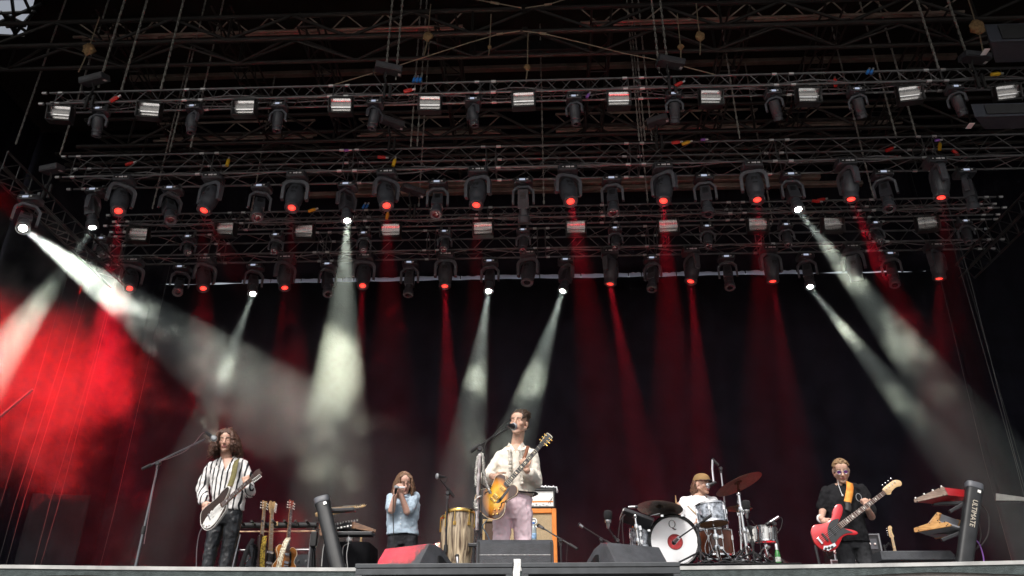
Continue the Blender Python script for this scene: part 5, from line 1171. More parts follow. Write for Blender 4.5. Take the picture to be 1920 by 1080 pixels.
# ------------------------------------------------------------------ wedges
cabm = mat('wedge_paint', (.055, .058, .066), .62, 0, .25, 14, .3, 160)
def wedge(lab, c, rz, w, prof, slot=None):
    Mx = Matrix.Translation(c) @ Matrix.Rotation(R(rz), 4, 'Z'); t = thing('wedge_monitor', lab, 'stage monitor', c, 'wedge monitors')
    Q = Mx @ Matrix(((0, 0, 1, -w / 2), (1, 0, 0, 0), (0, 1, 0, 0), (0, 0, 0, 1)))
    MB().prism(prof, w, Q, 0, 0, .010).build('cabinet', cabm, t, 30)
    ys = [p[0] for p in prof]; zs = [p[1] for p in prof]
    MB().box((0, max(ys) * .60, max(zs) * .62), (w * .9, .02, max(zs) * .8), Mx @ Matrix.Translation((0, max(ys) * .52, .06)) @ Matrix.Rotation(R(-42), 4, 'X') @ Matrix.Translation((0, -max(ys) * .60, -max(zs) * .5))).build('grille', blk, t, 0)
    if slot:
        for s in (-1, 1): MB().prism(slot, .012, Mx @ Matrix(((0, 0, 1, s * (w / 2 + .001) - (.012 if s < 0 else 0)), (1, 0, 0, 0), (0, 1, 0, 0), (0, 0, 0, 1)))).build('handle_slot', blk, t, 0)
    return t, Mx
pf = [(0, .0), (.50, 0), (.52, .05), (.30, .41), (.24, .44), (.16, .44), (.02, .12)]
pc = [(0.0, 0), (.48, 0), (.50, .06), (.22, .40), (.16, .415), (.10, .41), (.0, .08)]
cw, CWM = wedge('dark wedge monitor straight in front of the singer with a pale scratched seam', Vector((at(966, 1030, 5.9).x, 5.85, FL)), 2, .545, [(0, 0), (.46, 0), (.48, .06), (.20, .375), (.14, .388), (.055, .386), (.0, .35)])
MB().box((0, -.0015, .325), (.50, .003, .004), CWM @ Matrix.Translation((0, 0, -.05))).build('scratched_seam', mat('scratch', (.45, .45, .45), .7, 0, .5, 40), cw, 0)
for s in (-1, 1): MB().box((s * .255, -.001, .22), (.012, .004, .35), CWM @ Matrix.Translation((0, 0, -.03))).build('edge_trim', blk, cw, 0)
slot = [(.22, .06), (.40, .06), (.30, .30), (.24, .34), (.24, .31), (.28, .22)]
big = [(x * .86, z * .82) for x, z in [(0.0, 0), (.62, 0), (.62, .03), (.56, .16), (.46, .30), (.34, .39), (.24, .42), (.16, .415), (.03, .22), (0, .16)]]
slot = [(x * .86, z * .82) for x, z in [(.24, .10), (.50, .10), (.44, .24), (.30, .33), (.27, .33), (.27, .25)]]
wedge('red lit wedge monitor with its curved side toward the singer, beside the harmonica player', Vector((at(744, 1040, 5.9).x, 5.75, FL)), -32, .42, big, slot)
wedge('wedge monitor with pale worn curved side in front of the drum kit', Vector((at(1206, 1040, 5.9).x, 5.75, FL)), 30, .46, big, slot)
o = MB().prism([(0, 0), (.72, 0), (.72, .05), (.69, .09), (0, .09)], .5, Matrix.Translation((at(1640, 1056, 8.6).x, 8.9, at(1640, 1056, 8.6).z)) @ Matrix.Rotation(math.pi / 2, 4, 'X'), 0, 0, .01).build('flat_case', cabm, None, 0); tag(o, 'low flat grey case lying right of the bassist', 'case')
# ------------------------------------------------------------------ congas
zeb = wood('zebra_wood', (.09, .055, .035), (.66, .53, .36), (30, 30, 2.4), .35, .4, 1.0)
def conga(c, lab, h, r, dark=False):
    t = thing('conga', lab, 'conga', c, 'congas'); Mx = Matrix.Translation(c)
    MB().lathe([(r * .62, 0), (r * .68, .01), (r * .76, h * .22), (r * .97, h * .5), (r * 1.04, h * .68), (r * 1.0, h * .86), (r * .93, h * .97)], Mx, 32).build('shell', zeb, t, 50)
    MB().lathe([(r * .99, h * .955), (r * 1.06, h * .96), (r * 1.08, h * .985), (r * 1.02, h * 1.0), (r * .98, h * .99)], Mx, 32).build('hoop', gold, t, 50)
    MB().lathe([(r * .97, h * .985), (r * .96, h * 1.004)], Mx, 32).build('drum_head', cream, t, 0)
    for i in range(6):
        a = 2 * math.pi * i / 6 + .25; d = Vector((math.cos(a), math.sin(a), 0)); MB().tube([Vector(c) + d * r * 1.07 + Vector((0, 0, h * .975)), Vector(c) + d * r * 1.07 + Vector((0, 0, h * .80))], .006, 6).box((r * 1.05, 0, h * .80), (.022, .026, .036), Mx @ Matrix.Rotation(a, 4, 'Z')).build('lug', gold, t, 0)
    MB().lathe([(r * .635, 0), (r * .66, .0), (r * .70, .05), (r * .68, .05)], Mx, 28).build('base_ring', rub, t)
cy_ = 8.55; ctop = at(863, 957, cy_); ch = .78
conga(Vector((ctop.x, cy_, ctop.z - ch)), 'zebra striped wooden conga with gold hoop left of the singer', ch, .142)
c2 = at(850, 968, 8.95); conga(Vector((c2.x, 8.95, c2.z - ch)), 'second conga mostly hidden behind the zebra striped one', ch, .13)
o = MB().box((ctop.x - .02, 8.8, (FL + ctop.z - ch) / 2), (.5, .85, ctop.z - ch - FL - .004)).build('conga_riser', M_['rubber'], None, 0, .01); tag(o, 'low black riser carrying the two congas', 'riser')
mic('small clip microphone low beside the zebra striped conga', at(857, 1040, 8.35), at(858, 1056, 8.33), 'pencil', 1.3)
p = at(888, 1022, 8.45); t = thing('clamp', 'black clamp on a short stand between conga and vocal stand', 'clamp', p)
MB().box(p, (.11, .05, .035)).box(p + Vector((.05, 0, .03)), (.03, .05, .06)).build('jaw', satin, t, 0, .006); MB().tube([p, (p.x, p.y, FL)], .014, 8).build('post', satin, t)
o = MB().tube([at(881, 1030, 8.5), at(876, 1052, 8.5)], .009, 6).build('light_strip', M_['red_led'], None); tag(o, 'thin glowing red light strip beside the zebra conga', 'light strip')
# ------------------------------------------------------------------ amplifiers behind the singer
orange = mat('orange_vinyl', (.72, .22, .03), .55, 0, .1, 12, .2, 200); basket = mat('basket_cloth', (.44, .33, .20), .9, 0, .2, 120, .4, 260)
def amp_box(name, lab, cat, x0, x1, ytop, Y, h, d, fr, gr, bw=.05, base=None):
    a, b = at(x0, ytop, Y), at(x1, ytop, Y); z1 = a.z; c = Vector(((a.x + b.x) / 2, Y + d / 2, z1 - h)); w_ = b.x - a.x; t = thing(name, lab, cat, c)
    out = MB()
    out.box((c.x, Y + d / 2 + .02, z1 - h / 2), (w_ - .01, d - .04, h - .01))
    for s in (-1, 1): out.box((c.x + s * (w_ - bw) / 2, Y + d / 2, z1 - h / 2), (bw, d, h))
    for z in (z1 - bw / 2, z1 - h + bw / 2): out.box((c.x, Y + d / 2, z), (w_ - 2 * bw, d, bw))
    out.build('cabinet', fr, t, 0, .008); MB().box((c.x, Y + .03, z1 - h / 2), (w_ - 2 * bw, .02, h - 2 * bw)).build('grille', gr, t, 0)
    return t, c, w_, z1
oc, c, w_, z1 = amp_box('guitar_cabinet', 'orange speaker cabinet with tan basket grille behind the singer', 'speaker cabinet', 926, 1043, 954, 9.6, .76, .36, orange, basket, .055)
MB().lathe([(.04, 0), (.04, .006)], frame((at(1001, 977, 9.6).x, 9.618, at(1001, 977, 9.6).z), (0, -1, 0)), 20).build('emblem', white_pl, oc); MB().box((at(1001, 987, 9.6).x, 9.617, at(1001, 987, 9.6).z), (.09, .006, .02)).build('badge', white_pl, oc, 0)
MB().tube([(at(1001, 977, 9.6).x + .022 * math.cos(a), 9.611, at(1001, 977, 9.6).z + .024 * math.sin(a)) for a in [2 * math.pi * i / 14 for i in range(15)]], .004, 5).build('emblem_mark', blk, oc)
amp_base = MB().box((c.x, 9.8, (FL + z1 - .76) / 2), (w_ + .06, .5, z1 - .764 - FL)).build('road_case', blk, None, 0, .01); tag(amp_base, 'black road case carrying the orange cabinet', 'case')
ah, hc, hw, hz1 = amp_box('amplifier_head', 'white fronted amplifier head in black case on the orange cabinet', 'amplifier', 954, 1040.5, 917, 9.62, .225, .26, blk, white_pl, .022)
MB().box((hc.x, 9.645, hz1 - .148), (hw - .05, .012, .018)).build('orange_stripe', orange, ah, 0); MB().box((hc.x, 9.646, hz1 - .178), (hw - .05, .011, .042)).build('control_strip', mat('control_black', (.03, .03, .03), .4), ah, 0)
for i in range(10): MB().lathe([(.010, 0), (.009, .016)], frame((hc.x - hw * .36 + hw * .075 * i, 9.64, hz1 - .178 + .008 * (-1) ** i), (0, -1, 0)), 10).build('knob', white_pl, ah)
text('lettering', 'ORANGE', Matrix.Translation((hc.x + .03, 9.648, hz1 - .068)) @ Matrix.Rotation(math.pi / 2, 4, 'X'), .085, blk, ah)
MB().tube([(at(1034, 930, 9.62).x + .02 * math.cos(a), 9.646, at(1034, 930, 9.62).z + .026 * math.sin(a)) for a in [2 * math.pi * i / 14 for i in range(15)]], .004, 5).tube([at(1028, 944, 9.64), at(1034, 935, 9.64)], .003, 5).tube([at(1031, 946, 9.64), at(1036, 932, 9.64)], .003, 5).build('emblem', blk, ah)
tw = MB(); vs = []; a, b = at(1006, 916, 9.6), at(1046, 916, 9.6); N = 14
for i in range(N + 1):
    for j in range(7):
        q, s = i / N, j / 6; vs.append((a.x + (b.x - a.x) * q + random.uniform(-.01, .01), 9.64 + .2 * s, hz1 + .012 + .035 * abs(math.sin(i * 1.3 + j)) * (1 - .5 * q) + random.uniform(0, .012) + (-.06 if q > .95 and s < .4 else 0)))
tw.add(vs, [(i * 7 + j, (i + 1) * 7 + j, (i + 1) * 7 + j + 1, i * 7 + j + 1) for i in range(N) for j in range(6)]); o = tw.build('towel', mat('white_towel', (.75, .75, .77), .95, 0, .08, 30, .4, 120), None, 180); sm = o.modifiers.new('s', 'SOLIDIFY'); sm.thickness = .015; tag(o, 'crumpled white towel lying on the amplifier head', 'towel')
ca, cc, cw_, cz1 = amp_box('combo_amplifier', 'small brown grilled combo amplifier between vocal stand and singer', 'amplifier', 905, 940, 973, 9.5, .42, .22, mat('tan_tweed', (.42, .29, .14), .8, 0, .2, 80), mat('brown_grille', (.09, .055, .04), .9, 0, .3, 100), .03)
o = MB().box((cc.x, 9.62, (FL + cc.z) / 2), (cw_ + .1, .3, cc.z - FL - .004)).build('amp_stand_case', blk, None, 0, .01); tag(o, 'black case under the small combo amplifier', 'case')
p = at(1000.5, 1016, 8.9); t = thing('water_bottle', 'clear blue water bottle standing before the orange cabinet', 'bottle', p)
pet = mat('clear_plastic', (.55, .66, .72), .08, 0, .05, 10); pet.node_tree.nodes['Principled BSDF'].inputs['Transmission Weight'].default_value = .6
MB().lathe([(.028, -.02), (.032, -.01), (.032, .12), (.028, .15), (.013, .178), (.013, .19)], Matrix.Translation(p), 16).build('flask', pet, t, 50); MB().lathe([(.0325, .03), (.0332, .032), (.0332, .085), (.0325, .087)], Matrix.Translation(p), 16).build('paper_label', mat('blue_label', (.25, .4, .6), .5, 0, .4, 40), t); MB().lathe([(.015, .188), (.015, .205)], Matrix.Translation(p), 12).build('bottle_cap', M_['blue'], t)
o = MB().box((p.x, 9.0, (FL + p.z - .022) / 2), (.36, .3, p.z - .024 - FL)).build('equipment_case', blk, None, 0, .01); tag(o, 'black equipment case under the water bottle', 'case')
# ------------------------------------------------------------------ drum kit on its riser
RX0, RX1 = at(1196, 1055, 9.2).x, at(1490, 1050, 9.2).x
t = thing('drum_riser', 'low black riser under the drum kit, its carpet edge just showing', 'riser', ((RX0 + RX1) / 2, 10.5, FL))
MB().box(((RX0 + RX1) / 2, 10.45, FL + .325), (RX1 - RX0, 2.7, .645)).build('deck', blk, t, 0, .01)
MB().box(((RX0 + RX1) / 2, 10.45, FL + .652), (RX1 - RX0 + .06, 2.78, .012)).build('carpet', mat('black_carpet', (.02, .02, .022), .95, 0, .4, 60, .5, 200), t, 0, .004)
pearl = mat('grey_pearl', (.10, .11, .13), .22, .2, .7, 26, c2=(.34, .37, .42), coat=.6); whead = mat('white_drum_head', (.80, .80, .82), .45, 0, .04, 6); amber = mat('amber_head', (.30, .15, .06), .4, 0, .3, 9)
whead.node_tree.nodes['Principled BSDF'].inputs['Transmission Weight'].default_value = .0
def drum(name, lab, c, r, h, ax, shell, lugs=8, bottom=None, hoop=None, cat='drum', top=None):
    c = Vector(c); Fm = frame(c, ax); t = thing(name, lab, cat, c); hoop = hoop or chr_
    MB().lathe([(r, -h / 2), (r, h / 2)], Fm, 36).build('shell', shell, t, 40)
    for s in (-1, 1): MB().lathe([(r * .985, s * h / 2 - .004), (r * 1.05, s * h / 2 - .006), (r * 1.06, s * h / 2 + .012 * s), (r * 1.0, s * h / 2 + .016 * s), (r * .97, s * h / 2 + .004 * s)] if s > 0 else [(r * .97, -h / 2 - .004), (r * 1.0, -h / 2 - .016), (r * 1.06, -h / 2 - .012), (r * 1.05, -h / 2 + .006), (r * .985, -h / 2 + .004)], Fm, 36).build('hoop', hoop, t, 40)
    MB().lathe([(r * .97, h / 2 + .001), (r * .968, h / 2 + .006)], Fm, 36).build('top_head', top or whead, t, 0)
    MB().lathe([(r * .97, -h / 2 - .007), (r * .968, -h / 2 - .002)], Fm, 36).build('bottom_head', bottom or whead, t, 0)
    for i in range(lugs):
        a = 2 * math.pi * i / lugs + .2; d = Vector((math.cos(a), math.sin(a), 0)) * (r + .014)
        MB().tube([Fm @ (d + Vector((0, 0, -h / 2))), Fm @ (d + Vector((0, 0, h / 2)))], .0045, 5).box((0, 0, h * .18), (.022, .02, .05), Fm @ Matrix.Translation(d * .985)).build('lug', chr_, t, 0)
    return t, Fm
# bass drum: ring head with a port, dark hoop, letter on the head
bc = at(1264, 1014, 9.55); br = .282; bd = thing('bass_drum', 'large bass drum with white front head, black letter Q and a port hole painted red-lit', 'drum', bc)
Fm = frame(bc, (-.06, -1, 0), (1, 0, 0)); hole = (.01, -.012, .083)
MB().lathe([(br, -.42), (br, -.01)], Fm, 48).build('shell', pearl, bd, 40).data.materials
sh = bd.children[0]
mb = MB(); n = 48; vs = []
for i in range(n):
    a = 2 * math.pi * i / n; vs.append((br * .97 * math.cos(a), br * .97 * math.sin(a), .004))
for i in range(n):
    a = 2 * math.pi * i / n; vs.append((hole[0] + hole[2] * math.cos(a), hole[1] + hole[2] * math.sin(a), .004))
mb.add(vs, [(i, (i + 1) % n, n + (i + 1) % n, n + i) for i in range(n)], 0, Fm); mb.build('front_head', whead, bd, 0)
for zz in (0, -.42): MB().tube([Fm @ Vector((br * 1.0 * math.cos(a), br * 1.0 * math.sin(a), zz)) for a in [2 * math.pi * i / 48 for i in range(49)]], .022, 6).build('hoop', gloss_b, bd, 50)
MB().tube([Fm @ Vector((hole[0] + hole[2] * math.cos(a), hole[1] + hole[2] * math.sin(a), .005)) for a in [2 * math.pi * i / 32 for i in range(33)]], .006, 5).build('port_ring', mat('port_ring_red', (.25, .03, .03), .4), bd)
MB().lathe([(hole[2] * .99, -.006), (hole[2] * .99, -.002)], Fm @ Matrix.Translation((hole[0], hole[1], 0)), 28).build('red_light_disc', mat('painted_red_light', (.42, .045, .05), .9, 0, .3, 30), bd, 0)  # disc coloured red in place of the red light inside the drum
for i in range(8):
    a = 2 * math.pi * i / 8 + .39; d = Vector((math.cos(a), math.sin(a), 0)) * (br + .02)
    MB().tube([Fm @ (d + Vector((0, 0, -.10))), Fm @ (d + Vector((0, 0, .02)))], .007, 6).box((0, 0, .012), (.03, .022, .03), Fm @ Matrix.Translation(d)).build('claw', chr_, bd, 0)
q = MB(); vs = []; n = 36
for i in range(n):
    a = 2 * math.pi * i / n; vs += [(.040 * math.cos(a), .044 * math.sin(a), 0), ((.028 + .0) * math.cos(a), .0405 * math.sin(a), 0), (.040 * math.cos(a), .044 * math.sin(a), .003), (.028 * math.cos(a), .0405 * math.sin(a), .003)]
q.add(vs, [f for i in range(n) for f in ((4 * i + 2, 4 * i + 3, 4 * ((i + 1) % n) + 3, 4 * ((i + 1) % n) + 2), (4 * i, 4 * i + 2, 4 * ((i + 1) % n) + 2, 4 * ((i + 1) % n)), (4 * i + 1, 4 * ((i + 1) % n) + 1, 4 * ((i + 1) % n) + 3, 4 * i + 3))], 0, Fm @ Matrix.Translation((-.008, .187, .006)))
q.tube([Fm @ (Vector((-.008, .187, .009)) + Vector(v)) for v in ((-.008, -.040, 0), (.004, -.047, 0), (.020, -.058, 0), (.034, -.062, 0), (.046, -.056, 0))], [.003, .006, .007, .005, .002], 5).build('letter_q', gloss_b, bd, 0)
for s in (-1, 1): MB().tube([Fm @ Vector((s * br * .85, -br * .5, -.08)), Fm @ Vector((s * br * 1.25, -br - .015, .06))], .009, 6).build('spur', chr_, bd)
rt, RM = drum('rack_tom', 'grey pearl rack tom above the bass drum', at(1334.5, 965, 9.5), .168, .20, (-.05, .10, 1), pearl, 6, amber)
drum('floor_tom', 'added floor tom coloured amber for the red light behind the rack tom', at(1342, 1020, 9.95), .20, .28, (0, 0, 1), mat('red_light_shell', (.16, .045, .02), .3, 0, .3, 9, coat=.5), 8, amber)  # tom added where only red light shows; its amber shell imitates that light
drum('floor_tom', 'dark pearl side tom squeezed beside the bass drum', at(1207, 1014, 9.75), .15, .28, (0, 0, 1), pearl, 6)
drum('snare_drum', 'chrome snare drum outermost on the bottle side of the kit', at(1436, 1001, 9.75), .115, .15, (.05, -.05, 1), chr_, 8)
drum('snare_drum', 'white shelled snare drum behind the chrome cymbal stand', at(1412, 1003, 9.95), .13, .15, (0, -.1, 1), white_pl, 8)
t = thing('drum_pad', 'black slab drum pad with silver edge left of the bass drum', 'drum pad', at(1193, 972, 9.5)); Mx = frame(at(1194, 974, 9.5), (.35, .35, 1), (1, 0, -.45))
MB().box((0, 0, 0), (.36, .26, .05), Mx).build('housing', satin, t, 0, .012); MB().box((0, 0, .028), (.30, .2, .008), Mx).build('pad_surface', rub, t, 0); MB().box((-.184, 0, 0), (.006, .2, .03), Mx).build('edge_plate', white_pl, t, 0)
bronze_c = mat('dark_bronze', (.11, .075, .05), .32, .85, .35, 14, .25, 60)
def cymbal(lab, c, r, ax, name='cymbal'):
    t = thing(name, lab, 'cymbal', c); Fm = frame(c, ax)
    MB().lathe([(.008, .030), (r * .12, .026), (r * .2, .006), (r * .5, 0), (r, -.022), (r, -.0235), (r * .5, -.002), (r * .2, .003), (r * .12, .023), (.006, .027)], Fm, 48).build('plate', bronze_c, t, 30)
    MB().lathe([(.012, -.03), (.02, .0), (.012, .045)], Fm, 12).build('felt', blk, t); return Fm
C1 = cymbal('dark bronze cymbal over the left side of the bass drum', at(1237, 950, 9.45), .265, (.10, .13, 1))
C2 = cymbal('large dark bronze cymbal tilted high over the right side of the kit', at(1384, 905, 9.75), .30, (-.36, .14, 1))
cymbal('upper hi-hat cymbal seen edge on behind the chrome stand', at(1384, 951, 9.85), .165, (0, .0, 1), 'hi_hat_cymbal'); cymbal('lower hi-hat cymbal seen edge on behind the chrome stand', at(1384, 957, 9.85), .165, (0, 0, -1), 'hi_hat_cymbal')
def chrome_stand(lab, top, foot, boom=None, name='cymbal_stand', r=.013):
    top, foot = Vector(top), Vector(foot); t = thing(name, lab, 'drum stand', foot); u = (top - foot)
    MB().tube([foot + Vector((0, 0, .12)), foot + u * .5], r * 1.35, 10).build('lower_tube', chr_, t); MB().tube([foot + u * .5, top], r, 10).build('upper_tube', chr_, t)
    for q in (.5, .78): MB().lathe([(r * 1.8, -.03), (r * 2.1, 0), (r * 1.8, .03)], frame(foot + u * q, u), 10).box((r * 2.6, 0, 0), (.04, .012, .025), frame(foot + u * q, u)).build('clamp', chr_, t, 30)
    for i in range(3):
        a = 2 * math.pi * i / 3 + .4; e = foot + Vector((math.cos(a) * .26, math.sin(a) * .26, .012)); MB().tube([foot + Vector((0, 0, .26)), e], r * .75, 6).tube([foot + Vector((0, 0, .10)), foot.lerp(e, .55) + Vector((0, 0, .11))], r * .5, 5).build('leg', chr_, t); MB().ball(e, .018, None, 8, 5).build('rubber_foot', rub, t)
    if boom: MB().tube([top, Vector(boom)], r * .8, 8).ball(top, .026, None, 10, 6).build('boom', chr_, t)
    return t
zt = FL + .662
def on(px, py, Y): p = at(px, py, Y); return Vector((p.x, p.y, zt))
chrome_stand('chrome cymbal stand with boom left of the bass drum', at(1193, 971, 9.5), on(1197, 1040, 9.5), at(1237, 962, 9.45))
chrome_stand('thick chrome cymbal stand in front of the hi-hat', at(1385, 926, 9.6), on(1403, 1050, 9.6), at(1383.5, 903, 9.74), r=.018)
chrome_stand('chrome tom stand under the rack tom', at(1340, 990, 9.5), on(1348, 1050, 9.5), at(1336, 978, 9.5), r=.017)
chrome_stand('thin chrome hi-hat stand behind the thick cymbal stand', at(1384, 932, 9.85), on(1390, 1045, 9.85), None, 'hi_hat_stand')
chrome_stand('short chrome snare stand on the bottle side of the kit', at(1436, 1012, 9.75), on(1436, 1050, 9.75), None, 'snare_stand')
chrome_stand('short chrome stand beside the drum pad', at(1171, 968, 9.35) + Vector((.12, 0, 0)), on(1180, 1040, 9.35) + Vector((.12, 0, 0)), at(1186, 970, 9.45), 'pad_stand')
mic_like = mic('silver pencil microphone by the drum pad and left cymbal', at(1196, 950, 9.4), at(1178, 951, 9.4), 'pencil', 1.2)
for lab, a, b in [('drum stick held upright behind the left cymbal', at(1269.5, 962, 10.0), at(1266.5, 929, 9.92)), ('drum stick slanting across the white shirt of the drummer', at(1315, 974, 9.98), at(1289.5, 949, 9.9))]:
    o = MB().tube([a, a.lerp(b, .75), a.lerp(b, .93), b], [.0085, .0085, .005, .006], 8).build('drum_stick', maple, None); tag(o, lab, 'drum stick')
t = thing('drum_stool', 'round black stool under the drummer', 'stool', on(1307, 1040, 10.4)); p = DP['pel']
MB().lathe([(.16, 0), (.18, .02), (.18, .07), (.16, .09)], Matrix.Translation((p.x, p.y, p.z - .19)), 24).build('seat', M_['rubber'], t); MB().tube([(p.x, p.y, zt), (p.x, p.y, p.z - .19)], .02, 8).build('post', chr_, t)
p = on(1459.5, 1052, 9.35); t = thing('beer_bottle', 'green glass bottle with white foil neck at the end of the riser', 'bottle', p)
MB().lathe([(.028, 0), (.031, .008), (.031, .115), (.026, .14), (.014, .175), (.013, .19)], Matrix.Translation(p), 16).build('flask', mat('green_glass', (.04, .22, .05), .08, 0, .2, 6, coat=.8), t, 50); MB().lathe([(.015, .165), (.0145, .235), (.013, .238)], Matrix.Translation(p), 14).build('neck_foil', mat('foil_white', (.75, .76, .78), .3, .5), t); MB().lathe([(.0318, .045), (.0318, .095)], Matrix.Translation(p), 16).build('paper_label', mat('label_green', (.5, .55, .5), .5, 0, .5, 60), t)
for i in range(7):
    x, y = random.uniform(1285, 1375), random.uniform(1048, 1056); pts = [on(x + 14 * k + random.uniform(-6, 6), y, 9.15 + random.uniform(-.03, .12)) + Vector((0, 0, .01 + .02 * (k % 2))) for k in range(5)]
    cable(f'black drum cable lying along the riser edge, {ORD[i]} of the tangle', pts, .008)['group'] = 'cables tangled on the riser'
for i, pts in enumerate([[(1172, 965), (1164, 975), (1160, 1000), (1158, 1030), (1160, 1055)], [(1168, 968), (1167, 990), (1169, 1020), (1168, 1052)], [(1334, 1000), (1326, 1012), (1322, 1030), (1330, 1052)], [(1318, 990), (1329, 1010), (1338, 1035), (1352, 1050)], [(1408, 975), (1419, 990), (1424, 1010), (1428, 1040)], [(1461, 969), (1467, 974), (1464, 990), (1458, 1000)]]):
    cable(['curling black cable at the drum pad', 'straight hanging cable at the drum pad', 'thin pale cable hanging under the rack tom', 'cable crossing under the rack tom to the floor', 'reddish cable hanging from the foam microphone', 'cable loop at the snare microphone'][i], [at(x, y, 9.3) for x, y in pts], .006 if i < 2 else .004, mat('cable_grey_pale', (.25, .25, .26), .5) if i in (2, 3) else None)
# ------------------------------------------------------------------ bass amplifiers and spare bass
for k, (y0, h, Y, lab) in enumerate([(1001, .40, 10.0, 'upper black bass amplifier case with silver trim behind the bassist'), (1049, .40, 9.98, 'lower black bass amplifier case with silver trim behind the bassist')]):
    a, b = at(1558, y0, Y), at(1647, y0, Y); c = Vector(((a.x + b.x) / 2, Y + .2, a.z - h)); t = thing('bass_amplifier', lab, 'amplifier', c, 'bass amplifiers'); w2 = b.x - a.x
    MB().box((c.x, Y + .2, a.z - h / 2), (w2, .4, h - .006)).build('case', satin, t, 0, .008)
    for s in (-1, 1): MB().tube([(c.x + s * w2 / 2, Y, a.z - h), (c.x + s * w2 / 2, Y, a.z)], .010, 6).build('trim', M_['steel'], t)
    for z in (a.z - .012, a.z - h + .012): MB().tube([(c.x - w2 / 2, Y, z), (c.x + w2 / 2, Y, z)], .009, 6).build('trim', M_['steel'], t)
    MB().box((c.x, Y - .004, a.z - h * .3), (w2 - .08, .01, h * .3)).build('control_panel', M_['plastic2'], t, 0); MB().box((c.x, Y - .004, a.z - h * .72), (w2 - .08, .01, h * .42)).build('grille', blk, t, 0)
    MB().box((at(1567, y0 + 28, Y).x, Y - .008, a.z - .20), (.06, .006, .05)).build('badge', white_pl, t, 0)
    for i in range(8): MB().lathe([(.012, 0), (.011, .016)], frame((c.x - w2 * .38 + w2 * .108 * i, Y - .008, a.z - h * .3), (0, -1, 0)), 8).build('knob', white_pl, t)
o = MB().box((at(1602, 1060, 10).x, 10.2, (FL + at(1602, 1049, 9.98).z - .404) / 2), (.7, .42, at(1602, 1049, 9.98).z - .408 - FL)).build('case_base', blk, None, 0, .01); tag(o, 'black base under the two bass amplifier cases', 'case')
JBs = [(x, y) for x, y in JB]
sb, _ = guitar('bass_guitar', 'spare bass guitar with maple neck on a stand right of the bassist', at(1694, 1112, 9.55), at(1668, 986, 9.6), (.25, -1, .1), JBs, .042, dict(body=mat('cream_body', (.62, .56, .42), .3, coat=.4), guard=gloss_b, neck=maple, board=maple, headstock=maple, pickup=blk, knob=blk, control_plate=chr_), dict(jb_spec), None, 'bass')
p = at(1680, 1060, 9.72); t = thing('guitar_stand', 'black stand behind the spare bass guitar', 'guitar stand', Vector((p.x, p.y, FL))); MB().tube([(p.x + .02, p.y + .05, FL), (p.x - .08, p.y + .03, at(1668, 1020, 9.7).z)], .014, 8).build('post', satin, t); MB().tube([at(1661, 1025, 9.62), at(1666, 1018, 9.7), at(1675, 1025, 9.62)], .012, 6).build('yoke', satin, t)
for s in (-1, 1): MB().tube([(p.x, p.y, FL + .2), (p.x + s * .25, p.y - .2, FL + .01)], .012, 6).build('leg', satin, t)
p0 = at(1532, 1024, 9.3); o = MB().tube([Vector((p0.x - .02, 9.3, at(1532, 1022, 9.3).z)), Vector((at(1541, 1060, 9.3).x, 9.25, FL))], .016, 8).build('slanted_post', satin, None); tag(o, 'slanting black stand post low behind the red bass', 'stand post')
cable('cable drooping behind the red bass toward the floor', [at(1548, 1030, 9.2), at(1553, 1045, 9.2), at(1562, 1040, 9.25), at(1570, 1030, 9.3)], .006)
# ------------------------------------------------------------------ guitar rack with three guitars
t = thing('guitar_rack', 'black guitar rack with padded top bar behind the striped shirt guitarist', 'guitar rack', Vector((at(520, 1060, 9.0).x, 9.0, FL)))
zt1 = at(520, 985, 9.0).z; x0, x1 = at(446, 985, 9.0).x, at(594, 985, 9.0).x
MB().tube([(x0, 9.0, zt1), (x1, 9.0, zt1)], .032, 10).build('padded_bar', rub, t); MB().tube([(x0, 8.98, zt1 - .07), (x1, 8.98, zt1 - .07)], .008, 6).build('rail', mat('copper_rail', (.45, .3, .2), .4, .7), t)
for x, s in ((x0 + .03, -1), (x1 - .03, 1)):
    for dy, dx in ((-.16, 0), (.18, .02), (-.06, s * .05)): MB().tube([(x, 9.0, zt1), (x + s * .06 + dx, 9.0 + dy, FL + .01)], .013, 8).build('leg', satin, t)
    MB().tube([(x - s * .015, 8.99, zt1 - .1), (x + s * .035 - s * .015, 8.86, FL + .01)], .010, 8).build('chrome_leg', M_['steel'], t)
    MB().box((x + s * .03, 8.95, zt1 - .16), (.07, .06, .16)).build('joint', blk, t, 0, .01)
MB().tube([(x0, 9.02, zt1 - .26), (x1, 9.02, zt1 - .26)], .010, 6).build('rail', M_['steel'], t)
MB().box(((x0 + x1) / 2, 9.16, (FL + zt1 - .3) / 2 + .02), (x1 - x0 - .1, .03, zt1 - .32 - FL)).build('back_panel', cabm, t, 0)
for i in range(9): MB().lathe([(.012, 0), (.010, .008)], frame((x0 + .12 + (x1 - x0 - .24) * i / 8, 9.142, zt1 - .36), (0, -1, 0)), 8).build('rivet', M_['steel'], t)
for i in range(7): MB().tube([(x0 + .08 + (x1 - x0 - .16) * i / 6, 8.98, zt1), (x0 + .08 + (x1 - x0 - .16) * i / 6, 8.84, zt1 + .02)], .014, 6).build('peg', rub, t)
maple_d = wood('aged_maple', (.30, .18, .08), (.42, .27, .13), (4, 30, 30), .4)
G3 = [(497, 939, 482, 1085, ES, es_spec, 'black', 'black hollow guitar with pale neck in the rack, nearest the guitarist leg'), (511, 939, 503, 1088, RV, rv_spec, 'dark', 'dark offset guitar in the middle of the rack'), (547, 938, 533, 1088, ES, es_spec, 'burst', 'sunburst hollow guitar with patterned strap in the rack, nearest the keyboard stand')]
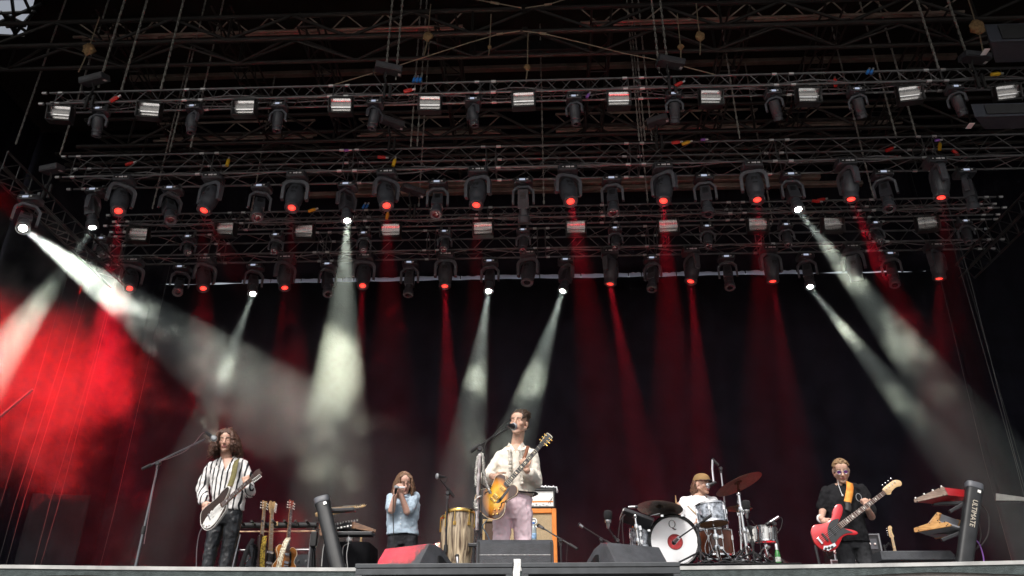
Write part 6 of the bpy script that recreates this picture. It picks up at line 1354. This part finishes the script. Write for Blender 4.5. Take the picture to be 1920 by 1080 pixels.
for hx, hy, bx, by, ol, sp, kind, lab in G3:
    bm_ = dict(black=mat('rack_black', (.015, .015, .017), .2, coat=.5), dark=mat('rack_dark', (.05, .02, .015), .2, coat=.5), burst=mat('rack_amber', (.45, .16, .03), .2, 0, .4, 5, coat=.6))[kind]
    a, b = at(bx, by, 8.72), at(hx, hy, 8.92); L = (b - a).length; ss = dict(sp); 
    guitar('electric_guitar', lab, a, b, (.75, -.65, .15), ol, .045, dict(body=bm_, bind=cream if kind == 'burst' else bm_, guard=gloss_b, neck=maple_d, board=maple_d if kind != 'burst' else rose, headstock=maple_d if kind != 'burst' else mat('red_head', (.25, .05, .03), .3), pickup=chr_, knob=gold, tuner=white_pl), ss, 'guitars in the rack')
strap('orange and white woven strap hanging on the sunburst guitar in the rack', [at(541, 1008, 8.74), at(535, 1018, 8.66), at(528, 1040, 8.63), at(520, 1072, 8.62)], .055, mat('woven_strap', (.55, .22, .06), .8, 0, .6, 60, c2=(.8, .7, .5)))
strap('yellow and black spotted strap hanging on the middle rack guitar', [at(497, 1005, 8.74), at(494, 1020, 8.68), at(492, 1040, 8.66), at(491, 1072, 8.66)], .05, mat('spotted_strap', (.03, .025, .02), .8, 0, .9, 50, c2=(.55, .35, .05)))
strap('plain dark strap hanging on the black rack guitar', [at(475, 1010, 8.76), at(465, 1028, 8.72), at(457, 1048, 8.7), at(450, 1075, 8.7)], .05, mat('dark_strap', (.03, .03, .032), .8))
o = MB().tube([at(519, 978, 8.95), at(519, 986, 8.95)], .014, 8).build('wooden_peg', maple, None); tag(o, 'short pale wooden peg standing on the rack bar', 'peg')
# ------------------------------------------------------------------ keyboard stands
colm = mat('column_aluminium', (.020, .021, .023), .45, 0, .3, 8, spec=.25)
def column(lab, top, bot, w_, d_, lean_cap, letter=None, face=(0, -1, 0)):
    top, bot = Vector(top), Vector(bot); u = (top - bot).normalized(); foot = bot + u * ((FL + .02 - bot.z) / u.z); t = thing('keyboard_stand', lab, 'keyboard stand', foot, 'column keyboard stands')
    Fm = frame(foot, u, (1, 0, 0)); L = (top - foot).length; o_ = [(w_ / 2 * math.copysign(abs(math.cos(a)) ** .6, math.cos(a)), d_ / 2 * math.copysign(abs(math.sin(a)) ** .6, math.sin(a))) for a in [2 * math.pi * i / 24 for i in range(24)]]
    MB().prism(o_, L, Fm).build('column', colm, t, 30); MB().prism([(x * 1.1, y * 1.1) for x, y in o_], .07, Fm @ Matrix.Translation((0, 0, L)) @ Matrix.Rotation(R(lean_cap), 4, 'Y'), 0, -.005, .008).build('cap', M_['plastic2'], t, 30)
    MB().box((w_ * .2, -d_ * .58, L - .04), (.03, .006, .03), Fm).build('tag', white_pl, t, 0)
    for s in (-1, 1): MB().tube([foot + Vector((0, 0, .05)), foot + Vector((s * .35, -.25, .0))], .025, 8).build('leg', colm, t)
    MB().tube([foot + Vector((0, 0, .05)), foot + Vector((0, .4, 0))], .025, 8).build('leg', colm, t)
    return t, Fm, L
lc, LF, LL = column('dark leaning keyboard column beside the guitar rack', at(605, 945, 8.2), at(634, 1066, 8.0), .145, .12, 4)
rc, RF, RL = column('dark leaning keyboard column with pale vertical lettering at the far right', at(1826, 918, 8.3), at(1808, 1055, 8.15), .15, .11, -6)
# letters run down the column face
tx = text('lettering', 'ULTIMATE', RF @ Matrix.Translation((.005, -.0625, RL - .30)) @ Matrix(((0, 1, 0, 0), (0, 0, -1, 0), (-1, 0, 0, 0), (0, 0, 0, 1))), .066, mat('pale_letter', (.50, .45, .37), .5), rc)
wal = wood('walnut', (.10, .045, .025), (.24, .12, .06), (5, 30, 30), .4, .2); gwal = wood('grey_walnut', (.18, .12, .09), (.34, .25, .20), (5, 30, 30), .5); oak = wood('honey_oak', (.42, .20, .06), (.62, .34, .12), (5, 24, 24), .4, .2)
def synth(lab, cheek, Y, far, far_dy, cm_, bm_, back=None, marks=0, group=None):
    """cheek outline in pixels at depth Y; the body runs from it toward pixel `far`, deeper by far_dy"""
    P = [at(x, y, Y) for x, y in cheek]; c0 = sum(P, Vector()) / len(P); px_, py_ = far; e = at(px_, py_, Y + far_dy); cx = sum(p[0] for p in cheek) / len(cheek); cy2 = sum(p[1] for p in cheek) / len(cheek)
    d = e - at(cx, cy2, Y); t = thing('synthesizer', lab, 'synthesizer', c0, group); u = d.normalized()
    def slab(name, a, b, m, k=1.0):
        mb = MB(); n = len(P); A = [c0 + (p - c0) * k + u * a for p in P]; B_ = [c0 + (p - c0) * k + u * b for p in P]
        mb.add(A + B_, [tuple(range(n)), tuple(reversed(range(n, 2 * n)))] + [(i, n + i, n + (i + 1) % n, (i + 1) % n) for i in range(n)]); o = mb.build(name, m, t, 0, .003); return o
    L = d.length; slab('wooden_cheek', 0, .028, cm_); slab('body', .0285, L - .0285, bm_, .94); slab('wooden_cheek', L - .028, L, cm_)
    for i, p in enumerate(P):
        q = p.lerp(c0, .2); MB().lathe([(.006, 0), (.005, .004)], frame(q - u * .001, -u), 8).build('screw', blk, t)
    return t, P, u, L, c0
s1 = synth('dark synthesizer with walnut end cheek on the left keyboard column', [(663, 978), (705.5, 993), (704, 998), (662, 991)], 8.3, (618, 992), .35, wal, satin)
for i in range(9):
    o = MB().lathe([(.009, 0), (.008, .018)], frame(at(628 + 5.2 * i, 984.5 - .95 * i, 8.42), (0, -.4, 1)), 8).build('knob', white_pl, s1[0])
for i in range(5): MB().box(at(634 + 6 * i, 990 - 1.2 * i, 8.28), (.018, .004, .018 if i % 2 else .01)).build('port_marking', white_pl, s1[0], 0)
s2 = synth('small wood ended keyboard peeking out left of the dark leaning column', [(598, 991), (607, 990), (607, 1003), (599, 1005)], 8.5, (650, 990), .4, wal, satin)
guitar('lap_steel', 'pale lap steel guitar lying on the top tier of the left keyboard column', at(600, 958, 8.75), at(683, 948, 8.35), (-.1, -.55, 1), [(0, .0), (.0, -.08), (.08, -.10), (.25, -.085), (.38, -.05), (.40, -.03), (.40, .03), (.38, .05), (.25, .085), (.08, .10), (0, .08)], .045, dict(body=maple, guard=gloss_b, neck=maple, board=maple, headstock=maple, pickup=chr_, knob=blk), dict(len=.75, neck=(.38, .62), head=[(.61, -.025), (.65, -.035), (.74, -.03), (.75, 0), (.74, .03), (.65, .035), (.61, .025)], tuners=[(.66 + .03 * i, s * .03, s * .03) for s in (-1, 1) for i in range(3)], bridge=.08, pickups=[(.15, .08, .03)], knobs=[(.1, -.07)]), None, 'lap steel')
def tier(lab, a, b, w_, m=None):
    a, b = Vector(a), Vector(b); o = MB().box((0, 0, 0), (w_, .035, (b - a).length), frame((a + b) / 2, b - a, (0, 0, 1)) @ Matrix.Rotation(math.pi / 2, 4, 'Z')).build('keyboard_bracket', m or satin, None, 0, .006); return tag(o, lab, 'bracket')
tier('black support arm under the pale lap steel', at(618, 958, 8.3), at(666, 956, 8.3), .10); tier('black support arm under the walnut cheeked synthesizer', at(625, 1002, 8.3), at(700, 1002, 8.3), .14)
tb = thing('draped_table', 'small table under a black cloth behind the left keyboard column', 'table', Vector((at(650, 1050, 8.8).x, 8.9, FL))); mb = MB(); vs = []; N = 26; a_, b_ = at(606, 1016, 8.7), at(690, 1030, 8.7)
for r_ in range(6):
    for i in range(N):
        an = 2 * math.pi * i / N; q = r_ / 5; k = 1 + .12 * q * (1 + .5 * math.sin(i * 2.4)); cx_ = (a_.x + b_.x) / 2
        vs.append((cx_ + (b_.x - a_.x) / 2 * max(-1, min(1, 1.3 * math.cos(an))) * k, 9.0 + .3 * max(-1, min(1, 1.3 * math.sin(an))) * k, a_.z - (a_.z - FL - .01) * q))
mb.add(vs, [(r_ * N + i, r_ * N + (i + 1) % N, (r_ + 1) * N + (i + 1) % N, (r_ + 1) * N + i) for r_ in range(5) for i in range(N)] + [tuple(range(N))]); mb.build('cloth', mat('black_cloth', (.012, .012, .014), .95, spec=.1), tb, 60)
MB().box(((a_.x + b_.x) / 2, 9.0, (FL + a_.z) / 2 - .01), (.3, .3, a_.z - FL - .04)).build('frame', blk, tb, 0)
p = at(655, 1015, 8.72); t = thing('drink_can', 'small red and blue drink can on the black draped table', 'can', p); MB().lathe([(.03, 0), (.033, .006), (.033, .085), (.028, .10)], Matrix.Translation(p), 16, 0, [0, 0, 0]).build('tin', mat('can_print', (.08, .2, .5), .3, .4, .8, 30, c2=(.6, .6, .7)), t); MB().lathe([(.034, .085), (.030, .112), (.02, .114)], Matrix.Translation(p), 16).build('lid', M_['redcap'], t)
p = at(677, 1012, 8.75); o = MB().lathe([(.013, 0), (.011, .05), (.015, .075), (.010, .09)], Matrix.Translation(p + Vector((0, 0, -.04))), 12).build('shaker', maple, None); tag(o, 'pale wooden maraca handle standing on the black draped table', 'shaker')
for i, pts in enumerate([[(612, 1008), (606, 1030), (603, 1062)], [(656, 1018), (644, 1025), (643, 1045), (648, 1062)], [(654, 1000), (653, 1020), (650, 1040), (652, 1066)], [(628, 996), (629, 1020), (634, 1060)]]):
    cable(['pale cable hanging left of the dark leaning column', 'curved pale cable on the black draped table', 'white plugged cable hanging from the walnut synthesizer', 'cable running down behind the dark leaning column'][i], [at(x, y, 8.25 + .12 * (i % 2)) for x, y in pts], .0045, mat('cable_white', (.45, .45, .45), .5))
s3 = synth('upper red synthesizer with grey brown wooden cheek on the lettered column', [(1713, 936), (1767, 912), (1775, 928), (1714.5, 942.5)], 8.2, (1801, 936), .25, gwal, mat('red_synth', (.40, .015, .02), .4, coat=.3))
for i in range(4): MB().lathe([(.009, 0), (.008, .016)], frame(s3[1][0].lerp(s3[1][1], .05 + .3 * i) + s3[2] * .012, (-.3, 0, 1)), 8).build('knob', white_pl, s3[0])
s4 = synth('lower silver synthesizer with forked honey oak cheek on the lettered column', [(1713, 990), (1740, 981), (1757, 960), (1763.5, 962), (1759, 975), (1764, 980), (1775, 978), (1783, 984), (1780, 987), (1714.5, 998)], 8.2, (1794, 993), .25, oak, mat('silver_synth', (.34, .35, .38), .4, .3))
tier('dark support arm under the grey brown cheeked synthesizer', at(1748, 945, 8.35), at(1805, 943, 8.35), .05); tier('second dark support arm slanting under the grey brown cheeked synthesizer', at(1780, 960, 8.3), at(1806, 945, 8.3), .04)
tier('dark support arm under the honey oak cheeked synthesizer', at(1735, 1000, 8.35), at(1800, 996, 8.35), .05); tier('black arm slanting below the honey oak cheeked synthesizer', at(1765, 1013, 8.25), at(1798, 1000, 8.25), .04)
for i, pts in enumerate([[(1836, 943), (1846, 953), (1854, 970), (1853, 1000), (1842, 1020), (1832, 1028), (1824, 1036)], [(1832, 970), (1839, 1000), (1836, 1020), (1828, 1032)], [(1827, 1010), (1836, 1020), (1843, 1040), (1845, 1056)], [(1780, 926), (1790, 924), (1800, 926), (1810, 934)]]):
    cable(['wide black cable loop behind the lettered column', 'inner black cable hanging behind the lettered column', 'purple cable dropping to the floor behind the lettered column', 'short black cable over the back of the red synthesizer'][i], [at(x, y, 8.42) for x, y in pts], .006, M_['purple'] if i == 2 else None)
cable('guitar cable falling from the white guitar to the floor', [at(383, 984, 7.85), at(374, 1000, 7.85), at(369, 1030, 7.85), at(368, 1066, 7.85)], .0045, mat('cable_dim', (.10, .10, .11), .5))
cable('pale blue guitar cable hanging from the sunburst guitar', [at(914, 965, 7.1), at(913, 975, 7.15), at(905, 987, 7.2), at(912, 1000, 7.25), at(918, 1013, 7.3)], .005, mat('cable_blue', (.25, .35, .45), .4))
cable('thin cable hanging right of the low amplifier stand', [at(1064, 1018, 8.8), at(1063, 1035, 8.8), at(1062, 1058, 8.8)], .004)
# ------------------------------------------------------------------ beams of the lit lamps
def beam(src, v, half, energy, colr, radius=.05, blend=.35, name='spot_beam'):
    l = bpy.data.lights.new(name, 'SPOT'); o = bpy.data.objects.new(name, l); col.objects.link(o)
    l.energy = energy; l.color = colr; l.spot_size = 2 * half; l.spot_blend = blend; l.shadow_soft_size = radius
    o.location = src; o.rotation_euler = (-v).to_track_quat('Z', 'Y').to_euler(); return o
WH, RD = (.90, 1.0, .79), (1.0, .008, .03)
def aim(key, px, py, Y, half, e, c=WH, k=1.0):
    # a lamp face of real size whose light leaves in a narrow cone
    s, v, lit = LAMPS[key]; d = (at(px, py, Y) - s).normalized(); l = bpy.data.lights.new('beam_lamp', 'AREA'); o = bpy.data.objects.new('beam_lamp', l); col.objects.link(o)
    l.shape = 'DISK'; l.size = .15 if key == 'side' or key[0] == 'prof' else .17; h = R(half) * .9; l.spread = 2 * h; l.energy = e * h * h / 4 * (.30 if c is not RD else .35); l.color = c
    o.location = s + v * .004; o.rotation_euler = (-d).to_track_quat('Z', 'Y').to_euler()
    beam(s + v * .01, d, R(half), e * .75, c, .04, .3)
E = 140000
aim('side', 520, 770, 13.0, 8.0, E * .52, (.90, 1, .85))
aim(('prof', 13.95, 0), 20, 640, 12.0, 4.5, E * .3)
aim(('prof', 13.95, 3), 630, 800, 12.5, 6.6, E * 1.3, (.93, 1.0, .75))
aim(('prof', 13.95, 8), 1735, 700, 12.5, 5.2, E)
aim(('prof', 17.45, 1), 410, 720, 15.5, 4.0, E * .9)
aim(('prof', 17.45, 4), 865, 900, 15.5, 5.6, E * 1.2)
aim(('prof', 17.45, 5), 955, 860, 15.5, 5.6, E * 1.2)
aim(('prof', 17.45, 8), 1815, 900, 15.5, 5.0, E)
for i, (px, py, hh, e) in {0: (205, 700, 6, .3), 1: (376, 700, 5, .08), 2: (545, 700, 5, .08), 3: (735, 760, 6, .22), 4: (895, 700, 5, .15), 5: (1130, 760, 6, .35), 6: (1265, 760, 5.5, .55), 7: (1430, 640, 5, .3), 8: (1680, 560, 4.5, .4), 9: (1790, 600, 6, .08)}.items():
    aim(('big', 13.5, i), px, py, 12.6, hh, E * e * .8, RD)
for i, (px, py, hh, e) in {0: (236, 800, 7, .2), 1: (370, 750, 5, .06), 2: (515, 700, 4, .15), 3: (668, 760, 4.5, .4), 4: (845, 830, 4.5, .8), 6: (1200, 830, 4.5, .8), 7: (1325, 850, 4.5, .7), 8: (1480, 740, 4.5, .35), 10: (1760, 760, 8, .1)}.items():
    aim(('big', 17.0, i), px, py, 16.0, hh, E * e * .8, RD)
# red lamps standing off in the left wing, outside the frame, that flood the smoke
for px, py, Y, tx, ty, tY, half, e in [(-420, 440, 12.0, 70, 740, 13.3, 19, .45), (-60, 290, 11.8, 240, 640, 14.8, 3.6, .4)]:
    s = at(px, py, Y); q = at(tx, ty, tY); beam(s, (q - s).normalized(), R(half), E * e, (1, .006, .012), .15, 1.0)
# small red floor lamps behind the gear
for px, py, Y, e in [(300, 1062, 11.0, 60), (565, 1070, 11.5, 40), (1518, 1066, 9.6, 50), (1345, 1040, 11.0, 70), (1120, 1075, 11.5, 40), (800, 1078, 13.0, 40)]:
    p = at(px, py, Y); p.z = FL + .12 if px != 1345 else FL + .75; t = thing('floor_lamp', 'small red floor lamp glowing behind the gear at ' + {300: 'the tall mic stand', 565: 'the guitar rack', 1518: 'the bassist', 1345: 'the drum stool', 1120: 'the amplifier mic stand', 800: 'the congas'}[px], 'floor lamp', p, 'red floor lamps')
    MB().box((p.x, p.y, p.z - .04), (.2, .12, .08)).build('housing', M_['black'], t, 0, .01); MB().lathe([(.045, 0), (.045, .01)], frame(p + Vector((0, 0, .005)), (0, .3, 1)), 14).build('lens', M_['red_led'], t)
    l = bpy.data.lights.new('red_glow', 'SPOT'); o = bpy.data.objects.new('red_glow', l); col.objects.link(o); l.energy = e * .9; l.color = (1, .01, .02); l.spot_size = R(120); l.spot_blend = .8; l.shadow_soft_size = .05
    o.location = p + Vector((0, 0, .05)); o.rotation_euler = Vector((0, -.55, -1)).to_track_quat('Z', 'Y').to_euler(); o.rotation_euler = (-Vector((0, .6, .8))).to_track_quat('Z', 'Y').to_euler()
# two red lamps of the tall truss that fall on the front wedges
aim(('big', 13.5, 1), 735, 1040, 5.8, 2.3, E * .16, RD); aim(('big', 13.5, 5), 1195, 1040, 5.8, 2.6, E * .2, RD)

# ------------------------------------------------------------------ air over the stage: thin even haze, and drifting smoke where the machines blow it
hz = bpy.data.materials.new('stage_haze'); hz.use_nodes = True; t = hz.node_tree; t.nodes.remove(t.nodes['Principled BSDF'])
pv = t.nodes.new('ShaderNodeVolumePrincipled'); pv.inputs['Color'].default_value = (.82, .85, .98, 1); pv.inputs['Anisotropy'].default_value = 0.1; pv.inputs['Density'].default_value = .0006
t.links.new(pv.outputs[0], t.nodes['Material Output'].inputs['Volume'])
o = MB().box((0, 14.2, FL + 5.0), (27, 8.2, 9.6)).build('haze', hz, None, 0); o['kind'] = 'stuff'; o['label'] = 'thin even stage haze that makes the light beams visible'
def smoke(lab, blobs, dens, bias=.40, gain=4.5, sc1=.8, sc2=2.1, step=.6, seed=0.0, col_=(.9, .9, .9)):
    m = bpy.data.materials.new('smoke'); m.use_nodes = True; t = m.node_tree; t.nodes.remove(t.nodes['Principled BSDF'])
    pv = t.nodes.new('ShaderNodeVolumePrincipled'); pv.inputs['Color'].default_value = (*col_, 1); pv.inputs['Anisotropy'].default_value = 0.1; t.links.new(pv.outputs[0], t.nodes['Material Output'].inputs['Volume'])
    def M2(op, a, b, cl=False):
        k = t.nodes.new('ShaderNodeMath'); k.operation = op; k.use_clamp = cl
        for i, v in enumerate((a, b)):
            if isinstance(v, (int, float)): k.inputs[i].default_value = v
            else: t.links.new(v, k.inputs[i])
        return k.outputs[0]
    tc = t.nodes.new('ShaderNodeTexCoord'); B = None; lo = Vector((1e9,) * 3); hi = Vector((-1e9,) * 3)
    for px, py, Y, r, s in blobs:
        c = at(px, py, Y); R_ = r * 1.3
        lo = Vector(min(a, b - R_) for a, b in zip(lo, c)); hi = Vector(max(a, b + R_) for a, b in zip(hi, c))
        vd = t.nodes.new('ShaderNodeVectorMath'); vd.operation = 'DISTANCE'; t.links.new(tc.outputs['Object'], vd.inputs[0]); vd.inputs[1].default_value = c
        mr = t.nodes.new('ShaderNodeMapRange'); mr.interpolation_type = 'SMOOTHSTEP'; t.links.new(vd.outputs['Value'], mr.inputs[0]); mr.inputs[1].default_value = R_; mr.inputs[2].default_value = r * .25; mr.inputs[3].default_value = 0; mr.inputs[4].default_value = s
        B = mr.outputs[0] if B is None else M2('ADD', B, mr.outputs[0])
    mp = t.nodes.new('ShaderNodeMapping'); mp.inputs['Location'].default_value = (seed, seed * .7, -seed); t.links.new(tc.outputs['Object'], mp.inputs[0])
    def N(sc, det, dist):
        n = t.nodes.new('ShaderNodeTexNoise'); n.inputs['Scale'].default_value = sc; n.inputs['Detail'].default_value = det; n.inputs['Distortion'].default_value = dist; n.inputs['Roughness'].default_value = .6; t.links.new(mp.outputs[0], n.inputs['Vector']); return M2('SUBTRACT', n.outputs[0], .5)
    nz = M2('ADD', N(sc1, 2, .5), M2('MULTIPLY', N(sc2, 3, 1.2), .7))
    # erode the edge of each puff with the noise so that it ends in ragged billows
    d = M2('MULTIPLY', M2('ADD', M2('MULTIPLY', nz, gain), M2('ADD', M2('MULTIPLY', B, 1.2), bias - 1.0), True), dens)
    t.links.new(d, pv.inputs['Density']); m.cycles.volume_step_rate = step
    hi.z = min(hi.z, FL + 9.7); lo.z = max(lo.z, FL + .25); lo.y = max(lo.y, 10.15); hi.y = min(hi.y, 18.2); lo.x = max(lo.x, -13.3); hi.x = min(hi.x, 13.3)
    o = MB().box((lo + hi) / 2, tuple(hi - lo)).build('smoke', m, None, 0); o['kind'] = 'stuff'; o['label'] = lab
smoke('thick red lit smoke billowing out of the wing at the far left', [(30, 580, 12.4, 1.9, 1.0), (10, 740, 12.0, 2.0, 1.2), (190, 690, 13.2, 1.7, .8), (250, 500, 14.8, 1.1, .9)], .026, .22, 5.4, .6, 1.7, .7, 3.1)
smoke('pale smoke rolling through the brightest beams left of the singer', [(490, 740, 13.0, 1.5, 1.0), (625, 690, 12.9, .95, 1.2), (400, 650, 12.9, .9, .8), (640, 800, 12.8, 1.0, .8)], .0065, .36, 4.0, .9, 2.3, .6, 1.3)
smoke('puffs of pale smoke in the twin beams behind the singer', [(903, 690, 16.1, .85, 1.1), (893, 810, 15.9, 1.1, .7), (985, 710, 16.3, .75, 1.1)], .0042, .40, 3.2, 1.1, 2.8, .6, 7.7)
smoke('ragged smoke ending the upper right beam', [(1715, 645, 12.9, .9, 1.1), (1600, 510, 13.3, .9, .9)], .0050, .36, 4.0, 1.0, 2.5, .6, 5.2)
smoke('small smoke puff in the lower right beam', [(1590, 610, 16.6, .7, 1.0), (1690, 740, 16.0, .9, .8)], .0042, .40, 3.2, 1.2, 2.8, .6, 9.4)
